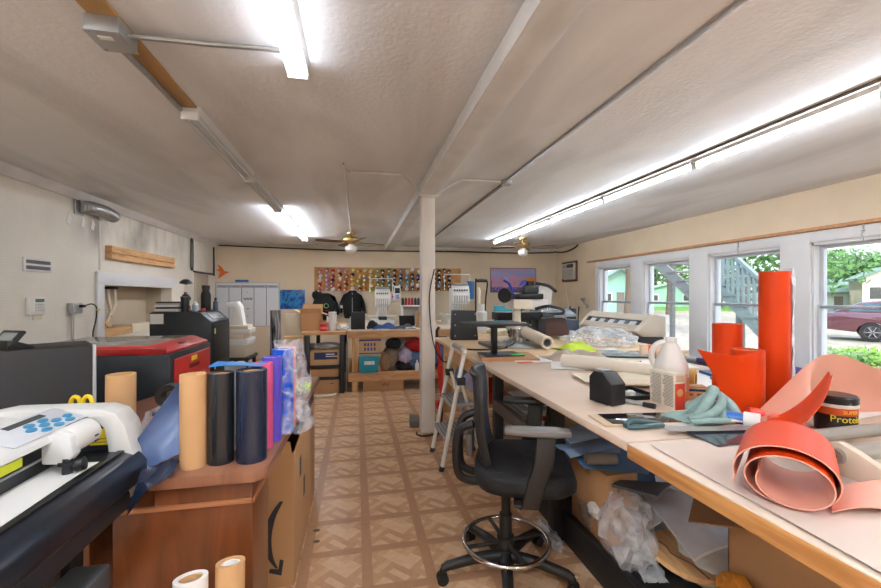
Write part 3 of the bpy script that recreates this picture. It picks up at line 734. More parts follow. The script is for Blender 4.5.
cols = [['pink', 'white', 'white', 'red', 'rose'], ['rose', 'lilac', 'lilac', 'pink', 'lilac'], ['red', 'red', 'dark red', 'rose', 'white'], ['lilac', 'dark red', 'white', 'orange', 'red'],
        ['lilac', 'orange', 'orange', 'brown', 'orange'], ['yellow', 'navy', 'yellow', 'yellow', 'white'], ['gold', 'yellow', 'gold', 'lime', 'brown'], ['cream', 'gold', 'grey', 'gold', 'orange'],
        ['pale yellow', 'yellow', 'cream', 'pale yellow', 'lime'], ['lime', 'lime', 'green', 'green', 'pale yellow'], ['dark green', 'black', 'dark green', 'green', 'white'], ['green', 'teal', 'dark green', 'teal', 'lime'],
        ['black', 'navy', 'navy', 'black', 'green'], ['grey', 'blue', 'navy', 'teal', 'navy'], ['white', 'light blue', 'teal', 'light blue', 'white'], ['white', 'navy', 'navy', 'white', 'blue'],
        ['white', 'blue', 'navy', 'white', 'brown'], ['black', 'brown', 'white', 'black', 'brown'], ['brown', 'brown', 'black', 'brown', 'black'], ['grey', 'black', 'black', 'blue', 'brown'],
        ['black', 'black', 'navy', 'light blue', 'brown'], ['brown', 'orange', 'gold', 'black', 'brown'], ['brown', 'brown', 'black', 'brown', 'black']]
xs = [-1.46, -1.32, -1.19, -1.05, -.92, -.78, -.64, -.52, -.39, -.26, -.14, -.01, .12, .25, .38, .51, .64, .77, .88, 1.0, 1.10, 1.22, 1.33]
protos = {}
r4 = random.Random(11)
sp_cone = MB().lathe([(.036, .012), (.039, .018), (.030, .112), (.027, .116)], (0, 0, 0), 12)
sp_base = MB().lathe([(.034, 0), (.034, .012), (.016, .012), (.020, .128), (.010, .131)], (0, 0, 0), 12)
rown = ['top', 'second', 'third', 'fourth', 'bottom']
for ci, cl in enumerate(cols):
    for ri, cn in enumerate(cl):
        x = .70+xs[ci]+r4.uniform(-.01, .01); z = 1.46+[.455, .345, .255, .155, .055][ri]+(.018 if ci % 2 else -.01)+r4.uniform(-.008, .008)
        lab = '%s thread spool, %s row, %s column from left of the thread board' % (cn, rown[ri], ORDW[ci+1] if ci < 20 else ['', 'third last', 'second last', 'last'][ci-19])
        if cn not in protos:
            o = T('thread_spool', (0, 0, 0), lab, 'thread spool', 'thread spools on the board', local=True)
            sp_base.build('cone_core', paper, o); sp_cone.build('thread', mat('thread_'+cn.replace(' ', '_'), PAL[cn], .65, var=.08, vs=60), o)
            protos[cn] = o
        else:
            o = copy_tree(protos[cn]); o['label'] = lab
        o.location = (x, yb(x)-.02, z); o.rotation_euler = (R(90+r4.uniform(14, 24)), r4.uniform(-.06, .06), RZB+r4.uniform(-.35, .05))
    E_ = None

# ---------------------------------------------------------------- jackets on the wall
jack = mat('black_fabric', (24, 25, 28), .85, var=.2, vs=14, bump=.3, bs=40)
def jacket(x, z, hood, label, n):
    t = T('jacket', onback(x, z, .0), label, 'jacket', 'black jackets on the back wall', rz=RZB)
    out = [(-.17, .0), (.17, .0), (.20, .30), (.215, .12), (.29, .10), (.265, .34), (.20, .50), (.07, .57), (-.07, .57), (-.20, .50), (-.265, .34), (-.29, .10), (-.215, .12), (-.20, .30)]
    mb = MB(); mb.prism(out, (-.13, -.03), 'y', bev=.018)
    for i, v in enumerate(mb.v):
        q = v*7+Vector((n, 0, 0)); v.y += .045*noise.noise(q)-.02*math.cos(v.x*6); v.x += .015*noise.noise(q*1.3+Vector((5, 5, 5)))
    mb.build('body', jack, t, ang=60)
    if hood:
        mb = MB(); mb.blob((-.17, -.08, .53), (.10, .07, .10), .3, 2, 3); mb.build('hood', jack, t, ang=80)
        mb = MB(); mb.tube([(.045*math.cos(a)+.03, -.155, .30+.045*math.sin(a)) for a in [i*PI/10 for i in range(20)]], .009, 6, True); mb.build('ring_logo', mat('logo_green', (130, 190, 120), .5), t)
        B((-.0, -.152, .19), (.08, -.147, .205)).build('logo_line', redp, t)
    else:
        mb = MB(); mb.tube([(.07*math.cos(a), -.08+.05*math.sin(a), .575) for a in [i*PI/8 for i in range(16)]], .022, 8, True); mb.build('collar', jack, t)
        mb = MB(); mb.box((-.005, -.155, .05), (.005, -.145, .55)); mb.build('zipper', steelg, t)
        B((.08, -.155, .38), (.15, -.145, .40)).build('chest_badge', paper, t); B((-.25, -.15, .22), (-.20, -.135, .28)).build('sleeve_patch', paper, t)
    mb = MB(); mb.tube(smooth([(-.16, -.06, .56), (0, -.06, .62), (.16, -.06, .56)], 5), .008, 6); mb.tube(smooth([(0, -.06, .62), (0, -.04, .66), (.0, -.008, .66)], 4), .004, 6)
    mb.build('hanger', paper, t)
jacket(-.66, .84, True, 'black hooded jacket with green ring logo hung on the back wall', 1)
jacket(-.09, .87, False, 'black zip jacket with pale sleeve patch hung on the back wall', 4)
# ---------------------------------------------------------------- air conditioner in the right wall
t = T('air_conditioner', (XR, 8.11, 1.66), 'small window air conditioner set in the right wall, back corner', 'air conditioner')
mb = MB(); mb.box((XR-.03, 7.80, 1.66), (XR-.001, 8.42, 1.70), .004); mb.box((XR-.03, 7.80, 2.06), (XR-.001, 8.42, 2.10), .004); mb.box((XR-.03, 7.80, 1.70), (XR-.001, 7.84, 2.06)); mb.box((XR-.03, 8.38, 1.70), (XR-.001, 8.42, 2.06)); mb.build('frame', mat('ac_frame', (92, 70, 56), .6), t)
mb = MB(); mb.box((XR-.06, 7.84, 1.72), (XR-.002, 8.38, 2.06), .01); mb.build('body', mat('ac_cream', (206, 200, 188), .5), t)
for k in range(7): B((XR-.066, 7.88, 1.75+k*.028), (XR-.058, 8.34, 1.765+k*.028), .002).build('louvre', mat('ac_louvre', (150, 146, 138), .5), t)
B((XR-.064, 7.88, 1.96), (XR-.058, 8.16, 2.04), .002).build('intake_grille', mat('ac_dark', (70, 70, 70), .5), t)
B((XR-.064, 8.2, 1.96), (XR-.058, 8.34, 2.04), .002).build('control_panel', steelg, t)
tag(MB().tube(smooth([(XR-.01, 8.3, 1.65), (XR-.012, 8.24, 1.4), (XR-.012, 8.17, 1.1), (XR-.012, 8.2, .5), (XR-.012, 8.2, .02)], 5), .005, 6).build('power_cord', paper, None, (XR-.012, 8.2, .02)), 'thin white cord down the right wall from the air conditioner', 'cord')
# ---------------------------------------------------------------- vinyl cutter at the left edge
pw = mat('cutter_white', (214, 213, 208), .35, var=.02); pk = mat('cutter_black', (38, 41, 46), .32, var=.06); pb = mat('cutter_gunmetal', (36, 41, 50), .28, metal=.4, var=.05)
Y0, Y1 = .50, 1.45
t = T('vinyl_cutter', (-.85, 1.0, 0), 'white and black vinyl cutter on a dark stand at the left edge', 'vinyl cutter')
mb = MB(); mb.prism([(-1.09, .96), (-1.085, 1.01), (-1.04, 1.045), (-.92, 1.055), (-.87, 1.048), (-.765, 1.018), (-.752, 1.003), (-.77, .994), (-.85, 1.0), (-1.05, .96)], (Y0, Y1-.15), 'y', bev=.005); mb.build('top_cover', pw, t)
mb = MB(); mb.prism([(-1.085, .85), (-1.085, .96), (-.90, 1.0), (-.80, .996), (-.80, .911), (-.90, .90)], (Y0, Y1-.13), 'y'); mb.build('rear_housing', pk, t)
mb = MB(); mb.prism([(-.90, .908), (-.80, .910), (-.68, .906), (-.645, .892), (-.625, .865), (-.625, .82), (-.645, .795), (-.90, .78)], (Y0, Y1-.02), 'y', bev=.008); mb.build('platen', pb, t)
MB().box((-.799, Y0, .909), (-.792, Y1-.12, .914)).build('cutting_strip', steelg, t)
MB().box((-.8, Y0, .945), (-.796, Y1-.2, .951)).build('guide_rail', steelg, t)
MB().box((-.69, Y0, .905), (-.672, Y1-.04, .910), .002).build('front_groove', black, t)
arch = [(-1.11, .86), (-1.11, .99), (-1.08, 1.03), (-1.0, 1.045), (-.74, 1.040), (-.70, 1.025), (-.672, .985), (-.655, .92), (-.64, .85), (-.642, .82), (-.672, .745), (-.70, .74), (-.705, .765)]
inner = [(-.712, .83), (-.718, .92), (-.728, .98), (-.755, 1.01), (-1.0, 1.015), (-1.06, .99), (-1.065, .86)]
mb = MB(); mb.prism(arch+inner, (Y1-.06, Y1+.03), 'y', bev=.004); mb.build('end_cap', pw, t)
mb = MB(); mb.prism([(-1.07, .79), (-1.07, 1.02), (-.755, 1.012), (-.725, .98), (-.71, .91), (-.70, .79)], (Y1-.04, Y1+.02), 'y'); ep = mb.build('end_plate', pk, t)
B((-.775, Y1-.043, .925), (-.728, Y1-.039, .975)).build('warning_label', mat('label_yellow', (236, 214, 40), .5), ep)
for z in (.933, .943): B((-.772, Y1-.0435, z), (-.732, Y1-.0425, z+.002)).build('label_print', inkm, ep)
text('!', .018, inkm, ep, (-.75, Y1-.044, .962), (R(90), 0, 0))
SL = Matrix.Translation((-.815, 1.27, 1.0335)) @ Matrix.Rotation(math.atan2(.030, .105), 4, 'Y')
mb = MB(); mb.xf = SL; mb.box((-.055, -.15, 0), (.045, .13, .002), .001); kpo = mb.build('control_panel', mat('panel_silver', (196, 198, 202), .35), t)
mb = MB(); mb.xf = SL; mb.box((-.045, -.07, .002), (-.027, .06, .0035)); mb.build('display', mat('lcd_dark', (70, 76, 74), .2), kpo)
bm2 = mat('key_blue', (58, 132, 170), .35)
for (dx, dy) in ((.008, 0), (.008, .045), (.008, -.045), (.03, .022), (-.012, .024), (.03, -.024), (-.012, -.024), (.008, .09), (.028, .07)):
    mb = MB(); mb.xf = SL; mb.lathe([(.013, .001), (.012, .004), (.001, .0045)], (dx, dy, .001), 10, sx=.75, sy=1.3); mb.build('key', bm2, kpo)
B((-.8, .80, .955), (-.7965, 1.0, .975)).build('front_sticker', paper, t)
B((-.8, 1.08, .957), (-.796, 1.18, .979)).build('yellow_sticker', mat('label_lime', (214, 220, 50), .5), t)
mb = MB(); mb.lathe([(.001, 0), (.034, 0), (.038, .008), (.038, .095), (.034, .10), (.001, .10)], (-.770, 1.225, .975), 26, (0, 1, 0))
for v in mb.v: v += Vector((.03, .01, .018))
hd = mb.build('cutting_head', pw, t)
mb = MB(); mb.prism([(-.81, .925), (-.81, .995), (-.78, 1.005), (-.745, .995), (-.735, .945), (-.755, .92)], (1.205, 1.24), 'y', bev=.006)
for v in mb.v: v += Vector((.03, .01, .018))
mb.build('head_front', mat('head_grey', (206, 206, 204), .35), hd)
mb = MB(); mb.cyl((-.755, 1.215, .893), (-.755, 1.215, .935), .012, n=14); mb.cyl((-.755, 1.215, .918), (-.755, 1.215, .926), .02, n=14)
for v in mb.v: v += Vector((.03, .01, .02))
mb.build('blade_holder', pk, hd)
MB().cyl((-.712, 1.23, .93), (-.69, 1.235, .935), .017, n=14).build('pinch_knob', black, hd)
for z in (.94, .955): B((-.7035, 1.30, z+.030), (-.7005, 1.315, z+.034)).build('head_mark', inkm, hd)
mb = MB(); mb.prism([(1.12, 1.04), (1.14, 1.04), (1.20, 1.085), (1.23, 1.088), (1.23, 1.10), (1.19, 1.10)], (-1.02, -1.0), 'x', bev=.002); mb.build('media_lever', pw, t)
for y in (Y0+.12, Y1-.12):
    MB().box((-.85, y-.025, .03), (-.79, y+.025, .79), .004).build('leg', blackm, t)
    MB().box((-1.12, y-.03, .03), (-.52, y+.03, .065), .008).build('foot', blackm, t)
MB().box((-.84, Y0+.14, .42), (-.80, Y1-.15, .50), .006).build('cross_bar', blackm, t)
MB().box((-.69, Y0, .73), (-.66, Y1-.05, .785), .004).build('front_apron', dgrey, t)
MB().box((-.76, Y0+.1, .55), (-.66, Y1-.15, .62), .01).build('roll_holder_bar', mat('bar_grey', (84, 88, 90), .45, metal=.3), t)
tag(MB().sheet(lambda u, v: (-.797-.035+.105*u, .56+.78*v, .8825-.002*u+.002*math.sin(v*9)), 6, 12, .0008).build('vinyl_sheet', paper, None, (-.78, .9, .89)), 'white vinyl sheet loaded on the platen of the cutter', 'sheet')

t.location = Vector(t.location)+Vector((-.035, .04, -.03))
# ---------------------------------------------------------------- dark machine cabinet behind the cutter
t = T('machine_cabinet', (-1.6, 2.3, 0), 'wide dark grey steel machine cabinet behind the vinyl cutter', 'cabinet')
cabm = mat('cabinet_grey', (36, 34, 33), .6, metal=0, var=.04)
Mx = Matrix.Translation((-1.24, 2.26, 0)) @ Matrix.Rotation(R(36), 4, 'Z')
mb = MB(); mb.xf = Mx; mb.box((-1.0, 0, .02), (0, .30, 1.12), .006); mb.build('body', cabm, t)
mb = MB(); mb.xf = Mx; mb.box((-.012, -.004, .02), (.002, .02, 1.122), .003); mb.build('edge_strip', steelg, t)
for z in (.62, .85): 
    mb = MB(); mb.xf = Mx; mb.box((-.95, -.006, z), (-.32, .0, z+.006)); mb.build('seam', black, t)
for x, z in ((-.38, .86), (-.38, .93)): mb = MB(); mb.xf = Mx; mb.cyl((x, -.004, z), (x, .001, z), .008, n=10); mb.build('screw', black, t)
mb = MB(); mb.xf = Mx; mb.box((-.42, -.008, .735), (-.27, .002, .785), .004); ho = mb.build('handle_recess', black, t)
mb = MB(); mb.xf = Mx; mb.tube([(-.41, -.012, .76), (-.35, -.02, .752), (-.28, -.012, .765)], .008, 8); mb.build('handle_grip', chrome, ho)
for x in (-.95, -.06):
    for y in (.05, .25): mb = MB(); mb.xf = Mx; mb.cyl((x, y, 0), (x, y, .022), .03, n=12); mb.build('foot', black, t)
t = T('desk_phone', (-1.49, 2.17, 1.12), 'black desk phone with grey screen on top of the dark cabinet', 'phone', rz=R(-25))
mb = MB(); mb.prism([(-.09, 0), (.07, 0), (.07, .02), (-.06, .07), (-.09, .07)], (-.09, .09), 'x', bev=.006); mb.build('base', black, t)
mb = MB(); mb.xf = Matrix.Translation((0, -.035, .075)) @ Matrix.Rotation(R(52), 4, 'X'); mb.box((-.105, -.07, -.012), (.105, .07, .012), .008); sc_ = mb.build('display_head', black, t)
mb = MB(); mb.xf = Matrix.Translation((0, -.035, .075)) @ Matrix.Rotation(R(52), 4, 'X'); mb.box((-.07, -.04, .012), (.07, .045, .014)); mb.build('screen', mat('screen_grey', (140, 146, 146), .15), sc_)
t.scale = (.62, .62, .62); t.location = (-1.51, 2.17, 1.12)
# ---------------------------------------------------------------- red topped laser engraver
t = T('laser_engraver', (-1.6, 3.25, 0), 'laser engraver with red lid and red front door, behind the dark cabinet', 'laser engraver')
lb = mat('laser_body', (30, 35, 40), .4, metal=.15, var=.05)
xa, xb, ya, yb_ = -2.0, -1.15, 2.84, 3.56
mb = MB(); mb.box((xa, ya, .12), (xb, yb_, .99), .012); mb.build('body', lb, t)
mb = MB(); mb.prism([(ya, 0), (yb_, 0), (yb_, .0), (ya, .0)][:0] or [(xa, .99), (xb-.02, .99), (xb-.02, 1.005), (xb-.12, 1.045), (xa, 1.045)], (ya+.005, yb_-.005), 'y', bev=.004); lid = mb.build('lid', redp, t)
mb = MB(); mb.box((xa+.03, ya+.04, 1.044), (xb-.14, yb_-.05, 1.048), .001); mb.build('lid_window', mat('smoked_lid', (150, 148, 142), .12, var=.03), lid)
mb = MB(); mb.xf = Matrix.Translation((xb-.07, (ya+yb_)/2, 1.026)) @ Matrix.Rotation(R(22), 4, 'Y'); mb.box((-.012, -.06, -.002), (.012, .06, .003), .001); mb.build('lid_latch', black, lid)
B((xa-.0, ya-.006, .99), (xa+.28, ya+.02, 1.035), .002).build('rear_block', lb, t)
B((xa+.28, ya-.006, .992), (xb-.02, ya+.004, 1.03), .002).build('lid_lip', mat('dark_red', (150, 26, 22), .35), lid)
dr = B((xb-.004, ya+.05, .42), (xb+.012, yb_-.05, .95), .004).build('front_door', redp, t)
B((xb+.011, ya+.30, .90), (xb+.014, ya+.40, .935), .002).build('yellow_label', yellowp, dr)
mb = MB(); mb.box((xb+.011, ya+.26, .855), (xb+.016, ya+.44, .885), .003); mb.build('handle', mat('dark_red2', (120, 22, 20), .4), dr)
text('UNIVERSAL', .085, steelg, dr, (xb+.0135, ya+.36, .77), (R(90), 0, R(90)))
B((xb-.14, ya+.25, 1.02), (xb-.13, ya+.45, 1.03)).build('lid_mark', black, lid)
for x in (xa+.08, xb-.08):
    for y in (ya+.08, yb_-.08):
        mb = MB(); mb.cyl((x-.02, y, .05), (x+.02, y, .05), .05, n=16); mb.cyl((x, y, .06), (x, y, .13), .02, n=10); mb.build('caster', black, t)
mb = MB(); mb.box((-1.9, ya-.003, .7), (-1.2, ya+.001, .703)); mb.build('seam', black, t)
# plywood edge behind
tag(B((-2.32, 3.0, .98), (-2.02, 3.35, 1.01), .003).build('wood_panel', ply, None, (-2.17, 3.17, .98)), 'small plywood panel lying left of the red laser lid', 'panel')
t = T('storage_shelf', (-2.4, 3.2, 0), 'low plain grey shelf unit left of the red laser engraver', 'shelf')
B((-2.7, 2.95, .94), (-2.02, 3.4, .98), .003).build('top', dgrey, t)
for y in (2.97, 3.36): B((-2.68, y, 0), (-2.04, y+.03, .94)).build('side', dgrey, t)
# ---------------------------------------------------------------- second, all dark laser engraver
t = T('laser_engraver', (-2.0, 5.1, 0), 'tall dark grey laser engraver with sloped front by the wall niche', 'laser engraver')
xa, xb, ya, yb_ = -2.20, -1.58, 4.92, 5.55
mb = MB(); mb.prism([(xa, .1), (xb, .1), (xb, 1.065), (xb-.12, 1.175), (xa, 1.175)], (ya, yb_), 'y', bev=.012); mb.build('body', lb, t)
mb = MB(); mb.box((xa+.02, ya+.02, 1.172), (xb-.16, yb_-.02, 1.182), .003); mb.build('lid', dgrey, t)
mb = MB(); mb.box((xb-.002, ya+.03, .62), (xb+.012, yb_-.03, 1.03), .004); d2 = mb.build('upper_door', lb, t)
mb = MB(); mb.box((xb-.002, ya+.03, .16), (xb+.012, yb_-.03, .60), .004); d3 = mb.build('lower_door', lb, t)
for d_, z in ((d2, .93), (d3, .53)): B((xb+.011, ya+.05, z), (xb+.015, ya+.08, z+.06)).build('warning_label', mat('label_pale_yellow', (226, 226, 120), .5), d_)
mb = MB(); mb.xf = Matrix.Translation((xb-.06, (ya+yb_)/2, 1.125)) @ Matrix.Rotation(R(42), 4, 'Y'); mb.box((-.05, -.2, -.002), (.05, .2, .004), .002); mb.build('control_panel', mat('panel_grey', (112, 114, 112), .4), t)
B((xa+.01, ya-.006, 1.05), (xa+.14, ya+.001, 1.16), .001).build('sticker', paper, t)
for x in (xa+.08, xb-.08):
    for y in (ya+.08, yb_-.08): MB().cyl((x, y, 0), (x, y, .11), .03, n=12).build('foot', black, t)
# things on top of it
zt = 1.182
t = T('document_stack', (-2.05, 5.12, zt), 'stack of flat grey trays and papers on the dark laser engraver', 'stack')
for k, (dx, m_, h) in enumerate(((0, paper, .03), (.01, dgrey, .02), (-.01, paper, .025), (.02, steelg, .018), (.0, black, .015))):
    z = zt+[0, .03, .05, .075, .093][k]; mb = MB(); mb.box((-2.18+dx, 5.0, z), (-1.93+dx, 5.24, z+h), .004, (0, 0, (k-2)*.06)); mb.build('tray', m_, t)
mb = MB(); mb.lathe([(.036, 0), (.044, .14), (.046, .15), (.046, .165), (.02, .17), (.001, .17)], (-1.885, 5.02, zt), 20)
t = T('travel_cup', (-1.885, 5.02, zt), 'black travel cup on the dark laser engraver', 'cup'); MB().lathe([(.001, 0), (.036, 0), (.044, .15)], (-1.885, 5.02, zt), 20).build('body', black, t); MB().lathe([(.046, .145), (.046, .165), (.02, .172), (.001, .172)], (-1.885, 5.02, zt), 20).build('lid', dgrey, t)
t = T('knob_tool', (-1.99, 5.32, zt), 'tall tool with dark mushroom knob behind the black cup', 'tool')
MB().lathe([(.001, 0), (.05, 0), (.05, .05), (.02, .08), (.018, .22), (.001, .22)], (-1.99, 5.32, zt), 18).build('stem', mat('copper_brown', (140, 84, 60), .4, metal=.4), t)
MB().lathe([(.001, .12), (.05, .12), (.055, .15), (.03, .19), (.012, .2)], (-1.99, 5.32, zt), 18).build('collar', dgrey, t)
MB().lathe([(.001, .30), (.02, .31), (.07, .32), (.06, .345), (.03, .37), (.001, .375)], (-1.99, 5.32, zt), 18).build('knob', dgrey, t)
MB().cyl((-1.99, 5.32, zt+.2), (-1.99, 5.32, zt+.32), .012, n=10).build('shaft', chrome, t)
def bottle(x, y, z, r, h, m_, mcap, label, name='bottle', neck=.45):
    t = T(name, (x, y, z), label, 'bottle')
    MB().lathe([(.001, 0), (r*.95, 0), (r, .008), (r, h*.62), (r*neck, h*.78), (r*neck, h*.86), (.001, h*.86)], (x, y, z), 18).build('body', m_, t)
    MB().lathe([(r*neck*1.15, h*.84), (r*neck*1.15, h), (.001, h)], (x, y, z), 14).build('cap', mcap, t)
    return t
bottle(-1.83, 5.16, zt, .03, .13, paper, steelg, 'small white bottle right of the black travel cup')
bottle(-1.79, 5.03, zt, .027, .11, mat('clear_blue', (176, 196, 206), .2), paper, 'small pale blue bottle at the front of the dark engraver top')
bottle(-1.80, 5.40, zt, .055, .30, black, dgrey, 'tall black thermos bottle on the dark laser engraver', neck=.7)
bottle(-1.71, 5.46, zt, .028, .15, mat('bottle_bluegrey', (70, 90, 110), .3), black, 'small blue-grey bottle behind the orange cap on the dark engraver')
MBo = MB().lathe([(.001, 0), (.02, 0), (.02, .03), (.001, .032)], (-1.73, 5.12, zt), 14)
tag(MBo.build('orange_plug', mat('cap_orange', (226, 90, 60), .4), None, (-1.73, 5.12, zt)), 'little orange-red cap on the dark laser engraver edge', 'plug')
# stacked cream boxes behind the dark engraver
t = T('side_table', (-1.55, 6.0, 0), 'plain dark low table behind the dark laser engraver, holding cream boxes', 'table')
B((-1.72, 5.75, .50), (-1.40, 6.25, .54), .004).build('top', dgrey, t)
for x in (-1.70, -1.46):
    for y in (5.77, 6.19): B((x, y, 0), (x+.04, y+.04, .5)).build('leg', dgrey, t)
z = .54
for k, (h, dx, m_, lb_) in enumerate(((.16, 0, cream, 'lowest'), (.08, .02, paper, 'second'), (.07, -.03, cream, 'third'), (.06, .03, paper, 'fourth'), (.05, 0, cream, 'topmost'))):
    tag(MB().box((-1.68+dx, 5.80, z), (-1.44+dx, 6.18, z+h), .004, (0, 0, (k-2)*.04)).build('flat_box', m_, None, (-1.56+dx, 5.99, z)), 'flat cream box, %s in the stack behind the dark laser engraver' % lb_, 'box', 'cream box stack'); z += h
mb = MB(); mb.prism([(-1.66, z), (-1.50, z), (-1.52, z+.12), (-1.54, z+.25), (-1.58, z+.32), (-1.72, z+.30), (-1.73, z+.25), (-1.62, z+.22)], (5.9, 6.06), 'y', bev=.012)
tag(mb.build('paper_bag', paper, None, (-1.58, 5.98, z)), 'crumpled white paper bag in front of the whiteboard on the cream boxes', 'bag')

# ---------------------------------------------------------------- brown desk with the rolls
deskm = ramp_mat('cherry_wood', [(.3, (86, 42, 16)), (.55, (106, 54, 23)), (.75, (120, 66, 31))], 2.2, 'noise', .3, (6, 6, 1), dist=1.2, coat=.3)
desktop = ramp_mat('desk_top_wood', [(.3, (116, 74, 52)), (.6, (142, 96, 72))], 2.5, 'noise', .3, (6, 1, 1), dist=1)
t = T('desk', (-.75, 2.1, 0), 'reddish brown wooden desk carrying the upright vinyl rolls', 'desk')
mb = MB(); mb.prism([(-.625, 1.385), (-.32, 1.385), (-.285, 1.42), (-.255, 2.93), (-1.05, 2.76), (-1.15, 2.4), (-.95, 1.9), (-.95, 1.54), (-.625, 1.54)], (.762, .80), 'z', bev=.006); mb.build('desktop', desktop, t)
mb = MB(); mb.prism([(-.735, 0), (-.335, 0), (-.335, .762), (-.62, .762), (-.62, .70), (-.735, .70)], (1.42, 1.66), 'y', bev=.002); mb.build('front_panel', deskm, t)
mb = MB(); mb.box((-.735, 1.412, .685), (-.328, 1.425, .70), .003); mb.box((-.338, 1.412, .685), (-.326, 1.66, .70), .003); mb.build('moulding', mat('moulding_tan', (158, 102, 66), .35), t)
mb = MB(); mb.box((-.735, 1.405, 0), (-.325, 1.42, .09), .003); mb.build('plinth', deskm, t)
mb = MB(); mb.box((-.80, 2.66, 0), (-.29, 2.90, .762), .004); mb.build('rear_pedestal', deskm, t)
mb = MB(); mb.box((-.95, 1.66, 0), (-.93, 1.90, .762), .003); mb.build('side_panel', deskm, t)
zd = .80
def roll(x, y, z, r, h, m_, label, core=True, wall=.012, lean=(0, 0), name='vinyl_roll', corem=None, cat='roll', grp=None):
    t = T(name, (x, y, z), label, cat, grp)
    d = Vector((lean[0], lean[1], 1)).normalized(); p = Vector((x, y, z)); q = p+d*h
    MB().pipe(p, q, r, r-wall, 36).build('outer_layer', m_, t)
    if core: MB().pipe(p+d*.004, q-d*.004, r-wall-.0005, r-wall-.007, 30).build('core', corem or kraft, t)
    return t
roll(-.528, 1.47, zd, .039, .302, kraft, 'bare brown cardboard tube standing at the front of the desk', corem=cardl, name='cardboard_tube')
roll(-.450, 1.49, zd, .041, .300, mat('black_vinyl', (30, 33, 38), .22, coat=.3, var=.03), 'black vinyl roll standing between the cardboard tube and the navy roll', corem=kraft)
roll(-.353, 1.49, zd, .049, .306, navy, 'wide dark navy vinyl roll at the front corner of the desk', wall=.018)
roll(-.340, 1.60, zd, .034, .312, mat('pink_vinyl', (212, 84, 132), .35, var=.03), 'pink vinyl roll standing just behind the navy roll')
roll(-.325, 1.675, zd, .036, .322, mat('purple_vinyl', (86, 70, 180), .35, var=.03), 'purple-blue vinyl roll behind the pink roll')
roll(-.30, 1.77, zd, .042, .34, mat('bright_blue_vinyl', (24, 92, 214), .3, var=.03), 'bright blue vinyl roll inside the clear plastic wrap')
roll(-.30, 1.87, zd, .036, .335, mat('coral_vinyl', (238, 120, 110), .35, var=.03), 'coral pink vinyl roll behind the wrapped blue roll')
roll(-.44, 1.62, zd, .036, .31, paper, 'white vinyl roll standing behind the black roll')
clear = film('clear_wrap', (238, 240, 245), .14, .1, .4)
mb = MB()
def wrapf(u, v):
    a = u*2*PI; z = v*.40; k = .058+.02*noise.noise((math.cos(a)*2, math.sin(a)*2, v*5))+.03*max(0, .3-v)
    return (-.28+k*1.0*math.cos(a)+.03*(1-v)*max(0, math.cos(a)), 1.80+k*1.45*math.sin(a), zd+.002+z*(.92+.06*noise.noise((a, 0, 3))))
tag(mb.sheet(wrapf, 48, 22, .0008).build('plastic_wrap', clear, None, (-.28, 1.8, zd)), 'clear crinkled plastic wrap around the bright blue roll', 'plastic wrap')
tag(MB().blob((-.285, 2.05, zd+.05), (.06, .10, .09), .5, 2.5, 5, flat=zd).build('plastic_bag', clear, None, (-.285, 2.05, zd)), 'loose clear plastic bunched on the desk behind the wrapped roll', 'plastic')
tag(MB().sheet(lambda u, v: (-.50+.17*u, 1.52+.10*v, zd+.314+.004*math.sin(u*4+v*2)), 10, 6, .002).build('vinyl_sheet', mat('sky_blue_vinyl', (20, 134, 214), .3), None, (-.45, 1.6, zd+.33)), 'sky blue vinyl sheet lying flat on top of the upright rolls', 'sheet')
tag(MB().blob((-.31, 2.45, zd+.025), (.045, .07, .03), .5, 2.5, 9, flat=zd).build('work_glove', mat('hi_vis', (190, 226, 70), .7), None, (-.31, 2.45, zd)), 'neon yellow-green glove near the far end of the desk', 'glove')
tag(MB().blob((-.36, 2.33, zd+.02), (.05, .06, .025), .5, 2.5, 4, flat=zd).build('black_cloth', black, None, (-.36, 2.33, zd)), 'small black cloth beside the neon glove on the desk', 'cloth')
tag(MB().box((-.40, 2.68, zd), (-.32, 2.82, zd+.006), .001, (0, 0, .2)).build('paper_slip', cream, None, (-.36, 2.75, zd)), 'paper slip on the far end of the desk', 'paper')
# blue vinyl sheet curling off the cutter
def curl(u, v):
    a = Vector((-.655, 1.46, .805))*(1-u)+Vector((-.56, 1.455, .850))*u
    b = Vector((-.69, 1.47, .90))*(1-u)+Vector((-.600, 1.56, 1.068))*u
    p = a*(1-v)+b*v; p.y += .035*math.sin(v*PI)*(.4+u*.6); p.x += -.012*math.sin(v*PI)+.012*math.sin(u*PI)*math.sin(v*PI)
    return p
tag(MB().sheet(curl, 18, 18, .001).build('vinyl_sheet', mat('slate_blue_vinyl', (76, 96, 136), .35, var=.04), None, (-.68, 1.45, .80)), 'slate blue vinyl sheet curled upright beside the cardboard tube', 'sheet')
def curl2(u, v):
    a, b, c, d = Vector((-.56, 1.46, .822)), Vector((-.55, 1.375, .820)), Vector((-.645, 1.315, .735)), Vector((-.648, 1.40, .818))
    p = a.lerp(b, u).lerp(d.lerp(c, u), v); p.z += .012*math.sin(v*PI)+.006*math.sin(v*8+u*3); return p
tag(MB().sheet(curl2, 14, 10, .001).build('vinyl_sheet', navy, None, (-.7, 1.4, .80)), 'glossy navy vinyl sheet lying on the desk under the slate blue one', 'sheet')
roll(-.877, 1.75, zd, .047, .262, kraft, 'wide short cardboard tube standing behind the cutter end', name='cardboard_tube', wall=.008, core=False)
t = T('scissors', (-.92, 1.60, zd), 'yellow handled scissors standing in a cup behind the cutter', 'scissors')
for dx in (-.018, .018): MB().tube([(-.92+dx+.014*math.cos(a), 1.60, zd+.19+.026*math.sin(a)) for a in [i*PI/8 for i in range(16)]], .007, 8, True).build('handle', yellowp, t)
MB().box((-.928, 1.597, zd), (-.912, 1.603, zd+.18)).build('blade', chrome, t)
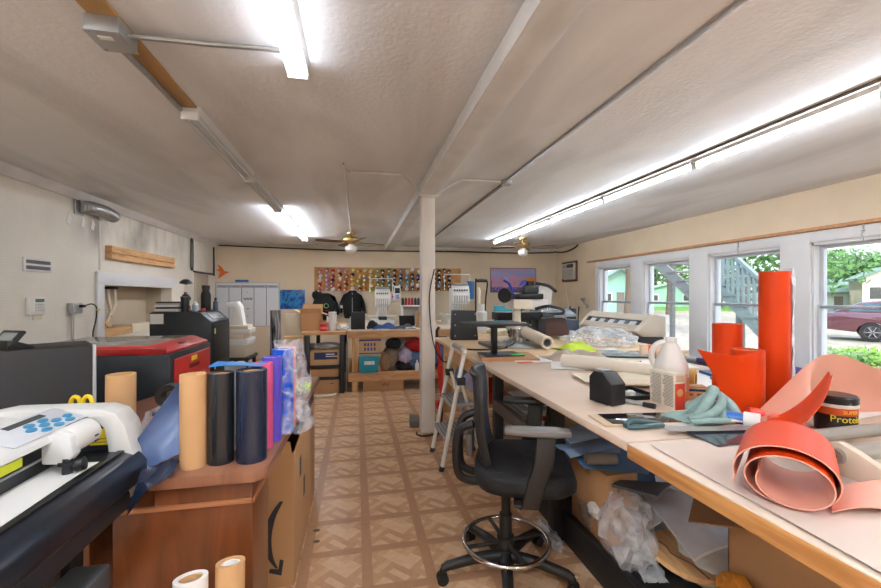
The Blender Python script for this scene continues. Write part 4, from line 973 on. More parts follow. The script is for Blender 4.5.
tag(MB().blob((-.72, 1.75, zd+.06), (.07, .10, .07), .5, 2.2, 2, flat=zd).build('plastic_wrap', clear, None, (-.72, 1.75, zd)), 'crumpled clear wrap on the desk behind the slate blue sheet', 'plastic')
t = T('tape_gun', (-.86, 2.15, zd), 'black tape dispenser on the desk behind the short cardboard tube', 'tape dispenser')
MB().box((-.93, 2.1, zd), (-.79, 2.2, zd+.03), .006).build('base', black, t); MB().pipe((-.87, 2.12, zd+.085), (-.87, 2.18, zd+.085), .055, .03).build('tape_reel', black, t); MB().box((-.82, 2.11, zd+.02), (-.79, 2.19, zd+.11), .004).build('cutter_arm', black, t)
# leaning carton with the arrow mark
t = T('cardboard_box', (-.37, 2.45, 0), 'tall open cardboard box with a black curved arrow, beside the brown desk', 'box')
mb = MB(); mb.box((-.45, 2.00, 0), (-.445, 2.95, .62)); mb.box((-.295, 2.00, 0), (-.29, 2.95, .62)); mb.box((-.445, 2.00, 0), (-.295, 2.005, .62)); mb.box((-.445, 2.945, 0), (-.295, 2.95, .62)); mb.box((-.445, 2.005, 0), (-.295, 2.945, .006)); bx = mb.build('carton', card, t)
mb = MB(); mb.sheet(lambda u, v: (-.2925+.0-.015*v*0+.035*v, 2.02+.9*u, .62+.10*v), 4, 2, .004); mb.build('side_flap', card, t)
mb = MB(); mb.sheet(lambda u, v: (-.44+.14*u, 2.0025-.05*v, .62+.07*v), 2, 2, .004); mb.build('front_flap', cardl, t)
mb = MB()
path = smooth([(-.345, 0, .40), (-.385, 0, .33), (-.405, 0, .24), (-.395, 0, .15), (-.365, 0, .09)], 6); n = len(path)
def arrowf(u, v):
    i = min(int(u*(n-1)), n-2); f_ = u*(n-1)-i; p = path[i].lerp(path[i+1], f_); w_ = .004+.013*math.sin(u*PI*.9+.3)
    return (p.x+(v-.5)*w_*2, 1.9985, p.z)
mb.sheet(arrowf, 24, 2, .001); mb.build('curved_arrow', inkm, t)
MB().prism([(-.40, .075), (-.345, .055), (-.335, .125), (-.352, .13), (-.358, .085), (-.395, .092)], (1.9975, 1.9995), 'y').build('arrow_head', inkm, t)
for y, z in ((2.2, .42), (2.35, .25), (2.75, .5)): B((-.2902, y, z), (-.2885, y+.05, z+.10)).build('printed_mark', inkm, t)
# two tubes on the floor in front
roll(-.415, 1.12, 0, .042, .60, paper, 'white tube with brown core leaning on the desk front, left one', lean=(-.05, .17), corem=kraft, name='paper_tube')
roll(-.335, 1.15, 0, .038, .61, kraft, 'brown tube with rolled white paper inside, leaning on the desk front', lean=(-.03, .17), corem=paper, name='paper_tube')
# ---------------------------------------------------------------- back work benches
lumber = ramp_mat('lumber', [(.3, (186, 134, 88)), (.55, (212, 164, 118)), (.75, (222, 180, 136))], 3, 'noise', .65, (1, 8, 8), dist=1)
lumberz = ramp_mat('lumber_upright', [(.3, (186, 140, 92)), (.55, (212, 172, 122)), (.75, (222, 186, 140))], 3, 'noise', .65, (8, 8, 1), dist=1)
BZ = .875
t = T('workbench', (.3, 6.4, 0), 'long timber workbench with lower shelf, left of the post by the back wall', 'workbench')
B((-.14, 5.80, BZ-.02), (1.55, 8.0, BZ), .003).build('benchtop', mat('bench_white', (222, 206, 184), .5, var=.05), t)
for nm, y in (('front_rail', 5.82), ('rear_rail', 7.9)): B((-.13, y, BZ-.115), (1.53, y+.04, BZ-.02), .004).build(nm, lumber, t)
for x in (-.07, 1.40):
    for y in (5.86, 7.8): B((x, y, 0), (x+.085, y+.085, BZ-.02), .004).build('leg', lumberz, t)
B((-.12, 5.82, .145), (1.53, 5.86, .275), .004).build('shelf_rail', lumber, t)
B((-.12, 5.86, .22), (1.53, 7.2, .245), .003).build('lower_shelf', ply, t)
t = T('workbench', (-.6, 6.4, 0), 'shorter dark-legged workbench full of cartons at the left of the back benches', 'workbench')
B((-.74, 5.78, .815), (-.145, 7.6, .86), .004).build('benchtop', lumber, t)
for x in (-.70, -.235):
    B((x, 5.79, 0), (x+.06, 5.87, .815), .004).build('leg', dgrey, t); B((x, 7.4, 0), (x+.06, 7.48, .815), .004).build('leg', dgrey, t)
for z in (.355, .19): B((-.64, 5.82, z), (-.235, 7.2, z+.035), .003).build('shelf', dgrey, t)
B((-1.02, 5.9, .51), (-.70, 7.2, .545), .003).build('side_shelf', dgrey, t)
for y in (5.92, 7.1): B((-1.02, y, 0), (-.98, y+.05, .545)).build('leg', dgrey, t)
def carton(a, b, label, m=card, tape=True, open_top=False, name='cardboard_box', grp=None, parts=None):
    c = ((a[0]+b[0])/2, (a[1]+b[1])/2, a[2])
    t = T(name, c, label, 'box', grp)
    if open_top:
        w_ = .004; mb = MB(); mb.box(a, (b[0], b[1], a[2]+w_)); mb.box(a, (a[0]+w_, b[1], b[2])); mb.box((b[0]-w_, a[1], a[2]), b); mb.box(a, (b[0], a[1]+w_, b[2])); mb.box((a[0], b[1]-w_, a[2]), b)
        mb.build('body', m, t)
        h = b[2]; k = open_top
        MB().sheet(lambda u, v: (a[0]+(b[0]-a[0])*u, a[1]-.01*v-.06*v*k, h+.0+.09*v*(1-k)-.02*v*k), 2, 2, .004).build('front_flap', m, t)
        MB().sheet(lambda u, v: (a[0]-.09*v, a[1]+(b[1]-a[1])*u, h+.05*v), 2, 2, .004).build('side_flap', cardl, t)
        MB().sheet(lambda u, v: (b[0]+.08*v, a[1]+(b[1]-a[1])*u, h-.03*v), 2, 2, .004).build('side_flap', m, t)
        MB().sheet(lambda u, v: (a[0]+(b[0]-a[0])*u, b[1]+.02*v, h+.12*v), 2, 2, .004).build('rear_flap', m, t)
    else:
        B(a, b, .004).build('body', m, t)
        if tape:
            ym = (a[1]+b[1])/2; mb = MB(); mb.box((a[0]-.001, ym-.025, b[2]-.06), (b[0]+.001, ym+.025, b[2]+.001)); mb.build('tape_strip', mat('tape_tan', (176, 138, 92), .25), t)
    return t
# under the left bench
t = carton((-1.0, 5.94, .545), (-.72, 6.5, .79), 'light cardboard box with dark printed word under the left bench end', cardl)
text('TRUDAN', .075, inkm, t, (-.86, 5.9385, .60), (R(90), 0, 0))
carton((-.98, 6.0, .15), (-.72, 6.5, .40), 'plain cardboard box low behind the desk end, under the left bench', card)
B1 = carton((-.63, 5.84, .39), (-.245, 6.3, .60), 'cardboard box with navy printed panel on upper shelf of the left bench', cardl)
B((-.58, 5.836, .47), (-.27, 5.841, .57)).build('navy_print', mat('print_navy', (40, 56, 96), .6), B1)
for z, w_ in ((.535, .12), (.505, .16)): B((-.425, 5.835, z), (-.425+w_, 5.8365, z+.014)).build('print_line', paper, B1)
tag(MB().blob((-.42, 6.0, .64), (.19, .12, .05), .35, 2.2, 3, flat=.601).build('plastic_bag', mat('grey_poly', (176, 178, 180), .3), None, (-.42, 6.0, .6)), 'grey plastic bag lying on the navy printed box, left bench', 'bag')
carton((-.63, 5.85, .225), (-.25, 6.3, .335), 'flat cardboard box on the lower shelf of the left bench', card)
B2 = carton((-.63, 5.84, 0), (-.245, 6.3, .185), 'wide cardboard box on the floor under the left bench', card)
for x in (-.36,): B((x, 5.8355, .13), (x+.04, 5.841, .14)).build('printed_mark', inkm, B2)
tag(B((-.155, 5.9, 0), (-.145, 6.5, .66)).build('flattened_cardboard', mat('card_white', (206, 196, 180), .8), None, (-.15, 6.2, 0)), 'flattened pale cardboard standing between the two back benches', 'cardboard')
tag(MB().tube(smooth([(-.62, 5.72, .012), (-.5, 5.66, .012), (-.36, 5.67, .012), (-.28, 5.74, .012)], 6), .012, 8).build('white_strap', paper, None, (-.45, 5.7, 0)), 'white curved strip on the floor in front of the left bench', 'strip')
# under the right bench
B3 = carton((.03, 5.88, .245), (.34, 6.3, .76), 'cardboard box with blue printing on the bench shelf above the teal bin', cardl)
pbl = mat('print_blue', (60, 78, 140), .6)
B((.03, 5.876, .71), (.34, 5.881, .73)).build('print_band', pbl, B3)
for z in (.57, .635):
    for k in range(4): B((.10+k*.045, 5.8755, z), (.125+k*.045, 5.8775, z+.045), .004).build('print_block', pbl, B3)
B((.03, 5.876, .525), (.34, 5.881, .54)).build('print_band', pbl, B3)
t = T('plastic_bin', (.17, 5.84, .245), 'teal plastic bin with white label on the bench shelf', 'bin')
teal = mat('teal_plastic', (22, 150, 170), .35)
mb = MB(); mb.lathe([(.001, 0), (.155, 0), (.185, .22), (.19, .225), (.19, .235), (.18, .235), (.15, .01), (.001, .01)], (.17, 5.865, .275), 4, sx=1, sy=.55)
mb = MB(); mb.prism([(.045, .275), (.285, .275), (.305, .49), (.03, .49)], (5.76, 5.875), 'y', bev=.008); mb.build('body', teal, t)
mb = MB(); mb.box((.022, 5.75, .485), (.313, 5.88, .505), .006); mb.build('rim', teal, t)
for x in (.05, .12, .20, .27): MB().box((x, 5.752, .29), (x+.012, 5.762, .48), .003).build('rib', teal, t)
B((.10, 5.752, .39), (.24, 5.756, .44)).build('label', paper, t)
tag(MB().blob((.385, 5.93, .385), (.09, .09, .15), .25, 2, 6, flat=.245).build('paper_sack', mat('brown_sack', (150, 118, 84), .8, bump=.2, bs=20), None, (.375, 5.98, .245)), 'crumpled brown paper sack right of the teal bin', 'bag')
t = T('baseball_cap', (.52, 6.0, .60), 'black baseball cap with white badge on the bench shelf clothes', 'cap')
MB().lathe([(.11, 0), (.115, .05), (.09, .10), (.04, .125), (.001, .13)], (.52, 5.97, .615), 22).build('crown', jack, t); MB().sheet(lambda u, v: (.52+(.10+.01*v)*math.cos(-PI*.15-u*PI*.7), 6.0+(.10+.075*v)*math.sin(-PI*.15-u*PI*.7), .62-.02*v), 12, 3, .004).build('brim', jack, t)
B((.48, 5.878, .66), (.56, 5.895, .70), .004).build('badge', paper, t)
tag(MB().blob((.54, 6.15, .42), (.16, .22, .22), .2, 2, 16, flat=.245).build('clothes_bundle', mat('tan_cloth', (150, 134, 116), .9, bump=.3, bs=30), None, (.54, 6.15, .245)), 'tan clothes bundle under the black cap', 'clothes')
def cloth(name, c, r, seed, m, label, flat=None, amp=.4, fr=2.3, cat='clothes', sub=4):
    o = MB().blob(c, r, amp, fr, seed, sub, flat).build(name, m, None, (c[0], c[1], flat if flat is not None else c[2]), ang=70); return tag(o, label, cat)
redc = mat('red_cloth', (176, 30, 32), .85, bump=.3, bs=25); denim = mat('denim_cloth', (96, 124, 168), .85, var=.12, bump=.3, bs=25); lav = mat('lavender_cloth', (176, 170, 200), .85, bump=.3, bs=25)
cloth('shirt', (.90, 5.99, .62), (.20, .18, .10), 21, redc, 'bright red shirt crumpled on top of the bench shelf pile', None)
cloth('shirt', (.95, 5.98, .42), (.21, .17, .17), 22, denim, 'blue denim shirts heaped below the red shirt', .245)
cloth('shirt', (.70, 5.93, .48), (.10, .12, .11), 23, lav, 'pale lavender shirt between the brown sack and the denim pile', None)
cloth('bag', (.68, 5.95, .335), (.115, .11, .10), 24, jack, 'black lumpy bag at the front of the bench shelf', .245, cat='bag')
cloth('shirt', (.74, 6.2, .62), (.2, .18, .12), 25, mat('pale_cloth', (196, 190, 186), .9, bump=.3, bs=25), 'pale grey shirt behind the red one on the bench shelf', None)
cloth('shirt', (.9, 6.35, .40), (.32, .2, .22), 28, jack, 'dark clothes at the back of the bench shelf', .245)
cloth('shirt', (1.27, 6.05, .46), (.12, .16, .23), 26, denim, 'blue denim bundle on the bench shelf behind the post', .245)
cloth('shirt', (1.22, 6.2, .72), (.16, .15, .05), 27, mat('navy_cloth', (36, 42, 66), .9, bump=.3), 'navy cloth high on the bench shelf near the post')
t = bottle(.855, 5.83, .275, .03, .15, paper, paper, 'white spray bottle standing on the bench shelf rail', 'spray_bottle')
B4 = carton((.085, 5.84, 0), (.66, 6.3, .165), 'low wide cardboard box filled with white papers under the bench', card, open_top=0)
for k in range(3): MB().sheet(lambda u, v, k=k: (.10+.5*u, 5.9+.3*v, .165+.012*k+.012*math.sin(u*5+k)), 8, 3, .002).build('paper_sheet', paper, B4)
for x in (.34, .40): MB().tube([(x, 5.836, .10), (x+.03, 5.834, .07), (x+.06, 5.836, .11)], .004, 5).build('printed_scribble', inkm, B4)
# on top of the benches
bz = .86
t = carton((-.78, 5.98, bz), (-.50, 6.28, bz+.25), 'open cardboard box on the left end of the back benches', card, open_top=.2)
t = T('paper_towel_roll', (-.345, 6.0, bz), 'white paper towel roll standing on the back bench', 'roll')
MB().pipe((-.345, 6.0, bz), (-.345, 6.0, bz+.265), .055, .02).build('paper', paper, t); MB().pipe((-.345, 6.0, bz+.001), (-.345, 6.0, bz+.264), .0195, .017).build('core', kraft, t)
t = T('red_tin', (-.46, 5.93, bz), 'squat red tin on the bench beside the paper towel roll', 'tin')
MB().lathe([(.001, 0), (.056, 0), (.056, .10), (.001, .10)], (-.46, 5.93, bz), 24).build('body', redp, t); MB().lathe([(.001, .10), (.06, .10), (.06, .125), (.001, .127)], (-.46, 5.93, bz), 24).build('lid', mat('tin_lid', (206, 120, 100), .4), t); MB().lathe([(.0565, .03), (.0568, .06)], (-.46, 5.93, bz), 24).build('label_band', mat('tin_band', (226, 120, 110), .4), t)
tag(MB().sheet(lambda u, v: (-.44+.12*u, 6.1+.1*v, bz+.005+.20*v*(1-.6*u)), 4, 4, .002).build('paper_sheet', paper, None, (-.4, 6.1, bz)), 'white paper sheet propped behind the red tin', 'paper')
tag(MB().blob((-.2, 6.0, bz+.03), (.09, .10, .05), .5, 2.5, 8, flat=bz+.001).build('paper_heap', paper, None, (-.2, 6.0, bz)), 'crumpled white paper left of the black board on the bench', 'paper')
tag(MB().prism([(-.16, 0), (-.10, .17), (-.08, .19), (-.06, 0)], (6.1, 6.13), 'y', o=(0, 0, BZ)).build('paper_cone', paper, None, (-.1, 6.1, BZ)), 'white folded paper standing behind the black board', 'paper')
bz = BZ
t = T('black_case', (.015, 5.95, bz), 'black upright box on the back bench under the zip jacket', 'case')
B((-.085, 5.88, bz), (.115, 6.02, bz+.25), .006).build('body', mat('case_black', (28, 28, 30), .5), t)
MB().tube(smooth([(-.02, 5.95, bz+.25), (-.02, 5.95, bz+.28), (.05, 5.95, bz+.28), (.05, 5.95, bz+.25)], 4), .006, 6).build('handle', black, t)
def flatcloth(x0, y0, x1, y1, z, m, label, seed, h=.05, name='cloth', cat='cloth', rz=0, n=26, th=.004):
    cx, cy = (x0+x1)/2, (y0+y1)/2
    def f(u, v):
        x, y = x0+(x1-x0)*u, y0+(y1-y0)*v
        q = Vector((x*6, y*6, seed*5.3)); e = min(1, 4*min(u, 1-u)+.15)*min(1, 4*min(v, 1-v)+.15)
        k = h*e*max(0, .55+noise.noise(q)+.5*noise.noise(q*2.1))
        dx = x-cx; dy = y-cy; c, s = math.cos(rz), math.sin(rz)
        w_ = .12*noise.noise(Vector((u*3, v*3, seed)))
        return (cx+c*dx-s*dy+w_*(x1-x0)*.3, cy+s*dx+c*dy+w_*(y1-y0)*.3, z+th/2+.001+k)
    return tag(MB().sheet(f, n, n, th).build(name, m, None, (cx, cy, z), ang=75), label, cat)
flatcloth(.22, 5.86, .58, 6.1, bz, mat('denim_dark', (58, 82, 136), .85, var=.2, vs=18), 'blue jeans spread on the bench in front of the embroidery machine', 2, .07, 'jeans', 'clothes')
flatcloth(.46, 5.85, .84, 6.05, bz, mat('grey_cloth', (70, 74, 84), .85, var=.2), 'dark grey garment on the bench beside the blue jeans', 7, .05, 'garment', 'clothes')
flatcloth(.14, 5.9, .34, 6.2, bz, jack, 'black cloth on the bench left of the blue jeans', 11, .08, 'cloth')
t = T('laptop', (.77, 6.25, bz), 'open black laptop on the back bench near the post', 'laptop')
B((.64, 6.02, bz), (.88, 6.24, bz+.02), .004).build('keyboard_base', black, t); MB().xf
mb = MB(); mb.xf = Matrix.Translation((.76, 6.24, bz+.02)) @ Matrix.Rotation(R(-28), 4, 'X'); mb.box((-.12, -.006, 0), (.12, .006, .17), .004); sc2 = mb.build('screen_lid', black, t)
tag(MB().box((.68, 5.86, bz), (.84, 5.98, bz+.025), .004, (0, 0, .2)).build('paper_pad', paper, None, (.76, 5.92, bz)), 'white paper pad on the bench edge in front of the laptop', 'paper')
carton((.90, 6.02, bz), (1.06, 6.3, bz+.23), 'small cardboard box on the bench directly behind the post', card)
# little white shelf with bottles of thread
t = T('table_shelf', (.86, 6.75, bz), 'small white table shelf on the bench behind the laptop', 'shelf')
B((.72, 6.65, bz+.30), (1.06, 6.9, bz+.325), .003).build('top', white, t)
for x in (.725, 1.03): B((x, 6.66, bz), (x+.025, 6.89, bz+.30), .002).build('side', white, t)
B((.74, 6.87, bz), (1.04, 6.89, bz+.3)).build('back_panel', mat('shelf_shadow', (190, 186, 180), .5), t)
for k, (cn, c) in enumerate((('black', (30, 28, 30)), ('dark red', (130, 30, 40)), ('red', (196, 36, 40)), ('crimson', (160, 24, 40)), ('dark', (44, 36, 44)), ('navy', (36, 44, 80)))):
    x = .75+k*.053; o = T('thread_cone', (x, 6.76, bz+.325), '%s thread cone, %s from left on the small white shelf' % (cn, ORDW[k+1]), 'thread spool', 'thread cones on the white shelf')
    MB().lathe([(.001, 0), (.024, 0), (.022, .11), (.001, .11)], (x, 6.76, bz+.325), 14).build('thread', mat('cone_'+cn.replace(' ', '_'), c, .6), o); MB().lathe([(.001, .11), (.012, .11), (.01, .125), (.001, .125)], (x, 6.76, bz+.325), 10).build('core_tip', black, o)
# embroidery machines
emb = mat('machine_white', (232, 231, 226), .35, var=.02)
def embroidery(x, y, z, label, extra):
    t = T('embroidery_machine', (x, y, z), label, 'embroidery machine', 'embroidery machines', local=True)
    B((-.24, -.28, 0), (.24, .32, .09), .02).build('base', emb, t)
    mb = MB(); mb.prism([(.05, .09), (.30, .09), (.30, .62), (-.16, .62), (-.16, .44), (.05, .40)], (-.10, .10), 'x', bev=.015); mb.build('body', emb, t)
    mb = MB(); mb.prism([(-.20, .33), (-.14, .33), (-.14, .66), (-.17, .66), (-.24, .50), (-.24, .38)], (-.155, .155), 'x', bev=.01); nh = mb.build('needle_head', emb, t)
    for k in range(6): B((-.125+k*.043, -.248, .36), (-.105+k*.043, -.236, .48), .004).build('needle_case', mat('needle_grey', (170, 172, 174), .3), nh)
    for k in range(6): MB().cyl((-.115+k*.043, -.205, .24), (-.115+k*.043, -.205, .34), .004, n=6).build('needle_bar', chrome, nh)
    for k in range(6): MB().cyl((-.115+k*.043, -.225, .58), (-.115+k*.043, -.245, .575), .014, n=12).build('tension_knob', dgrey, nh)
    mb = MB(); mb.box((-.13, -.20, .66), (.13, -.14, .70), .004); mb.build('thread_guide', mat('guide_grey', (150, 152, 156), .35), t)
    MB().box((-.34, -.30, .155), (.34, -.26, .175), .004).build('pantograph_bar', emb, t)
    MB().box((-.36, -.34, .16), (-.30, -.1, .185), .004).build('hoop_arm', mat('hoop_grey', (206, 206, 204), .4), t); MB().box((.28, -.34, .16), (.38, -.1, .185), .004).build('hoop_arm', mat('hoop_grey', (206, 206, 204), .4), t)
    MB().box((-.08, -.34, .09), (.08, .05, .15), .01).build('cylinder_arm', dgrey, t)
    mb = MB(); mb.tube([(-.25, .0, .6), (-.25, .0, .86), (.22, .0, .86), (.22, .0, .6)], .009, 8); mb.build('thread_tree', emb, t)
    if extra:
        B((.24, -.16, .45), (.37, -.12, .72), .008).build('control_box', emb, t); B((.255, -.164, .58), (.355, -.158, .68), .002).build('screen', mat('screen_dark', (40, 44, 48), .15), t); B((.265, -.164, .48), (.345, -.158, .56), .002).build('keypad', mat('pad_blue', (120, 140, 190), .4), t)
    else:
        B((.16, -.14, .42), (.26, .0, .74), .006).build('blue_panel', mat('panel_blue', (50, 110, 170), .4), t)
    return t
em_ = embroidery(.42, 7.0, BZ, 'white multi-needle embroidery machine with control screen, left of the post', True); em_.scale = (.82, .82, .9)
t = T('workbench', (2.0, 6.6, 0), 'pale workbench behind the post carrying the second embroidery machine', 'workbench')
B((1.57, 5.95, BZ-.04), (2.75, 8.0, BZ), .004).build('benchtop', mat('bench_white2', (216, 196, 170), .5), t)
B((1.57, 5.97, BZ-.13), (2.75, 6.01, BZ-.04), .004).build('front_rail', lumber, t)
for x in (1.6, 2.64):
    for y in (6.02, 7.8): B((x, y, 0), (x+.08, y+.08, BZ-.04), .004).build('leg', lumberz, t)
embroidery(1.76, 7.0, BZ, 'white multi-needle embroidery machine with blue side panel, right of the post', False)
t = T('sign_card', (.70, 8.75, 1.36), 'white card with one blue and one red letter H behind the embroidery machine', 'sign')
t.location = (.72, yb(.72)-.012, 1.22)
t['label'] = 'white card with one blue and one red letter H on the back wall'
ORG[t.name] = Vector((0, 0, 0))
B((-.16, -.008, 0), (.16, .0, .21), .002).build('card', paper, t); text('H', .17, mat('ink_blue', (70, 110, 150), .6), t, (-.07, -.01, .105), (R(90), 0, 0)); text('H', .17, redp, t, (.08, -.01, .105), (R(90), 0, 0))
t = T('tube_loop_frame', (2.08, 6.7, BZ), 'tall black looped frame standing right of the second embroidery machine', 'frame')
MB().tube(smooth([(2.0, 6.7, BZ), (2.0, 6.7, 1.58), (2.03, 6.7, 1.63), (2.16, 6.7, 1.63), (2.21, 6.7, 1.58), (2.18, 6.7, 1.3), (2.16, 6.7, BZ)], 5), .014, 8).build('frame_loop', black, t); MB().tube([(2.01, 6.7, 1.615), (2.2, 6.7, 1.615)], .03, 10).build('foam_grip', black, t)
tag(MB().lathe([(.001, 0), (.04, 0), (.05, .12), (.035, .26), (.045, .36), (.02, .42), (.001, .43)], (2.11, 6.9, BZ+.2), 14).build('mannequin_bust', cream, None, (2.11, 6.9, BZ+.2)), 'small cream figure shape behind the black looped frame', 'figure')
tag(B((2.02, 6.8, BZ), (2.2, 7.0, BZ+.2), .006).build('storage_box', card, None, (2.11, 6.9, BZ)), 'small brown box carrying the cream figure shape', 'box')
tag(MB().blob((1.62, 6.1, BZ+.03), (.13, .1, .04), .4, 2.4, 31, flat=BZ+.001).build('fabric_scrap', mat('blue_cloth', (40, 74, 150), .85), None, (1.62, 6.1, BZ)), 'blue fabric scrap at the bench edge right of the post', 'cloth')
tag(MB().blob((1.80, 6.12, BZ+.05), (.12, .1, .06), .4, 2.4, 33, flat=BZ+.001).build('fabric_scrap', lav, None, (1.8, 6.12, BZ)), 'pale lavender fabric on the bench right of the blue scrap', 'cloth')
# clear wrapped roll standing behind the desk
tag(B((-1.0, 6.05, .79), (-.76, 6.12, 1.10), .004).build('beige_board', cream, None, (-.88, 6.08, .79)), 'beige board standing on the box with the dark printed word', 'board')
t = T('film_roll', (-.95, 5.55, 0), 'tall silver film roll standing left of the back benches', 'roll')
MB().pipe((-1.03, 5.55, 0), (-1.03, 5.55, 1.17), .068, .05).build('outer_layer', ramp_mat('silver_film', [(.35, (60, 62, 66)), (.5, (200, 206, 212)), (.62, (90, 94, 98))], 9, 'noise', .15, (3, 3, .3), metal=.5), t); MB().pipe((-1.03, 5.55, .002), (-1.03, 5.55, 1.168), .049, .043).build('core', kraft, t)
# cable on the post and mop like red tool
cable([(.75, 3.945, 1.62), (.70, 3.935, 1.35), (.72, 3.93, 1.0), (.77, 3.93, .8), (.85, 3.97, .7), (.95, 4.2, .66)], .006, 'thin black cord hanging against the white post', k=6)
cable([(.95, 4.25, .5), (.86, 4.05, .25), (.80, 3.9, .03), (.72, 3.86, .012), (.62, 3.84, .012), (.57, 3.9, .012), (.58, 3.96, .012)], .009, 'black cord curling on the floor at the foot of the post', k=6)
tag(MB().prism([(.53, 4.14), (.62, 4.12), (.66, 4.34), (.56, 4.40)], (0, .07), 'z', bev=.01).build('floor_pedal', mat('pedal_grey', (104, 96, 88), .6), None, (.59, 4.2, 0)), 'dusty grey foot pedal on the floor behind the post', 'pedal')
t = T('upright_vacuum', (.98, 4.85, 0), 'red and black upright stick vacuum leaning behind the stepladder', 'vacuum cleaner')
MB().box((.93, 4.7, 0), (1.17, 4.9, .08), .02).build('floor_head', redp, t)
MB().tube([(1.05, 4.83, .06), (1.03, 4.85, .3), (1.0, 4.88, .5)], [.05, .06, .04], 14).build('body', redp, t)
MB().tube([(1.0, 4.88, .48), (.975, 4.92, .82)], .022, 12).build('tube', redp, t); MB().tube(smooth([(.975, 4.92, .8), (.972, 4.93, .92), (1.0, 4.95, .96)], 4), .018, 10).build('handle', black, t)
MB().tube(smooth([(1.06, 4.84, .3), (1.14, 4.9, .4), (1.12, 4.95, .7), (1.04, 4.95, .85)], 5), .009, 8).build('hose', black, t)
# ---------------------------------------------------------------- drafting chair
def make_chair():
    t = T('drafting_chair', (.71, 1.87, 0), 'black drafting chair with chrome foot ring at the long worktable', 'chair', rz=R(-20))
    fab = mat('chair_fabric', (15, 15, 17), .8, var=.15, vs=30, bump=.25, bs=150); plas = mat('chair_plastic', (27, 25, 24), .5, var=.06)
    mesh_ = mat('chair_back_mesh', (20, 28, 46), .55, var=.08, bump=.2, bs=200)
    mb = MB()
    def seatf(u, v):
        return None
    # seat: rounded slab with waterfall front
    prof = []
    n = 28; ring = []
    for i in range(n):
        a = 2*PI*i/n; c, s = math.cos(a), math.sin(a)
        ex = math.copysign(abs(c)**.6, c)*.235; ey = math.copysign(abs(s)**.6, s)*.25
        ring.append((ex+.085, ey))
    levels = [(.80, .485), (.95, .492), (1.0, .52), (1.0, .55), (.96, .575), (.85, .588), (.5, .584), (.001, .580)]
    vs = []; fs = []
    for k, z in levels:
        for (x, y) in ring:
            dz = -.03*max(0, (x-.19)/.13)**2 if z > .5 else 0
            vs.append(((x-.085)*k+.085, y*k, z+dz))
    m_ = len(levels)
    for j in range(m_-1):
        for i in range(n): fs.append([j*n+i, j*n+(i+1) % n, (j+1)*n+(i+1) % n, (j+1)*n+i])
    fs.append(list(range(n-1, -1, -1)))
    mb.add(vs, fs); mb.build('seat', fab, t, ang=60)
    # backrest: curved panel with frame
    def backf(u, v):
        y = (u-.5)*2; z = .60+.39*v
        w_ = .195*(1-.12*(1-v)**2)*(1-.55*max(0, v-.72)**2/.078*.35)
        x = -.115-.0*v-.10*max(0, v-.6)*v-.035*math.sin(v*PI)*.8+.04*(y*y)
        return (x, y*w_, z)
    MB().sheet(backf, 16, 18, .022).build('backrest', mesh_, t, ang=70)
    edge = [Vector(backf(0, k/14)) for k in range(15)]+[Vector(backf(k/10, 1)) for k in range(1, 11)]+[Vector(backf(1, 1-k/14)) for k in range(1, 15)]+[Vector(backf(1-k/10, 0)) for k in range(1, 10)]
    MB().tube([p+Vector((-.006, 0, 0)) for p in edge], .017, 8, True).build('back_frame', plas, t)
    for s in (-1, 1):
        MB().tube(smooth([(-.15, s*.10, .76), (-.22, s*.09, .72), (-.235, s*.08, .60), (-.22, s*.06, .50), (-.15, s*.05, .47), (-.03, s*.04, .475)], 5), [.020]*26, 8).build('back_bracket', plas, t)
    MB().box((-.19, -.07, .585), (-.155, .07, .70), .015).build('lumbar_support', mat('lumbar_grey', (96, 92, 88), .4), t)
    for s in (-1, 1):
        mb = MB(); mb.prism([(.06, .46), (.13, .46), (.195, .66), (.205, .775), (.125, .775), (.115, .66)], (s*.255-.018, s*.255+.018), 'y', bev=.008); mb.build('arm_post', plas, t)
        mb = MB(); mb.prism([(-.01, -.030), (.06, -.042), (.20, -.045), (.265, -.03), (.265, .03), (.20, .045), (.06, .042), (-.01, .030)], (.774, .800), 'z', o=(0, s*.255, 0), bev=.010); mb.build('armrest', mat('armrest_grey', (104, 100, 96), .5) if s < 0 else plas, t)
        MB().box((.03, min(s*.05, s*.26), .455), (.12, max(s*.05, s*.26), .475), .006).build('arm_bracket', plas, t)
    MB().box((-.11, -.09, .445), (.15, .09, .488), .012).build('seat_mechanism', plas, t)
    MB().tube([(.05, -.10, .455), (.06, -.24, .45)], .008, 8).build('lever', plas, t)
    MB().cyl((0, 0, .12), (0, 0, .30), .030, n=20).build('column_sleeve', plas, t); MB().cyl((0, 0, .29), (0, 0, .46), .022, n=18).build('gas_column', black, t)
    # foot ring
    MB().tube([(.205*math.cos(a), .205*math.sin(a), .17) for a in [i*2*PI/44 for i in range(44)]], .011, 10, True).build('foot_ring', chrome, t)
    MB().cyl((0, 0, .15), (0, 0, .19), .042, n=20).build('ring_hub', plas, t)
    for k in range(4):
        a = R(25+90*k); MB().tube([(.03*math.cos(a), .03*math.sin(a), .165), (.20*math.cos(a), .20*math.sin(a), .168)], .010, 8).build('ring_spoke', plas, t)
    MB().cyl((0, 0, .07), (0, 0, .135), .048, .038, n=20).build('base_hub', plas, t)
    for k in range(5):
        a = R(200+72*k); c, s = math.cos(a), math.sin(a)
        MB().tube([(.03*c, .03*s, .098), (.16*c, .16*s, .10), (.29*c, .29*s, .082), (.315*c, .315*s, .07)], [.030, .026, .022, .018], 10).build('base_arm', plas, t)
        mb = MB(); px, py = .315*c, .315*s
        for d in (-.013, .013): mb.cyl((px-s*d-s*.008, py+c*d+c*.008, .027), (px-s*d+s*.008, py+c*d-c*.008, .027), .027, n=18)
        mb.box((px-.013, py-.013, .03), (px+.013, py+.013, .072), .005); mb.build('caster', black, t)
    return t
make_chair()
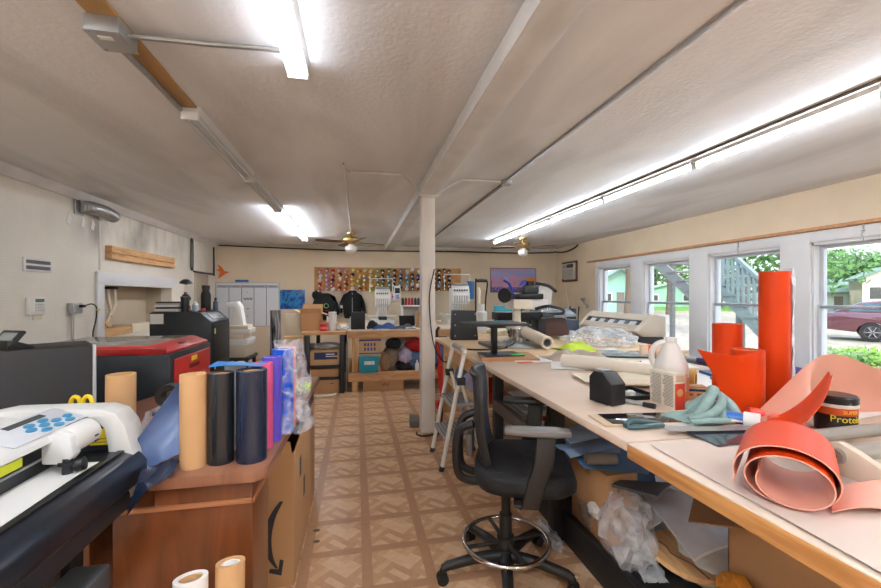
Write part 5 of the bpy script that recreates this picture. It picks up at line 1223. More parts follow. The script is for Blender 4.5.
# ---------------------------------------------------------------- folding stepladder
t = T('stepladder', (.78, 3.28, 0), 'white folding two-step ladder with grey treads beside the worktable', 'stepladder')
lw = mat('ladder_white', (216, 210, 198), .45, var=.05); tread = mat('tread_grey', (150, 148, 144), .6, var=.08)
for y in (3.07, 3.47):
    MB().tube([(.645, y, .02), (.82, y, .90)], .017, 10).build('front_rail', lw, t); MB().cyl((.638, y, 0), (.647, y, .035), .021, n=12).build('rubber_foot', dgrey, t)
    yr = y+(.04 if y < 3.3 else -.04)
    MB().tube([(.80, yr, .70), (1.0, yr, .02)], .013, 10).build('rear_rail', lw, t); MB().cyl((1.005, yr, 0), (.998, yr, .03), .017, n=12).build('rubber_foot', dgrey, t)
    MB().box((.76, y-.025, .66), (.83, y+.025, .72), .008).build('hinge', dgrey, t)
MB().tube(smooth([(.82, 3.07, .90), (.826, 3.09, .93), (.826, 3.45, .93), (.82, 3.47, .90)], 4), .017, 10).build('top_bar', lw, t)
MB().tube([(.826, 3.13, .93), (.826, 3.41, .93)], .021, 10).build('grip', tread, t)
for z, x in ((.245, .69), (.50, .745)):
    st_ = B((x-.03, 3.085, z-.02), (x+.17, 3.455, z+.012), .006).build('tread', tread, t)
    for k in range(6): B((x-.02+k*.03, 3.10, z+.012), (x-.008+k*.03, 3.44, z+.016)).build('tread_rib', mat('tread_dark', (116, 114, 112), .7), st_)
MB().tube([(.86, 3.12, .25), (.935, 3.13, .25)], .008, 6).build('brace', lw, t)
MB().tube([(.98, 3.11, .10), (.98, 3.43, .10)], .010, 8).build('rear_bar', lw, t)
# ---------------------------------------------------------------- long worktables
TZ = .86
topm = ramp_mat('tan_worktop', [(.3, (196, 172, 150)), (.55, (210, 188, 168)), (.75, (218, 200, 182))], 2.0, 'noise', .5, (1, 1, 1), dist=.4)
edgem = mat('worktop_edge', (176, 134, 92), .6, var=.1)
blk = mat('table_black', (24, 23, 22), .5, var=.1)
def table(y0, y1, x1, label, m, th, legs, shelf_z, xo=0):
    t = T('worktable', (1.6, (y0+y1)/2, 0), label, 'worktable', 'long worktables in a row')
    B((.90+xo, y0, TZ-th), (x1, y1, TZ), .003).build('tabletop', m, t)
    B((.903+xo, y0+.004, TZ-th-.004), (x1-.003, y1-.004, TZ-th*.5), .001).build('top_edge', edgem, t)
    for x, y in legs: B((x, y, 0), (x+.07, y+.07, TZ-th), .004).build('leg', blk, t)
    return t
tm = table(1.225, 3.13, 2.42, 'long tan-topped black-legged worktable in the middle of the row', topm, .03, [(1.06, 2.06), (1.06, 3.02), (2.3, 1.3), (2.3, 3.02)], .12)
B((1.15, 1.30, .10), (2.36, 3.08, .14), .004).build('lower_shelf', blk, tm); B((1.12, 1.24, .0), (1.16, 3.1, .16), .004).build('floor_rail', blk, tm)
MB().tube([(1.02, 2.10, .44), (1.10, 2.12, .82)], .03, 4).build('brace', blk, tm)
B((1.05, 2.14, .46), (1.10, 3.05, .54), .004).build('shelf_rail', mat('rail_brown', (70, 58, 48), .6), tm); B((1.10, 2.14, .49), (2.3, 3.05, .51), .003).build('middle_shelf', ply, tm)
tn = table(.25, 1.215, 2.42, 'nearest worktable with a thick plywood edge, at the right of the photo', mat('white_worktop', (226, 208, 190), .45, var=.04), .045, [(1.5, .3), (2.3, .3)], .12)
B((.895, .25, TZ-.05), (.912, 1.215, TZ-.004), .002).build('plywood_edge', ramp_mat('ply_edge', [(.35, (172, 114, 60)), (.6, (202, 146, 86))], 4, 'noise', .55, (1, 1, 14)), tn)
B((1.12, .3, .0), (1.16, 1.215, .16), .004).build('floor_rail', blk, tn); B((1.15, .3, .10), (2.36, 1.20, .14), .004).build('lower_shelf', blk, tn)
tf = table(3.14, 4.75, 2.95, 'far plywood worktable carrying the heat press', mat('ply_top', (222, 190, 150), .5, var=.05), .03, [], .12)
for x, y in ((1.0, 3.25), (1.0, 4.6), (2.8, 4.6), (2.8, 3.25)): B((x, y, 0), (x+.085, y+.085, TZ-.03), .004).build('leg', lumberz, tf)
B((1.0, 3.3, .38), (2.8, 4.6, .40), .003).build('lower_shelf', ply, tf); B((.99, 3.3, .66), (1.03, 4.6, .80), .004).build('side_rail', lumber, tf)
# paper overlay on the nearest table
tag(MB().sheet(lambda u, v: (.905+.62*u+.05*v, .42+.76*v-.04*u, TZ+.004+.004*max(0, math.sin(u*9+v*5))), 14, 14, .001).build('paper_cover', mat('pinkish_paper', (212, 194, 180), .6, var=.02), None, (1.2, .8, TZ)), 'large pale paper sheet covering the front corner of the nearest worktable', 'paper')
z0 = TZ
# --- items on the long table, front to back
def sheetq(p, z, m, label, name='paper_sheet', cat='paper', th=.0015, wav=.003, seed=0, n=8):
    """flat sheet from four corner points"""
    a, b, c, d = [Vector((*q, 0)) for q in p]
    def f(u, v):
        w_ = a.lerp(b, u).lerp(d.lerp(c, u), v); w_.z = z+th/2+.0006+wav*(1+noise.noise(Vector((u*3+seed, v*3, seed*2))))
        return w_
    return tag(MB().sheet(f, n, n, th).build(name, m, None, ((a.x+c.x)/2, (a.y+c.y)/2, z), ang=60), label, cat)
# orange coil lying at the table edge
t = T('orange_vinyl_coil', (1.08, .80, z0), 'loosely coiled orange vinyl lying open-ended on the front corner of the nearest table', 'vinyl coil')
e1 = Vector((.60, -.80, 0)); ax = Vector((.80, .60, 0)); cc = Vector((.978, .762, z0))
sp = []
N_ = 96
for i in range(N_+1):
    u = i/N_; a = R(215)-u*2.15*2*PI; k = 1-.36*u
    rx, rz = .102*k, .074*k
    sp.append((e1*(rx*math.cos(a)+.012*u), max(.004+.006*u, .074*.98+rz*math.sin(a)-.012*u)))
sp = [(Vector((-.102*.6, .102*.8, 0)), .03), (Vector((-.098*.6, .098*.8, 0)), .05)]+sp[2:]
nn = len(sp)
def coilf(u, v):
    q = u*(nn-1); i = min(int(q), nn-2); f_ = q-i
    d = sp[i][0].lerp(sp[i+1][0], f_); h = sp[i][1]*(1-f_)+sp[i+1][1]*f_
    p = cc+d+ax*(v*.255+.012*math.sin(u*6)); p.z = z0+h*(1+.0*v)+.003
    return p
mb = MB(); mb.keepn = True; mb.sheet(coilf, 150, 6, .003, (0, 1)); mb.build('coil_sheet', [orange, linerp], t, ang=60)
def tailf(u, v):
    p = cc+e1*(-.02+.20*u)+ax*(.02+.20*v+.10*u); p.z = z0+.005+.012*u*math.sin(v*3+1)+.02*max(0, u-.7)
    return p
MB().sheet(tailf, 12, 8, .0025, (0, 0)).build('coil_tail', linerp, t)
def tail2(u, v):
    p = cc+e1*(.08+.15*u)+ax*(.03+.14*v+.12*u); p.z = z0+.012+.012*math.sin(u*4)+.05*u*u*v
    return p
MB().sheet(tail2, 12, 8, .0025, (0, 0)).build('coil_tail', linerp, t)
# standing orange rolls
og = 'standing orange vinyl rolls'
roll(1.825, 1.47, z0, .057, .605, orange, 'tallest orange vinyl roll standing on the table before the windows', core=True, wall=.02, grp=og)
roll(1.635, 1.43, z0, .06, .27, orange, 'shortest orange vinyl roll standing left of the tallest one', wall=.02, grp=og)
roll(1.745, 1.63, z0, .062, .365, orange, 'middle height orange vinyl roll standing behind the shortest one', wall=.02, grp=og)
def flare(u, v):
    a0, a1 = Vector((1.60, 1.375, z0+.004)), Vector((1.52, 1.43, z0+.022)); b0, b1 = Vector((1.62, 1.368, z0+.272)), Vector((1.40, 1.45, z0+.275))
    p = (a0*(1-u)+a1*u)*(1-v)+(b0*(1-u)+b1*u)*v; p.y -= .03*math.sin(u*PI)*(.4+.6*v); p.z += -.02*math.sin(u*PI)*v
    p.x += .02*math.sin(v*PI)*u
    return p
tag(MB().sheet(flare, 14, 14, .002).build('vinyl_sheet', orange, None, (1.5, 1.4, z0)), 'orange vinyl edge flaring out like a spout from the shortest roll', 'vinyl sheet')
mb = MB()
def wrap2(u, v):
    a = R(-60)+R(110)*u; k = .062+.012*noise.noise((u*6, v*9, 2)); return (1.825+(k+.035*u*math.sin(v*PI))*math.cos(a)+.012*math.sin(v*9)*u+.03*u, 1.47+k*math.sin(a), z0+.002+.62*v)
tag(mb.sheet(wrap2, 14, 30, .001).build('plastic_wrap', film('white_wrap', (240, 240, 245), .85), None, (1.9, 1.47, z0)), 'white crinkled plastic wrap on the right side of the tallest orange roll', 'plastic wrap')
# big orange sheet waving up over the right end
bp_ = smooth([(1.30, 1.19, z0+.006), (1.44, 1.20, z0+.012), (1.56, 1.205, z0+.028), (1.64, 1.19, z0+.07), (1.69, 1.22, z0+.08), (1.70, 1.31, z0+.02), (1.80, 1.345, z0+.006), (2.0, 1.33, z0+.006), (2.3, 1.30, z0+.006)], 5)
tp_ = smooth([(1.36, 1.30, z0+.008), (1.50, 1.31, z0+.02), (1.62, 1.325, z0+.08), (1.715, 1.30, z0+.18), (1.775, 1.285, z0+.235), (1.84, 1.28, z0+.262), (1.93, 1.27, z0+.255), (2.08, 1.25, z0+.20), (2.35, 1.22, z0+.13)], 5)
def along(path, u):
    q = u*(len(path)-1); i = min(int(q), len(path)-2); return path[i].lerp(path[i+1], q-i)
def bigf(u, v):
    p = along(bp_, u).lerp(along(tp_, u), v); p.y += .03*math.sin(v*PI)*max(0, u-.4); return p
t = T('orange_vinyl_sheet', (1.8, 1.3, z0), 'large loose orange vinyl sheet with pink backing rising in a wave, right edge', 'vinyl sheet')
MB().sheet(bigf, 60, 14, .002).build('backing_side', linerp, t, ang=70)
Lp = smooth([(1.31, 1.09, z0+.03), (1.425, 1.08, z0+.055), (1.49, 1.08, z0+.09), (1.56, 1.085, z0+.148), (1.62, 1.10, z0+.222)], 5)
Up = smooth([(1.50, 1.235, z0+.035), (1.57, 1.225, z0+.062), (1.64, 1.215, z0+.105), (1.70, 1.21, z0+.158), (1.765, 1.22, z0+.215)], 5)
def stripf(u, v):
    p = along(Up, u).lerp(along(Lp, u), v); q = along(Lp, 1).lerp(along(Up, 1), .5)
    p = p.lerp(q, max(0, u-.55)**2*2.4); p.z -= .014*math.sin(v*PI); return p
MB().sheet(stripf, 30, 8, .002).build('film_side', orange, t, ang=70)
# tub with the yellow word
t = T('protein_tub', (1.745, 1.18, z0), 'black and orange plastic tub with yellow lettering behind the orange sheet', 'tub')
tc_ = (1.745, 1.18, z0)
MB().lathe([(.001, 0), (.056, 0), (.060, .005), (.060, .10), (.057, .104), (.001, .104)], tc_, 32).build('body', black, t)
MB().lathe([(.0606, .066), (.0612, .068), (.0612, .090), (.0606, .092)], tc_, 32).build('orange_band', mat('band_orange', (196, 80, 30), .4), t)
MB().lathe([(.0606, .092), (.063, .094), (.063, .104), (.0606, .106)], tc_, 32).build('neck_ring', mat('ring_pale', (226, 212, 200), .4), t)
MB().lathe([(.062, .105), (.064, .108), (.064, .128), (.058, .134), (.001, .135)], tc_, 32).build('lid', mat('lid_black', (34, 30, 28), .3), t)
def ctext(body, size, m, parent, c, r, ang, z):
    o = text(body, size, m, parent, (0, 0, 0), (0, 0, 0), ext=.0006)
    base = ORG[parent.name]
    for v in o.data.vertices:
        a = ang+v.co.x/r; rr = r+v.co.z+.0008; y = v.co.y
        v.co = Vector((c[0]+rr*math.cos(a), c[1]+rr*math.sin(a), z+y))-base
    o.location = (0, 0, 0); return o
yl = mat('letter_yellow', (240, 214, 40), .5)
ctext('Protein', .034, yl, t, tc_, .060, R(-112), z0+.053); ctext('SUPER', .018, mat('letter_gold', (240, 180, 50), .5), t, tc_, .0612, R(-104), z0+.079)
# beige roller applicator at the right edge
t = T('roller_applicator', (1.6, .92, z0), 'beige tabletop roller machine with two steel rollers at the right edge', 'roller machine')
bgm = mat('beige_metal', (206, 190, 168), .4, var=.04)
mb = MB(); mb.prism([(.62, 0), (1.09, 0), (1.09, .03), (1.06, .066), (1.03, .070), (1.0, .060), (.985, .045), (.955, .035), (.92, .05), (.905, .085), (.87, .098), (.83, .085), (.75, .05), (.62, .04)], (1.295, 1.32), 'x', o=(0, 0, z0), bev=.004); mb.build('side_plate', bgm, t)
rl = mat('roller_steel', (168, 160, 150), .3, metal=.6, var=.05)
for y, z, lx in ((1.045, .040, 2.3), (.87, .06, 2.2)):
    MB().cyl((1.28, y, z0+z), (lx, y+.03, z0+z), .021, n=22).build('roller', rl, t); MB().cyl((1.272, y, z0+z), (1.282, y, z0+z), .009, n=12).build('roller_pin', mat('pin_brown', (92, 70, 56), .5), t)
B((1.32, .64, z0+.0), (2.3, 1.05, z0+.012), .003).build('bed', bgm, t)
tag(MB().box((1.46, .68, z0+.0122), (1.9, .80, z0+.02), .002).build('paper_stack', paper, None, (1.7, .74, z0+.012)), 'small stack of white paper lying on the bed of the roller machine', 'paper')
# tape rolls, blue film roll, coral piece
t = T('tape_roll', (1.455, 1.255, z0), 'white and blue roll of film lying on its side among the orange rolls', 'roll')
d_ = Vector((-.10, .13, .0)).normalized(); p0 = Vector((1.47, 1.235, z0+.030))
MB().pipe(p0, p0+d_*.05, .029, .012).build('white_end', paper, t); MB().pipe(p0+d_*.05, p0+d_*.17, .022, .012).build('blue_body', mat('film_blue', (60, 110, 190), .3), t); MB().pipe(p0-d_*.001, p0+d_*.03, .0125, .008).build('core', kraft, t)
tag(MB().lathe([(.001, 0), (.03, 0), (.034, .01), (.034, .05), (.025, .055), (.001, .055)], (1.56, 1.30, z0+.02), 18, (-.8, .5, .1)).build('coral_roll', mat('coral_red', (230, 60, 40), .4), None, (1.54, 1.32, z0)), 'short coral red roll lying behind the white and blue film roll', 'roll')
tag(MB().box((1.52, 1.215, z0+.002), (1.60, 1.27, z0+.05), .008, (0, 0, .5)).build('coral_block', mat('coral_soft', (232, 110, 90), .4), None, (1.56, 1.24, z0)), 'soft coral coloured block right of the white film roll', 'block')
sheetq([(1.145, 1.10), (1.50, 1.13), (1.55, 1.24), (1.16, 1.28)], z0+.008, mat('dark_acetate', (58, 66, 78), .12, coat=.4), 'dark glossy acetate sheet lying in front of the teal cloth', 'acetate_sheet', 'sheet', wav=.002)
sheetq([(1.08, 1.24), (1.42, 1.19), (1.44, 1.23), (1.10, 1.29)], z0+.016, mat('metal_strip', (150, 148, 142), .35, metal=.5), 'long metal straightedge lying beside the dark acetate sheet', 'straightedge', 'ruler', wav=.001)
sheetq([(1.38, 1.265), (1.47, 1.26), (1.47, 1.30), (1.38, 1.31)], z0+.02, cream, 'small cream paper pad between the teal cloth and the film roll', 'paper_pad', 'paper', th=.006)
# teal cloth heap
def tealf(u, v):
    x = 1.24+.235*u; y = 1.29+.16*v+.02*math.sin(u*7); q = Vector((u*2.6, v*2.6, 4.4))
    e = min(1, 3.6*min(u, 1-u))*min(1, 3.6*min(v, 1-v))
    h = e*(.014+.045*math.exp(-((u-.62)**2/.06+(v-.55)**2/.10))+.022*abs(noise.noise(q*1.4))*2)
    return (x+.05*noise.noise(q+Vector((7, 0, 0))), y+.05*noise.noise(q+Vector((0, 9, 0))), z0+.008+max(0, h))
mb = MB(); mb.sheet(tealf, 48, 40, .006)
for pts, r_ in (([(1.25, 1.33, .02), (1.30, 1.315, .035), (1.35, 1.31, .05), (1.40, 1.33, .085), (1.42, 1.38, .10), (1.40, 1.42, .07)], .016), ([(1.42, 1.37, .105), (1.44, 1.34, .07), (1.45, 1.31, .03), (1.47, 1.29, .015)], .020), ([(1.29, 1.35, .03), (1.33, 1.34, .06), (1.37, 1.36, .085), (1.41, 1.38, .115), (1.43, 1.40, .08)], .022), ([(1.24, 1.31, .015), (1.30, 1.29, .022), (1.36, 1.285, .020), (1.42, 1.29, .018)], .013), ([(1.40, 1.40, .09), (1.37, 1.42, .05), (1.33, 1.43, .03)], .02)):
    p_ = smooth([(x, y, z0+.004+z) for x, y, z in pts], 6); mb.tube(p_, [r_*(.45+.55*math.sin(PI*(i+1)/(len(p_)+1))) for i in range(len(p_))], 10)
for v in mb.v:
    q = v*22; v += Vector((noise.noise(q), noise.noise(q+Vector((5, 0, 0))), .6*noise.noise(q+Vector((0, 5, 0)))))*.006; v.z = max(v.z, z0+.004)
tag(mb.build('cleaning_cloth', mat('sage_cloth', (140, 166, 160), .9, var=.10, vs=40, bump=.3, bs=120), None, (1.35, 1.37, z0), ang=80), 'crumpled sage green cleaning cloth on the long worktable', 'cloth')
# scissors and cutter in front
t = T('scissors', (1.10, 1.33, z0), 'dark teal handled cutting tool lying at the front table edge', 'cutting tool')
dk = mat('teal_dark', (54, 84, 88), .4)
MB().tube(smooth([(.985, 1.345, z0+.012), (1.02, 1.36, z0+.022), (1.08, 1.35, z0+.018), (1.13, 1.33, z0+.012)], 5), .011, 8).build('handle', dk, t); MB().tube(smooth([(.985, 1.335, z0+.010), (1.02, 1.315, z0+.014), (1.08, 1.32, z0+.014), (1.13, 1.325, z0+.012)], 5), .009, 8).build('handle', dk, t)
MB().box((1.12, 1.312, z0+.004), (1.27, 1.330, z0+.010), .002, (0, 0, -.08)).build('blade', steelg, t)
# dark tablet with a framed mat
t = T('smoked_panel', (1.10, 1.43, z0), 'flat dark glossy panel in a cream frame on the long worktable', 'panel', rz=R(-7))
B((-.17, -.075, 0.001), (.155, .07, .008), .002).build('frame', mat('frame_cream', (206, 182, 150), .5), t); B((-.135, -.062, .008), (.15, .062, .011), .001).build('dark_surface', mat('smoked_glass', (34, 32, 32), .08, coat=.5), t); B((.03, -.01, .011), (.07, .01, .0115)).build('white_mark', mat('mark_grey', (150, 150, 150), .5), t)
# marker
t = T('marker_pen', (1.27, 1.60, z0), 'white and black marker pen lying between the black box and the printed carton', 'marker')
MB().cyl((1.225, 1.672, z0+.011), (1.262, 1.60, z0+.011), .0095, n=14).build('barrel', mat('pen_grey', (160, 160, 158), .4), t); MB().cyl((1.262, 1.60, z0+.011), (1.285, 1.555, z0+.011), .0115, n=14).build('cap', black, t)
# black angular box with tray
t = T('angular_box', (1.14, 1.69, z0), 'black angular plastic box with slanted top on the long worktable', 'box', rz=R(-77))
mb = MB(); mb.prism([(-.066, .004), (.066, .004), (.066, .10), (.015, .146), (-.04, .146), (-.066, .118)], (-.045, .045), 'y', bev=.004); mb.build('body', mat('box_black', (18, 18, 19), .5), t)
B((-.05, -.03, .1465), (.0, .03, .155), .003).build('grey_clip', steelg, t)
for x, y in ((-.05, -.035), (.05, -.035), (-.05, .035), (.05, .035)): MB().cyl((x, y, 0), (x, y, .006), .008, n=10).build('foot', paper, t)
t = T('tray', (1.33, 1.80, z0), 'low black tray beside the black angular box', 'tray')
mb = MB(); mb.box((1.21, 1.70, z0+.0005), (1.42, 1.90, z0+.004)); mb.box((1.21, 1.70, z0), (1.42, 1.708, z0+.022)); mb.box((1.21, 1.89, z0), (1.42, 1.90, z0+.022)); mb.box((1.21, 1.70, z0), (1.218, 1.9, z0+.022)); mb.box((1.412, 1.70, z0), (1.42, 1.9, z0+.022)); mb.build('body', black, t)
tag(MB().blob((1.31, 1.76, z0+.02), (.03, .02, .014), .5, 3, 12, 3).build('cable_end', paper, None, (1.31, 1.76, z0+.005)), 'small white cable connector lying in the black tray', 'connector')
# printed carton and the jug
t = T('printed_carton', (1.375, 1.59, z0), 'upright cream printed carton with a red side in front of the white jug', 'carton', rz=R(4))
B((-.028, -.07, 0), (.028, .07, .158), .002).build('body', mat('carton_cream', (222, 208, 188), .6), t)
mb = MB(); r5 = random.Random(4)
for c_ in range(2):
    for k in range(22): mb.box((-.0288, -.062+c_*.066, .012+k*.0062), (-.028, -.062+c_*.066+r5.uniform(.045, .06), .0145+k*.0062))
mb.build('printed_text', mat('print_grey', (120, 112, 104), .7), t)
B((-.026, -.0712, .0), (.026, -.070, .115), .0005).build('red_panel', mat('carton_red', (196, 58, 36), .5), t); MB().cyl((0, -.0718, .075), (0, -.070, .075), .017, n=20).build('round_emblem', mat('emblem_gold', (200, 150, 90), .5), t); B((-.022, -.0712, .122), (.022, -.070, .15)).build('top_panel', mat('emblem_tan', (196, 170, 140), .5), t)
t = T('plastic_jug', (1.50, 1.71, z0), 'white one gallon plastic jug of orange liquid with a handle', 'jug')
jc = (1.50, 1.71, z0); jugw = mat('jug_white', (226, 220, 212), .35, var=.01)
MB().lathe([(.001, 0), (.07, 0), (.077, .008), (.077, .15), (.074, .165), (.05, .225), (.032, .262), (.024, .272), (.022, .285), (.001, .285)], jc, 32).build('body', jugw, t)
MB().lathe([(.0245, .268), (.0255, .272), (.0255, .292), (.023, .296), (.001, .296)], jc, 24).build('cap', jugw, t)
hd_ = Vector((-.78, .55, 0))
MB().tube(smooth([Vector(jc)+hd_*.015+Vector((0, 0, .268)), Vector(jc)+hd_*.045+Vector((0, 0, .268)), Vector(jc)+hd_*.075+Vector((0, 0, .245)), Vector(jc)+hd_*.088+Vector((0, 0, .20)), Vector(jc)+hd_*.074+Vector((0, 0, .155))], 5), .014, 10).build('handle', jugw, t)
MB().lathe([(.0772, .006), (.0776, .009), (.0776, .108), (.0772, .11)], jc, 32).build('orange_liquid', mat('jug_orange', (232, 128, 66), .35), t)
mb = MB()
def lblf(u, v):
    a = R(-140)+R(70)*u; return (jc[0]+.0782*math.cos(a), jc[1]+.0782*math.sin(a), z0+.045+.085*v)
mb.sheet(lblf, 10, 3, .0006); lo_ = mb.build('label', mat('label_peach', (226, 178, 146), .5), t)
for k in range(4):
    mb = MB(); mb.sheet(lambda u, v, k=k: (jc[0]+.0788*math.cos(R(-135)+R(40)*u), jc[1]+.0788*math.sin(R(-135)+R(40)*u), z0+.06+k*.016+.006*v), 6, 1, .0004); mb.build('label_line', mat('line_rust', (190, 84, 50), .5), lo_)
# small box with yellow tape behind
t = T('wooden_box', (1.62, 1.70, z0), 'small cream wooden box with blue print beside the orange rolls', 'box', rz=R(-25))
B((-.05, -.03, 0), (.05, .03, .055), .003).build('body', ply, t); B((-.043, -.0312, .035), (.043, -.030, .046)).build('print_band', mat('print_navy', (40, 56, 96), .6), t)
for x in (-.03, .005): B((x, -.0312, .012), (x+.02, -.030, .026)).build('print_mark', mat('print_rust', (170, 90, 60), .6), t)
B((-.052, -.032, .054), (.052, .032, .058), .001).build('lid', mat('lid_tan', (190, 150, 104), .6), t)
MBt = MB(); t = T('tape_roll', (1.70, 1.83, z0), 'yellow tape roll standing on edge behind the small cream box', 'tape roll')
MB().pipe((1.70, 1.86, z0+.058), (1.74, 1.81, z0+.058), .058, .036).build('tape', mat('tape_yellow', (218, 172, 84), .4), t); MB().pipe((1.699, 1.861, z0+.058), (1.741, 1.809, z0+.058), .0355, .031).build('core', kraft, t)
# papers and boards across the middle of the table
sheetq([(1.45, 1.95), (2.0, 1.75), (2.35, 2.1), (1.75, 2.35)], z0, paper, 'large white paper sheet spread behind the jug', wav=.004, seed=3)
sheetq([(1.25, 2.05), (1.75, 1.95), (1.85, 2.25), (1.3, 2.3)], z0+.012, cream, 'cream paper sheet lying in front of the long white paper roll', wav=.004, seed=5)
sheetq([(1.5, 2.55), (2.3, 2.35), (2.38, 2.7), (1.7, 2.8)], z0, paper, 'white paper sheet under the glass plate', wav=.004, seed=8)
sheetq([(1.15, 2.85), (1.6, 2.75), (1.72, 3.1), (1.3, 3.12)], z0, paper, 'white paper sheets near the heat press board', wav=.003, seed=6)
sheetq([(1.9, 1.25), (2.38, 1.3), (2.36, 1.7), (1.95, 1.62)], z0, paper, 'white paper behind the tallest orange roll by the window', wav=.003, seed=9)
sheetq([(1.38, 1.9), (1.62, 1.85), (1.66, 1.97), (1.42, 2.02)], z0+.022, mat('warm_board', (226, 206, 178), .6), 'pale warm board lying behind the black tray', 'board', 'board', th=.008, wav=.001)
sheetq([(1.28, 2.52), (1.62, 2.42), (1.72, 2.72), (1.42, 2.80)], z0, paper, 'white paper sheet lying in front of the taupe fabric', wav=.004, seed=12)
sheetq([(1.78, 3.0), (2.3, 3.14), (2.35, 3.4), (1.85, 3.2)], z0+.004, paper, 'white paper strip between the taupe fabric and the glass plate', wav=.004, seed=13)
t = T('paper_roll', (1.65, 2.35, z0), 'long white paper roll lying diagonally across the worktable', 'roll')
MB().pipe((1.42, 2.62, z0+.045), (1.86, 2.02, z0+.045), .042, .03).build('paper', mat('roll_cream', (226, 216, 200), .6), t)
def openroll(u, v):
    a = -1.2+u*3.1; return (1.55+.30*v+.0*u+.075*math.cos(a)*.8, 2.72-.34*v+.075*math.cos(a)*.7, z0+.004+.03+.03*math.sin(a))
tag(MB().sheet(openroll, 14, 4, .003).build('paper_curl', cream, None, (1.7, 2.55, z0)), 'loosely curled cream paper lying behind the long white roll', 'paper')
t = T('glass_plate', (2.2, 3.0, z0), 'thin glass plate with dark edge lying on the worktable toward the windows', 'plate', rz=R(-20))
B((-.20, -.15, .012), (.22, .17, .020), .002).build('glass', mat('plate_glass', (150, 176, 186), .05, metal=.3, coat=.6), t); B((-.21, -.16, .001), (.23, .18, .012), .002).build('backing', dgrey, t)
t = T('carton', (2.34, 2.92, z0), 'peach and orange carton standing near the glass plate', 'carton', rz=R(-25))
B((-.055, -.03, 0), (.0, .03, .095), .002).build('peach_half', mat('peach', (228, 196, 170), .5), t); B((.0, -.03, 0), (.06, .03, .095), .002).build('orange_half', mat('carton_orange', (226, 92, 44), .5), t)
bagm = film('cloudy_bag', (240, 244, 248), .42, .08, .3, 10)
tag(MB().blob((2.45, 3.75, z0+.055), (.34, .30, .12), .4, 2.2, 14, flat=z0+.001, sub=4).build('plastic_bag', bagm, None, (2.45, 3.75, z0), ang=4), 'big heap of clear crinkled plastic on the far worktable', 'plastic bag')
flatcloth(1.80, 3.22, 2.12, 3.55, z0, mat('lime_cloth', (190, 214, 60), .8), 'lime green cloth in front of the clear plastic heap', 41, .06)
flatcloth(1.45, 2.80, 1.95, 3.10, z0, mat('taupe_cloth', (178, 164, 146), .75, var=.06), 'crumpled taupe fabric on the worktable before the lime green cloth', 44, .06)
t = T('paper_roll', (1.75, 3.9, z0), 'thick beige cardboard roll slanting down behind the heat press', 'roll')
MB().pipe((1.74, 4.42, z0+.16), (1.70, 3.42, z0+.07), .058, .042).build('outer_layer', mat('beige_roll', (222, 206, 184), .6), t); MB().pipe((1.7401, 4.419, z0+.16), (1.7, 3.421, z0+.07), .0415, .034).build('core', steelg, t)
tag(MB().blob((1.85, 4.3, z0+.07), (.16, .2, .10), .3, 2, 51, flat=z0+.001).build('cloth', jack, None, (1.85, 4.3, z0)), 'black cloth heaped beside the thick beige roll', 'cloth')
# heat press (cap press) on its board
sheetq([(.93, 2.96), (1.36, 2.86), (1.42, 3.22), (1.0, 3.28)], z0, mat('press_board', (176, 122, 78), .5), 'brown wooden board under the heat press pedestal', 'wooden_board', 'board', th=.02, wav=0)
t = T('press_platen', (1.085, 3.12, z0+.0206), 'black flat press table on a black pedestal in front of the heat press', 'press table')
B((.98, 3.0, z0+.0212), (1.3, 3.24, z0+.030), .003).build('base_plate', dgrey, t); B((1.065, 3.09, z0+.030), (1.105, 3.15, z0+.26), .004).build('pedestal', blackm, t); B((.86, 2.98, z0+.26), (1.34, 3.38, z0+.278), .006).build('platen', mat('platen_black', (30, 29, 29), .6), t); B((1.04, 3.06, z0+.24), (1.16, 3.2, z0+.26), .004).build('platen_bracket', blackm, t)
tag(MB().box((1.19, 2.98, z0+.031), (1.30, 3.05, z0+.036), .001).build('green_strip', mat('strip_green', (80, 190, 90), .5), None, (1.24, 3.01, z0+.03)), 'bright green strip on the press table base', 'strip')
tag(MB().box((1.16, 2.79, z0+.003), (1.28, 2.83, z0+.008), .002, (0, 0, .15)).build('orange_strip', mat('strip_orange', (216, 104, 50), .5), None, (1.22, 2.81, z0)), 'flat orange strip at the front edge of the wooden board', 'strip')
hp = mat('press_cream', (224, 214, 198), .4, var=.03)
t = T('heat_press', (1.62, 4.0, z0), 'cream swing-arm heat press with blue arm and black clamps on the far table', 'heat press')
mb = MB(); mb.prism([(1.42, 3.55), (1.74, 3.55), (1.74, 4.12), (1.54, 4.12), (1.30, 3.72)], (z0, z0+.02), 'z', bev=.004); mb.build('base_plate', mat('press_grey', (160, 164, 166), .4, metal=.2), t)
B((1.22, 3.6, z0+.0005), (1.42, 4.0, z0+.03), .004).build('base_foot', mat('foot_olive', (84, 78, 62), .5), t)
MB().lathe([(.07, .02), (.07, .15), (.06, .155), (.06, .02)], (1.64, 4.0, z0), 24, closed=True).build('chrome_collar', chrome, t)
MB().cyl((1.64, 4.0, z0+.02), (1.64, 4.0, z0+.40), .048, .042, n=24).build('column', hp, t)
B((1.70, 3.95, z0), (1.73, 4.05, z0+.22), .004).build('side_plate', steelg, t)
B((1.55, 3.86, z0+.36), (1.76, 4.12, z0+.46), .012).build('arm_block', hp, t)
B((1.76, 3.92, z0+.35), (1.96, 4.08, z0+.46), .012).build('arm', white, t)
mb = MB(); mb.prism([(1.82, .46), (2.0, .40), (2.02, .58), (1.95, .62), (1.86, .54)], (3.94, 4.06), 'y', o=(0, 0, z0), bev=.01); mb.build('head_cover', white, t)
B((1.62, 3.9, z0+.46), (1.9, 4.08, z0+.52), .012).build('clamp_body', blackm, t)
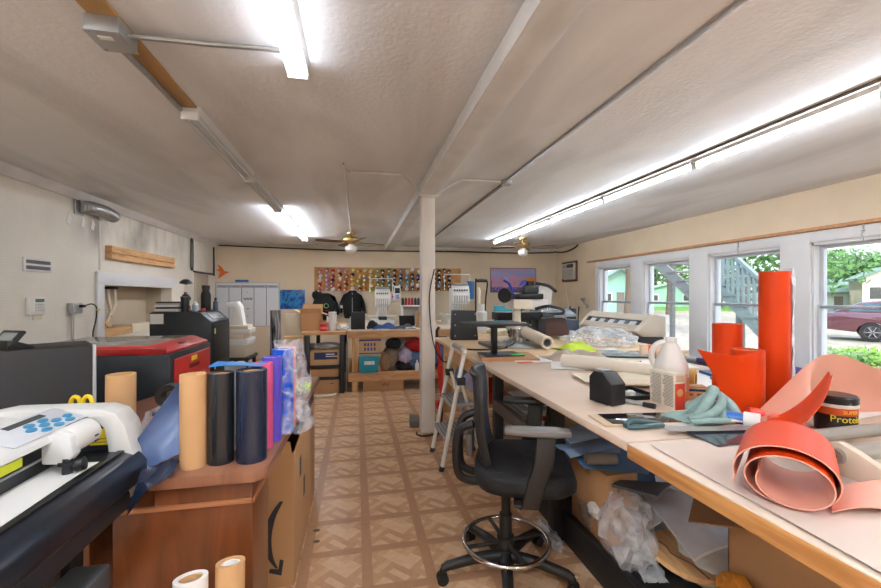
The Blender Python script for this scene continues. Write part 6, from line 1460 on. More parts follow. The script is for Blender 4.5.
B((1.70, 3.93, z0+.52), (1.86, 4.05, z0+.60), .012).build('pressure_block', dgrey, t); MB().cyl((1.78, 3.99, z0+.60), (1.78, 3.99, z0+.65), .05, n=16).build('pressure_knob', black, t)
MB().tube(smooth([(1.84, 3.96, z0+.63), (1.95, 3.9, z0+.60), (2.03, 3.88, z0+.54)], 5), .018, 8).build('lever', black, t)
MB().tube(smooth([(1.57, 3.95, z0+.40), (1.575, 3.95, z0+.52), (1.54, 3.95, z0+.62), (1.48, 3.95, z0+.66)], 5), .015, 8).build('blue_arm', mat('arm_blue', (40, 70, 170), .35), t)
mb = MB(); mb.prism([(1.66, .60), (1.72, .66), (1.80, .62), (1.74, .61)], (3.97, 4.01), 'y', o=(0, 0, z0)); mb.build('blue_bracket', mat('arm_blue', (40, 70, 170), .35), t)
MB().cyl((1.46, 3.88, z0+.50), (1.52, 3.94, z0+.50), .075, .06, n=20).build('black_drum', black, t)
MB().tube(smooth([(1.80, 3.9, z0+.36), (1.92, 3.85, z0+.39), (2.06, 3.83, z0+.36), (2.08, 3.83, z0+.32), (1.98, 3.85, z0+.31), (1.86, 3.88, z0+.31)], 5), .016, 8).build('handle_loop', black, t)
B((1.86, 3.84, z0+.27), (1.99, 3.96, z0+.31), .01).build('handle_hub', dgrey, t)
MB().tube(smooth([(1.60, 3.92, z0+.05), (1.48, 3.7, z0+.03), (1.3, 3.55, z0+.012), (1.1, 3.5, z0+.012), (.98, 3.55, z0+.012)], 6), .008, 6).build('power_cord', black, t)
t = T('flat_press', (2.2, 4.45, z0), 'long black and silver flat press behind the heat press', 'press')
B((1.55, 4.30, z0+.22), (2.05, 4.55, z0+.31), .008).build('upper_platen', blackm, t); mb = MB(); mb.prism([(2.05, .23), (2.52, .26), (2.38, .36), (2.05, .36)], (4.28, 4.6), 'y', o=(0, 0, z0), bev=.006); mb.build('silver_cover', mat('silver_cover', (150, 160, 172), .25, metal=.7), t)
B((2.05, 4.36, z0+.0), (2.15, 4.56, z0+.24), .006).build('stand', dgrey, t); mb = MB(); mb.prism([(2.12, .02), (2.48, .02), (2.42, .23), (2.12, .23)], (4.4, 4.58), 'y', o=(0, 0, z0), bev=.006); mb.build('lower_body', mat('body_maroon', (84, 54, 48), .5), t)
# black case, teal laptop, white boxes behind
t = T('black_case', (1.17, 4.42, z0), 'tall black studded case on the far worktable, right of the post', 'case')
mb = MB(); mb.prism([(1.035, 0), (1.34, 0), (1.31, .33), (1.05, .335)], (4.38, 4.5), 'y', o=(0, 0, z0), bev=.01); mb.build('shell', mat('case_grey', (42, 44, 48), .5), t)
for x in (1.07, 1.30):
    for z in (.05, .17, .29): MB().cyl((x, 4.376, z0+z), (x, 4.382, z0+z), .008, n=10).build('stud', steelg, t)
for x in (1.08, 1.28): MB().box((x, 4.40, z0), (x+.03, 4.48, z0+.004)).build('foot', black, t)
t = T('side_table', (2.05, 5.5, 0), 'low pale table behind the heat press holding small boxes', 'table')
B((1.5, 5.05, .80), (2.6, 5.75, .84), .004).build('tabletop', ply, t)
for x in (1.52, 2.54):
    for y in (5.08, 5.70): B((x, y, 0), (x+.04, y+.04, .80)).build('leg', lumberz, t)
t = T('teal_lid_box', (2.0, 5.4, .84), 'teal blue box lid standing open behind the heat press', 'box')
B((1.87, 5.36, .84), (2.16, 5.40, 1.22), .01).build('teal_panel', teal, t); B((1.86, 5.40, .84), (2.17, 5.6, .95), .006).build('base', dgrey, t)
tag(MB().lathe([(.001, 0), (.075, 0), (.08, .02), (.08, .19), (.045, .21), (.045, .30), (.001, .30)], (1.68, 5.35, .84+.10), 8).build('white_dispenser', paper, None, (1.68, 5.35, .94)), 'white squarish dispenser on small carton left of the teal box lid', 'dispenser')
carton((1.58, 5.25, .84), (1.78, 5.45, .94), 'small white carton under the white dispenser', paper, tape=False)
tag(MB().blob((1.86, 5.2, .87), (.14, .1, .06), .4, 2.2, 55, flat=.841).build('towel', cream, None, (1.86, 5.2, .84)), 'cream folded towel in front of the teal box lid', 'towel')
carton((2.2, 5.2, .84), (2.36, 5.4, .96), 'little white box right of the teal box lid', paper, tape=False)
# ---------------------------------------------------------------- things under the long worktable
t = carton((1.17, 1.74, .14), (1.34, 2.06, .495), 'cardboard box under the worktable carrying the blue vinyl sheets', card)
sb1 = mat('steel_blue_vinyl', (110, 156, 204), .3, var=.04); sb2 = mat('pale_blue_vinyl', (160, 186, 214), .3, var=.03); sb3 = mat('grey_vinyl', (130, 126, 122), .35)
sheetq([(1.10, 1.82), (1.36, 1.69), (1.66, 1.95), (1.22, 2.42)], .497, sb1, 'wide steel blue vinyl sheet on the box under the worktable', 'vinyl_sheet', 'vinyl sheet', wav=.008, seed=2)
sheetq([(1.08, 1.92), (1.36, 1.90), (1.5, 2.1), (1.17, 2.25)], .518, sb2, 'pale blue vinyl sheet on top of the steel blue one', 'vinyl_sheet', 'vinyl sheet', wav=.012, seed=4)
def fold(u, v):
    a = -PI/2+PI*min(1, max(0, (u-.35)/.3)); x = u if u < .35 else (.35+.035*0 if u < .65 else 1-u)
    if u < .35: x, z = u, 0
    elif u < .65: x, z = .35+.045*math.cos(a), .045+.045*math.sin(a)
    else: x, z = .35-(u-.65), .09
    return (1.05+x*1.0, 1.86+.22*v+x*.25-.1*u*0, .545+z*.8+.01*math.sin(v*6))
tag(MB().sheet(fold, 30, 8, .003).build('vinyl_sheet', sb2, None, (1.2, 2.1, .5)), 'folded blue vinyl with a rounded edge under the worktable by the chair arm', 'vinyl sheet')
tag(MB().pipe((1.12, 1.84, .543), (1.27, 1.81, .543), .028, .024).build('vinyl_roll', sb3, None, (1.15, 1.78, .555)), 'small grey vinyl roll lying on the blue sheets under the worktable', 'roll')
sheetq([(1.17, 1.70), (1.30, 1.56), (1.46, 1.66), (1.24, 1.735)], .46, mat('charcoal_board', (74, 76, 82), .4), 'charcoal board lying on the blue vinyl under the worktable edge', 'board', 'board', th=.012, wav=.001)
t = T('blue_crate', (1.55, 1.62, .14), 'blue box with black rope handles under the charcoal board', 'box')
B((1.38, 1.80, .14), (1.74, 2.02, .495), .008).build('body', mat('crate_blue', (70, 110, 160), .5), t); MB().tube(smooth([(1.42, 1.798, .36), (1.43, 1.77, .32), (1.50, 1.77, .32), (1.52, 1.798, .36)], 5), .012, 8).build('rope_handle', black, t); MB().tube(smooth([(1.56, 1.80, .46), (1.58, 1.77, .40), (1.66, 1.77, .40), (1.68, 1.80, .46)], 5), .012, 8).build('rope_handle', black, t)
film1 = film('clear_bag', (244, 247, 252), .38, .05, .15, 9); film2 = film('dull_bag', (222, 224, 226), .5, .2, .6, 12); frost = film('frosted_plastic', (236, 240, 248), .9, .3, .05, 4)
tag(MB().blob((1.22, 1.66, .27), (.12, .15, .16), .55, 1.5, 61, sub=3, flat=.142).build('plastic_bag', film1, None, (1.23, 1.7, .14), ang=4), 'large clear crinkled plastic bag spilling off the lower shelf', 'plastic bag')
def tail(u, v):
    return (1.19+.10*v+.05*u+.02*noise.noise((u*5, v*5, 1)), 1.50+.18*u-.02*v, .146+.10*u*u+.014*abs(noise.noise((u*7, v*7, 3))))
tag(MB().sheet(tail, 20, 16, .001).build('plastic_bag', film2, None, (1.22, 1.55, .14)), 'flat corner of clear plastic trailing below the crinkled bag', 'plastic bag')
tag(MB().blob((1.21, 1.93, .22), (.05, .09, .09), .5, 2.4, 63, flat=.142).build('plastic_bag', film('grey_bag', (150, 150, 150), .5, .2, .8, 20), None, (1.21, 1.93, .14)), 'dark grey crinkled plastic bag left of the large clear bag', 'plastic bag')
tag(MB().blob((1.20, 1.84, .28), (.05, .07, .05), .4, 2.2, 64).build('white_wad', paper, None, (1.2, 1.84, .22)), 'white paper wad inside the grey plastic bag', 'paper')
sheetq([(1.17, 1.78), (1.22, 1.62), (1.32, 1.68), (1.26, 1.86)], .15, film2, 'small flat zip bag lying on the lower shelf edge', 'zip_bag', 'plastic bag', wav=.008)
tag(MB().blob((1.52, 1.50, .20), (.19, .16, .075), .3, 2.2, 66, flat=.142).build('white_sack', mat('white_sack', (228, 226, 222), .6), None, (1.52, 1.5, .14)), 'soft white sack under the wooden disc on the lower shelf', 'bag')
t = T('wooden_disc', (1.40, 1.50, .18), 'round pale wooden disc with a dark crack line on the lower shelf', 'disc')
discm = ramp_mat('disc_wood', [(.3, (190, 140, 88)), (.55, (216, 172, 118)), (.75, (224, 184, 134))], 3.0, 'noise', .5, (9, 1, 1), (0, 0, R(30)), dist=1)
mb = MB(); mb.xf = Matrix.Translation((1.40, 1.50, .225)) @ Matrix.Rotation(R(7), 4, (1, .6, 0)); mb.lathe([(.001, 0), (.150, 0), (.155, .004), (.155, .018), (.150, .022), (.001, .022)], (0, 0, 0), 48); mb.build('disc', discm, t)
mb = MB(); mb.xf = Matrix.Translation((1.40, 1.50, .225)) @ Matrix.Rotation(R(7), 4, (1, .6, 0)); mb.tube(smooth([(-.10, .11, .0222), (-.07, .05, .0222), (-.08, 0, .0222), (-.04, -.06, .0222), (-.03, -.14, .0222)], 5), .003, 6); mb.build('crack', mat('crack_brown', (110, 74, 44), .6), t)
def frostf(u, v):
    a, b, c, d = Vector((1.40, 1.79, .37)), Vector((1.66, 1.75, .385)), Vector((1.53, 1.37, .35)), Vector((1.27, 1.33, .34))
    p = a.lerp(b, u).lerp(d.lerp(c, u), v); p.z += .012*math.sin(u*PI)+.006*noise.noise((u*3, v*3, 6)); return p
tag(MB().sheet(frostf, 14, 14, .014).build('frosted_sleeve', frost, None, (1.47, 1.56, .36)), 'frosted translucent plastic sleeve lying over the wooden disc', 'plastic sleeve')
def frost2(u, v):
    a, b, c, d = Vector((1.395, 1.79, .366)), Vector((1.335, 1.57, .350)), Vector((1.27, 1.62, .25)), Vector((1.31, 1.80, .17))
    p = a.lerp(b, u).lerp(d.lerp(c, u), v); p.x -= .02*math.sin(v*PI); return p
tag(MB().sheet(frost2, 12, 8, .002).build('frosted_sleeve', film('frosted_side', (220, 224, 230), .55, .3, .2, 6), None, (1.3, 1.6, .17)), 'cloudy plastic flap hanging down on the left of the frosted sleeve', 'plastic sleeve')
tag(B((1.44, 1.60, .14), (1.74, 1.765, .345), .01).build('white_carton', paper, None, (1.59, 1.68, .14)), 'white box behind the frosted sleeve under the worktable', 'box')
tag(MB().sheet(lambda u, v: (1.44+.28*u, 1.715+.015*math.sin(u*5)+.03*v, .40+.07*v+.012*math.sin(u*9)), 14, 4, .004).build('white_folder', mat('bluish_white', (206, 212, 220), .5), None, (1.6, 1.72, .40)), 'bluish white folded plastic behind the frosted sleeve', 'folder')
# open carton with a wide flap
t = T('cardboard_box', (1.55, 1.05, .14), 'open cardboard box with a raised dark flap under the nearest worktable', 'box')
bx0, bx1, by0, by1, bz1 = 1.46, 1.92, .90, 1.36, .50
mb = MB(); mb.box((bx0, by0, .142), (bx0+.005, by1, bz1)); mb.box((bx1-.005, by0, .142), (bx1, by1, bz1)); mb.box((bx0, by0, .142), (bx1, by0+.005, bz1)); mb.box((bx0, by1-.005, .142), (bx1, by1, bz1)); mb.box((bx0, by0, .142), (bx1, by1, .147)); mb.build('carton', card, t)
MB().sheet(lambda u, v: (bx0+.002+.05*v, by0+(by1-by0)*.6*u, bz1+.12*v), 3, 3, .005).build('left_flap', card, t)
def flapf(u, v):
    a, b = Vector((bx0+.02, by1, bz1)), Vector((bx1-.02, by1, bz1)); c, d = Vector((1.475, 1.53, .515)), Vector((1.235, 1.32, .50))
    a = Vector((1.463, 1.20, .50)); b = Vector((1.463, 1.356, .50)); return a.lerp(b, u).lerp(d.lerp(c, u), v)
MB().sheet(flapf, 4, 6, .005).build('back_flap', cardd, t)
tag(MB().blob((1.34, .98, .23), (.045, .08, .08), .3, 2.0, 71, flat=.142).build('orange_cloth', mat('amber_cloth', (206, 136, 44), .7, bump=.2, bs=30), None, (1.29, 1.1, .14)), 'amber orange cloth bundle left of the open cardboard box', 'cloth')
o_ = [x for x in bpy.data.objects if x.name.startswith('orange_cloth')][0]; o_.location = Vector(o_.location)+Vector((.06, .28, -.0))
tag(MB().sheet(lambda u, v: (1.25+.12*u, 1.10-.16*v, .30+.05*u+.02*v+.01*math.sin(u*5)), 6, 6, .002).build('paper_sheet', paper, None, (1.3, 1.0, .3)), 'white paper resting against the open cardboard box', 'paper')
carton((1.50, .60, .142), (1.95, .80, .42), 'closed cardboard box behind the corner of the nearest worktable', cardd)
# middle shelf piles
ms = .511
for k, (m_, lb_, w_) in enumerate(((sb3, 'grey folded vinyl, lowest in the shelf pile near the ladder', 0), (cream, 'cream folded sheet, second in the shelf pile near the ladder', .02), (sb3, 'grey brown sheet, third in the shelf pile near the ladder', -.01), (paper, 'white sheet, topmost in the shelf pile near the ladder', .03))):
    sheetq([(1.12+w_, 2.62), (1.6, 2.6), (1.62, 3.0), (1.14+w_, 3.02)], ms+k*.025, m_, lb_, 'folded_sheet', 'sheet', th=.012, wav=.004, seed=k+11)
t = T('first_aid_box', (1.16, 2.36, ms), 'white box with a red label on the shelf behind the chair', 'box', rz=R(-30))
B((-.07, -.05, 0), (.07, .05, .11), .004).build('body', paper, t); B((-.03, -.052, .075), (.05, -.0495, .105), .001).build('red_label', redp, t); 
for k in range(3): B((-.05, -.0512, .02+k*.016), (.05, -.0498, .025+k*.016)).build('print_line', mat('print_grey', (120, 112, 104), .7), t)
sheetq([(1.12, 2.2), (1.5, 2.18), (1.55, 2.3), (1.14, 2.32)], ms, mat('dark_sleeve', (60, 58, 56), .4), 'dark sleeve lying beside the white box on the shelf', 'sleeve', 'sleeve', th=.02)
sheetq([(1.18, 2.3), (1.9, 2.3), (1.9, 3.0), (1.18, 3.0)], .142, mat('dim_blue_vinyl', (74, 92, 124), .35), 'blue vinyl sheets lying on the lowest shelf behind the chair', 'vinyl_sheet', 'vinyl sheet', th=.03, wav=.006)
sheetq([(1.2, 2.35), (1.36, 2.32), (1.38, 2.42), (1.22, 2.46)], .19, paper, 'white paper piece on the blue vinyl behind the chair', wav=.003)
for k, (y, m_, lb_) in enumerate(((3.5, redc, 'dull red bundle on the lower shelf of the far worktable'), (3.9, lav, 'pale bundle on the lower shelf of the far worktable'), (4.25, denim, 'blue bundle on the lower shelf of the far worktable'))):
    cloth('clothes_bundle', (1.18, y, .5), (.13, .15, .11), 80+k, m_, lb_, .401)
# bits on the floor
tag(MB().prism([(.985, 1.77), (1.045, 1.775), (1.02, 1.82), (1.0, 1.815)], (.0005, .003), 'z').build('paper_scrap', paper, None, (1.0, 1.79, 0)), 'white triangular paper scrap on the floor by the chair base', 'scrap')
tag(MB().prism([(-.19, 3.46), (-.11, 3.43), (-.10, 3.455), (-.18, 3.49)], (.0005, .004), 'z').build('paper_scrap', mat('scrap_tan', (222, 170, 96), .6), None, (-.15, 3.46, 0)), 'tan scrap on the floor in the middle of the aisle', 'scrap')
tag(MB().blob((1.04, 2.08, .03), (.05, .12, .035), .5, 2.6, 91, flat=.001).build('plastic_bag', film2, None, (1.04, 2.08, 0)), 'small clear plastic bag on the floor beside the black rail', 'plastic bag')
for x, y in ((-.22, 2.33), (-.23, 2.44)):
    tag(MB().lathe([(.001, .0005), (.012, .0005), (.012, .002), (.001, .002)], (x, y, 0), 12, sx=1.6).build('floor_stain', mat('stain_dark', (70, 66, 56), .6), None, (x, y, 0)), ('dark round spot' if y < 2.4 else 'dark streak spot')+' on the floor beside the tall arrow box', 'spot')
# ---------------------------------------------------------------- wide format printer by the windows
t = T('wide_format_printer', (3.6, 5.0, 0), 'beige and black wide format printer on a dark stand under the windows', 'printer')
pbg = mat('printer_beige', (206, 194, 176), .4, var=.04); pdk = mat('printer_dark', (40, 44, 50), .4)
y0_, y1_ = 4.36, 5.72
mb = MB(); mb.prism([(3.74, .85), (3.74, 1.09), (3.60, 1.118), (3.565, 1.105), (3.50, 1.05), (3.56, .96), (3.44, .90), (3.46, .86)], (y0_+.08, y1_-.06), 'y'); mb.build('body', pbg, t)
mb = MB(); mb.prism([(3.555, 1.095), (3.60, 1.09), (3.60, .97), (3.445, .975), (3.45, .985)], (y0_+.085, y1_-.065), 'y'); mb.build('front_window', mat('window_black', (20, 22, 26), .2, coat=.3), t)
mb = MB(); mb.prism([(3.375, .905), (3.38, .92), (3.44, .985), (3.46, .985), (3.50, .90)], (y0_+.08, y1_-.06), 'y', bev=.004); mb.build('front_lip', mat('lip_taupe', (176, 162, 142), .4), t)
for (a, b_) in ((y0_, y0_+.085), (y1_-.065, y1_)):
    mb = MB(); mb.prism([(3.76, .84), (3.76, 1.095), (3.60, 1.128), (3.55, 1.11), (3.365, .925), (3.365, .89), (3.44, .85)], (a, b_), 'y', bev=.012); mb.build('end_cap', pbg, t)
for k in range(5):
    y = y0_+.18+k*.22; mb = MB(); mb.prism([(3.455, .99), (3.445, .985), (3.485, 1.025), (3.495, 1.03)], (y, y+.12), 'y'); mb.build('pinch_roller', mat('roller_pale', (190, 198, 206), .4), t)
B((3.40, 4.62, .945), (3.408, 4.95, .955)).build('label_strip', paper, t)
mb = MB(); mb.prism([(3.74, .74), (3.74, .85), (3.44, .86), (3.40, .82), (3.46, .74)], (y0_+.02, y1_-.02), 'y'); mb.build('lower_housing', pdk, t)
B((3.385, 4.55, .80), (3.40, 5.3, .845), .003).build('exit_slot', steelg, t)
MB().cyl((3.52, y0_+.1, .68), (3.52, y1_-.2, .68), .045, n=20).build('media_roll', paper, t)
MB().cyl((3.45, y0_+.1, .52), (3.45, y1_-.1, .52), .03, n=16).build('take_up_bar', steelg, t)
for y in (y0_+.1, y1_-.16):
    B((3.58, y, .06), (3.66, y+.06, .75), .005).build('leg', pdk, t); B((3.30, y-.01, .0), (3.85, y+.07, .08), .008).build('foot', pdk, t)
B((3.60, y0_+.15, .30), (3.64, y1_-.15, .38), .004).build('cross_bar', pdk, t)
# under-window clutter
t = T('low_cabinet', (4.25, 4.2, 0), 'low dark shelf under the windows behind the orange rolls', 'cabinet')
B((4.05, 3.0, .50), (4.45, 4.4, .53), .004).build('top', dgrey, t)
for y in (3.02, 4.34): B((4.07, y, 0), (4.43, y+.04, .50)).build('side', dgrey, t)
B((4.07, 3.06, .2), (4.43, 4.34, .23)).build('shelf', dgrey, t)
for k, (y, m_, h, lb_) in enumerate(((3.1, mat('box_indigo', (70, 70, 130), .5), .10, 'indigo box on the low shelf under the windows'), (3.42, paper, .08, 'white box on the low shelf under the windows'), (3.72, mat('box_steel', (110, 130, 160), .5), .12, 'steel blue box on the low shelf under the windows'), (4.02, mat('box_violet', (104, 80, 130), .5), .06, 'violet book on the low shelf under the windows'))):
    tag(B((4.12, y, .53), (4.4, y+.26, .53+h), .004).build('storage_box', m_, None, (4.26, y+.13, .53)), lb_, 'box')
for k, (p, m_, lb_) in enumerate((([(1.98, 1.85), (2.3, 1.75), (2.36, 1.95), (2.04, 2.02)], mat('book_slate', (110, 116, 140), .5), 'slate coloured folder on the table behind the small cream box'), ([(2.1, 2.05), (2.36, 2.0), (2.38, 2.15), (2.14, 2.2)], mat('book_blue', (50, 90, 140), .4), 'blue folder lying near the table edge toward the windows'), ([(2.05, 1.80), (2.3, 1.72), (2.33, 1.78), (2.08, 1.86)], paper, 'white envelope on top of the slate folder'))):
    sheetq(p, TZ+.006+(.02 if k == 2 else 0), m_, lb_, 'folder', 'folder', th=.016, wav=.001)
# far right corner: black tube frame, cases, lamp
t = T('hoop_rack', (3.5, 7.2, 0), 'black bent tube rack in the far right corner below the air conditioner', 'rack')
for y in (7.0, 7.5): MB().tube(smooth([(3.15, y, 0), (3.15, y, 1.0), (3.2, y, 1.10), (3.5, y, 1.16), (3.68, y, 1.12), (3.75, y, 1.0), (3.75, y, 0)], 5), .03, 8).build('hoop', black, t)
for z in (.5, .95): MB().tube([(3.15, 7.0, z), (3.15, 7.5, z)], .02, 8).build('bar', black, t)
B((3.0, 7.05, .72), (3.72, 7.45, .76), .004).build('deck', black, t)
carton((3.05, 7.1, .76), (3.4, 7.4, 1.02), 'dark box standing on the black tube rack', mat('dark_carton', (54, 44, 42), .6), tape=False)
t = T('shipping_case', (3.15, 6.0, 0), 'blue-grey case with a brown end beyond the clear plastic heap', 'case')
B((2.86, 5.75, .0), (3.4, 6.3, .98), .01).build('body', mat('case_bluegrey', (82, 96, 112), .5), t); B((2.855, 5.80, .80), (2.862, 6.25, .95), .002).build('brown_end', mat('end_brown', (104, 66, 44), .6), t)
t = T('folding_chair', (3.95, 6.9, 0), 'dark folded chair leaning near the right wall corner', 'chair')
mb = MB(); mb.prism([(6.75, .0), (7.1, .0), (7.06, 1.12), (6.8, 1.12)], (3.9, 3.96), 'x', bev=.01); mb.build('back_panel', mat('chair_dark', (46, 48, 50), .5), t)
for y in (6.75, 7.06): MB().tube([(3.88, y, 0), (3.98, y, 1.16)], .014, 8).build('leg', black, t)
t = T('clip_lamp', (4.4, 7.35, 0), 'small pale wall mounted clip lamp left of the first window', 'lamp')
t.location = (XR, 7.42, 1.12); ORG[t.name] = Vector((XR, 7.42, 1.12))
B((XR-.03, 7.39, 1.10), (XR, 7.45, 1.18), .006).build('bracket', steelg, t); MB().tube(smooth([(XR-.03, 7.42, 1.16), (XR-.08, 7.44, 1.22), (XR-.10, 7.42, 1.28)], 5), .01, 8).build('arm', steelg, t); MB().lathe([(.02, 0), (.06, .07), (.055, .07), (.018, .005)], (XR-.10, 7.42, 1.24), 18, (-.3, 0, 1), closed=True).build('shade', steelg, t)
# ---------------------------------------------------------------- outside the windows
thv = math.atan(83.5/405); sv, cv = math.sin(thv), math.cos(thv)
def far(px, d):
    u = (px-440.5)/405; return (d*(sv+u*cv), d*(cv-u*sv))
GZ = -.25
S('ground', MB().prism([(XR+.25, -6), (90, -6), (90, 110), (XR+.25, 110)], (GZ-.2, GZ), 'z'), ramp_mat('gravel', [(.3, (126, 118, 104)), (.5, (148, 140, 126)), (.7, (164, 157, 144))], 3, 'noise', .9, (1, 1, 1), bump=.3))
def lawn_mat(): return ramp_mat('grass_green', [(.3, (76, 124, 36)), (.5, (100, 150, 48)), (.7, (124, 168, 64))], 6, 'noise', .9, (1, 1, 1), bump=.4)
ra, rb, rc, rd = far(560, 47), far(745, 40), far(745, 84), far(560, 95)
g = MB().prism([ra, rb, rc, rd], (GZ, GZ+.04), 'z').build('lawn', lawn_mat(), None); tag(g, 'bright green lawn strip beyond the gravel yard', 'lawn', None, 'stuff')
leafm = ramp_mat('leaf_green', [(.3, (54, 96, 44)), (.5, (80, 128, 62)), (.7, (108, 150, 84))], 1.5, 'noise', .7)
leafl = ramp_mat('leaf_light', [(.3, (72, 110, 56)), (.5, (100, 142, 78)), (.7, (128, 164, 104))], 1.5, 'noise', .7)
bark = mat('bark', (104, 88, 74), .9, var=.2, vs=9, bump=.5, bs=20)
def leaves(mb, c, r, n, s, rs):
    for k in range(n):
        d = Vector((rs.gauss(0, 1), rs.gauss(0, 1), rs.gauss(0, 1))).normalized()*(rs.random()**.4)
        p = Vector(c)+Vector((d.x*r[0], d.y*r[1], d.z*r[2])); a = Vector((rs.gauss(0, 1), rs.gauss(0, 1), rs.gauss(0, 1))).normalized(); b = a.orthogonal().normalized()
        w_ = s*rs.uniform(.6, 1.2); mb.add([p-a*w_, p-b*w_*.5, p+a*w_, p+b*w_*.5], [[0, 1, 2, 3]])
def tree(px, d, h, cr, label, m_, trunk=.25, cz=.62, n=900, sz=.35, seed=1):
    x, y = far(px, d); rs = random.Random(seed)
    t = T('tree', (x, y, GZ), label, 'tree', 'trees beyond the yard')
    MB().tube(smooth([(x, y, GZ), (x+.1, y, GZ+h*.3), (x-.1, y+.1, GZ+h*.55), (x+.1, y, GZ+h*.8)], 4), [trunk*(1-.055*i) for i in range(13)], 10).build('trunk', bark, t)
    mb = MB()
    for k in range(3): mb.tube([(x, y, GZ+h*(.4+.1*k)), (x+rs.uniform(-1, 1)*cr*.6, y+rs.uniform(-1, 1)*cr*.6, GZ+h*(.65+.1*k))], [trunk*.5, trunk*.15], 6)
    mb.build('branches', bark, t)
    mb = MB(); mb.keepn = True
    for k in range(9): leaves(mb, (x+rs.uniform(-.7, .7)*cr, y+rs.uniform(-.7, .7)*cr, GZ+h*cz+rs.uniform(-.8, 1)*cr*.7), (cr*.5,)*3, n//9, sz, rs)
    mb.build('crown', m_, t)
tree(628, 26, 9, 2.8, 'thick trunked tree seen through the first window', leafl, .30, .75, 900, .3, 1)
tree(615, 60, 14, 6, 'leafy tree high behind the barn, first window', leafl, .3, .6, 1000, .6, 2)
tree(669, 34, 10, 3.5, 'twin trunked tree seen through the second window under the stairs', leafl, .28, .75, 900, .35, 3)
tree(690, 62, 15, 7, 'broad tree far behind the stairs, second window', leafm, .3, .55, 1300, .6, 4)
tree(655, 75, 15, 7, 'pale tree far behind the shed, second window', leafl, .3, .55, 1300, .6, 14)
tree(745, 40, 11, 5, 'green tree behind the stair railing, third window', leafm, .3, .55, 1600, .4, 5)
tree(790, 42, 12, 5.5, 'full green tree behind the tall orange roll, third window', leafm, .3, .5, 1600, .4, 6)
tree(720, 55, 13, 6, 'pale green tree at the left of the third window', leafl, .3, .5, 1400, .5, 15)
for k, (px, d, lb_) in enumerate(((820, 70, 'leftmost of the round green trees behind the houses, fourth window'), (845, 74, 'second of the round green trees behind the houses, fourth window'), (868, 72, 'third of the round green trees behind the houses, fourth window'), (892, 70, 'rightmost of the round green trees behind the houses, fourth window'))):
    tree(px, d, 8.2+k % 2*.8, 4.6, lb_, leafm if k % 2 else leafl, .3, .58, 2600, .36, 20+k)
def house(px, d, w_, dp, h, rh, m_, roofm, label, rz, gable=True):
    x, y = far(px, d); t = T('house', (x, y, GZ), label, 'house', 'houses beyond the yard', rz=rz)
    B((-w_/2, -dp/2, 0), (w_/2, dp/2, h)).build('walls', m_, t)
    if gable:
        mb = MB(); mb.prism([(-w_/2, h), (w_/2, h), (0, h+rh)], (-dp/2+.02, dp/2-.02), 'y'); mb.build('gable', m_, t)
        mb = MB(); mb.prism([(-w_/2-.4, h-.15), (0, h+rh), (w_/2+.4, h-.15), (w_/2+.4, h+.05), (0, h+rh+.22), (-w_/2-.4, h+.05)], (-dp/2-.4, dp/2+.4), 'y'); mb.build('roof', roofm, t)
    else:
        mb = MB(); mb.prism([(-dp/2-.4, h-.1), (0, h+rh), (dp/2+.4, h-.1), (dp/2+.4, h+.1), (0, h+rh+.2), (-dp/2-.4, h+.1)], (-w_/2-.4, w_/2+.4), 'x'); mb.build('roof', roofm, t)
    for k in range(2):
        xx = -w_*.25+k*w_*.5; f = B((xx-.5, -dp/2-.05, h*.35), (xx+.5, -dp/2+.02, h*.8)).build('window', white, t); B((xx-.4, -dp/2-.07, h*.4), (xx+.4, -dp/2-.04, h*.75)).build('pane', mat('dark_pane', (60, 70, 76), .1), f)
    B((-.35, -dp/2-.04, 0), (.35, -dp/2+.02, min(2.1, h*.8))).build('door', mat('house_door', (120, 110, 100), .5), t)
    return t
sage = mat('sage_siding', (150, 196, 176), .6); sage2 = mat('pale_sage_siding', (186, 206, 196), .6); roofg = mat('roof_green_grey', (112, 140, 126), .7)
house(613, 42, 5.0, 6, 2.4, 1.6, sage, roofg, 'sage green gabled barn seen through the first window', R(-22))
house(666, 60, 8.0, 6, 2.2, 1.0, sage, mat('roof_pale', (150, 176, 164), .7), 'low sage green shed seen through the second window', R(-30))
house(832, 46, 7.0, 6, 1.9, 1.3, sage2, roofg, 'small house with grey-green roof left of centre, fourth window', R(-46), False)
house(855, 52, 10.0, 6, 2.0, 1.6, mat('white_siding', (226, 224, 214), .6), roofg, 'white house with grey-green roof behind the small one, fourth window', R(-46), False)
house(880, 40, 3.5, 5, 3.2, 1.0, mat('cream_siding', (226, 214, 196), .6), roofg, 'tall narrow cream house at right of the fourth window', R(-46))
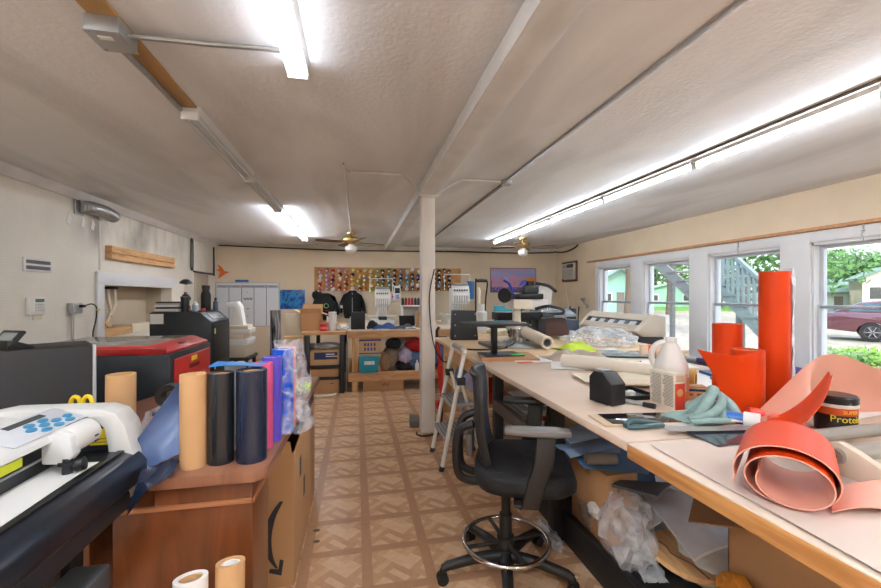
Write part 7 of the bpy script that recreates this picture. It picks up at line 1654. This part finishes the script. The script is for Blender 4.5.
# exterior stairs
def stairs(X, ya, za, yb2, zb, label, m_, balus, wd=1.1):
    """a flight along Y from (ya, za) high to (yb2, zb) low"""
    t = T('outdoor_stairs', (X, yb2, GZ), label, 'stairs', 'wooden stairs outside')
    n = max(4, int(abs(za-zb)/.19)); L_ = math.hypot(ya-yb2, za-zb); a = math.atan2(za-zb, ya-yb2)
    for dx in (0, wd):
        mb = MB(); mb.prism([(ya, za-.17), (ya, za+.13), (yb2, zb+.13), (yb2, zb-.17)], (X+dx, X+dx+.05), 'x'); mb.build('stringer', m_, t)
    for k in range(n):
        f = (k+.5)/n; y = ya+(yb2-ya)*f; z = za+(zb-za)*f; B((X-.02, y-.14, z+.06), (X+wd+.07, y+.14, z+.10)).build('tread', m_, t)
    if balus:
        mb = MB(); mb.prism([(ya, za+.92), (ya, za+1.0), (yb2, zb+1.0), (yb2, zb+.92)], (X-.02, X+.07), 'x'); mb.build('handrail', m_, t)
        nb = int(L_/.15)
        for k in range(nb):
            f = (k+.5)/nb; y = ya+(yb2-ya)*f; z = za+(zb-za)*f; B((X-.01, y-.022, z+.0), (X+.04, y+.022, z+.93)).build('baluster', m_, t)
    for y, z in ((ya, za), (yb2, zb)):
        for dx in (0, wd): B((X+dx-.02, y-.05, GZ), (X+dx+.07, y+.05, z+(1.02 if balus else .05))).build('post', m_, t)
    return t
stw = mat('stair_grey', (128, 130, 128), .7, var=.08); stb = mat('stair_bluegrey', (128, 146, 146), .6, var=.06)
stairs(7.0, 9.2, 2.75, 7.25, 1.30, 'grey wooden stair flight seen from below through the second window', stw, False)
stairs(7.5, 7.75, 2.02, 6.15, .55, 'blue-grey stair flight with balusters seen through the third window', stb, True)
# parked car
cp = far(820, 15.5); t = T('car', (cp[0], cp[1], GZ), 'dark maroon sedan parked outside the fourth window', 'car', rz=R(-55))
carm = mat('maroon_paint', (98, 58, 66), .18, metal=.3, coat=.8, var=.02); cglass = mat('car_glass', (90, 118, 140), .05, metal=.4)
mb = MB(); mb.prism([(.03, .42), (0, .70), (.10, .98), (.6, 1.02), (3.4, .98), (4.3, .88), (4.62, .68), (4.6, .34), (4.15, .30), (4.05, .52), (3.85, .66), (3.6, .66), (3.4, .52), (3.32, .28), (1.72, .28), (1.64, .52), (1.44, .66), (1.2, .66), (1.0, .52), (.92, .32)], (-.88, .88), 'y', bev=.03); mb.build('body', carm, t)
mb = MB(); mb.prism([(.35, 1.0), (1.05, 1.36), (1.7, 1.44), (2.4, 1.42), (3.35, .98)], (-.72, .72), 'y', bev=.04); mb.build('cabin_roof', carm, t)
for s in (-1, 1):
    y = s*.725; mb = MB(); mb.prism([(.72, 1.05), (1.15, 1.32), (1.7, 1.38), (1.72, 1.05)], (y-.006, y+.006), 'y'); mb.build('side_window', cglass, t); mb = MB(); mb.prism([(1.8, 1.05), (1.8, 1.38), (2.35, 1.36), (2.95, 1.05)], (y-.006, y+.006), 'y'); mb.build('side_window', cglass, t)
    for x in (1.32, 3.72):
        MB().lathe([(.20, 0), (.32, 0), (.33, .02), (.33, .18), (.20, .19)], (x, s*.70, .33), 28, (0, s, 0)).build('tyre', mat('tyre_black', (26, 26, 27), .8), t)
        mb = MB(); mb.lathe([(.001, .12), (.05, .13), (.05, .10), (.20, .10), (.215, .19), (.20, .19)], (x, s*.70, .33), 24, (0, s, 0)); wl = mb.build('wheel_rim', mat('rim_dark', (96, 98, 100), .3, metal=.6), t)
        for k in range(6):
            a = k*PI/3; mb = MB(); mb.tube([(x+.03*math.cos(a), s*.865, .33+.03*math.sin(a)), (x+.2*math.cos(a), s*.872, .33+.2*math.sin(a))], [.03, .022], 6); mb.build('spoke', steelg, wl)
B((-.01, -.75, .72), (.02, -.45, .90), .01).build('tail_light', redp, t); B((-.01, .45, .72), (.02, .75, .90), .01).build('tail_light', redp, t)
B((1.70, -.885, .5), (1.705, -.88, 1.0)).build('door_seam', black, t); B((1.78, -.90, .84), (1.95, -.88, .87), .005).build('door_handle', carm, t)
# weeds and leaf litter below the fourth window
rs = random.Random(9)
for k in range(9):
    x, y = far(812+k*9+rs.uniform(-3, 3), rs.uniform(7.6, 10.2)); t = T('weed_plant', (x, y, GZ), '%s leafy weed from the left below the maroon car, fourth window' % ORDW[k+1], 'plant', 'weeds below the car')
    mb = MB(); mb.keepn = True; leaves(mb, (x, y, GZ+.18), (.34, .34, .20), 170, .06, rs); mb.build('foliage', leafl if k % 2 else mat('weed_green', (120, 160, 60), .7, var=.15), t)
    MB().tube([(x, y, GZ), (x, y, GZ+.3)], .012, 6).build('stem', bark, t)
g = MB(); ga, gb, gc, gd = far(800, 6.6), far(900, 6.6), far(900, 10.6), far(800, 10.6)
g.prism([ga, gb, gc, gd], (GZ, GZ+.015), 'z'); tag(g.build('leaf_litter', ramp_mat('leaf_litter', [(.35, (120, 104, 84)), (.5, (170, 150, 124)), (.65, (200, 186, 160))], 14, 'noise', .9, bump=.5), None), 'dry leaf litter on the ground below the fourth window', 'leaf litter', None, 'stuff')
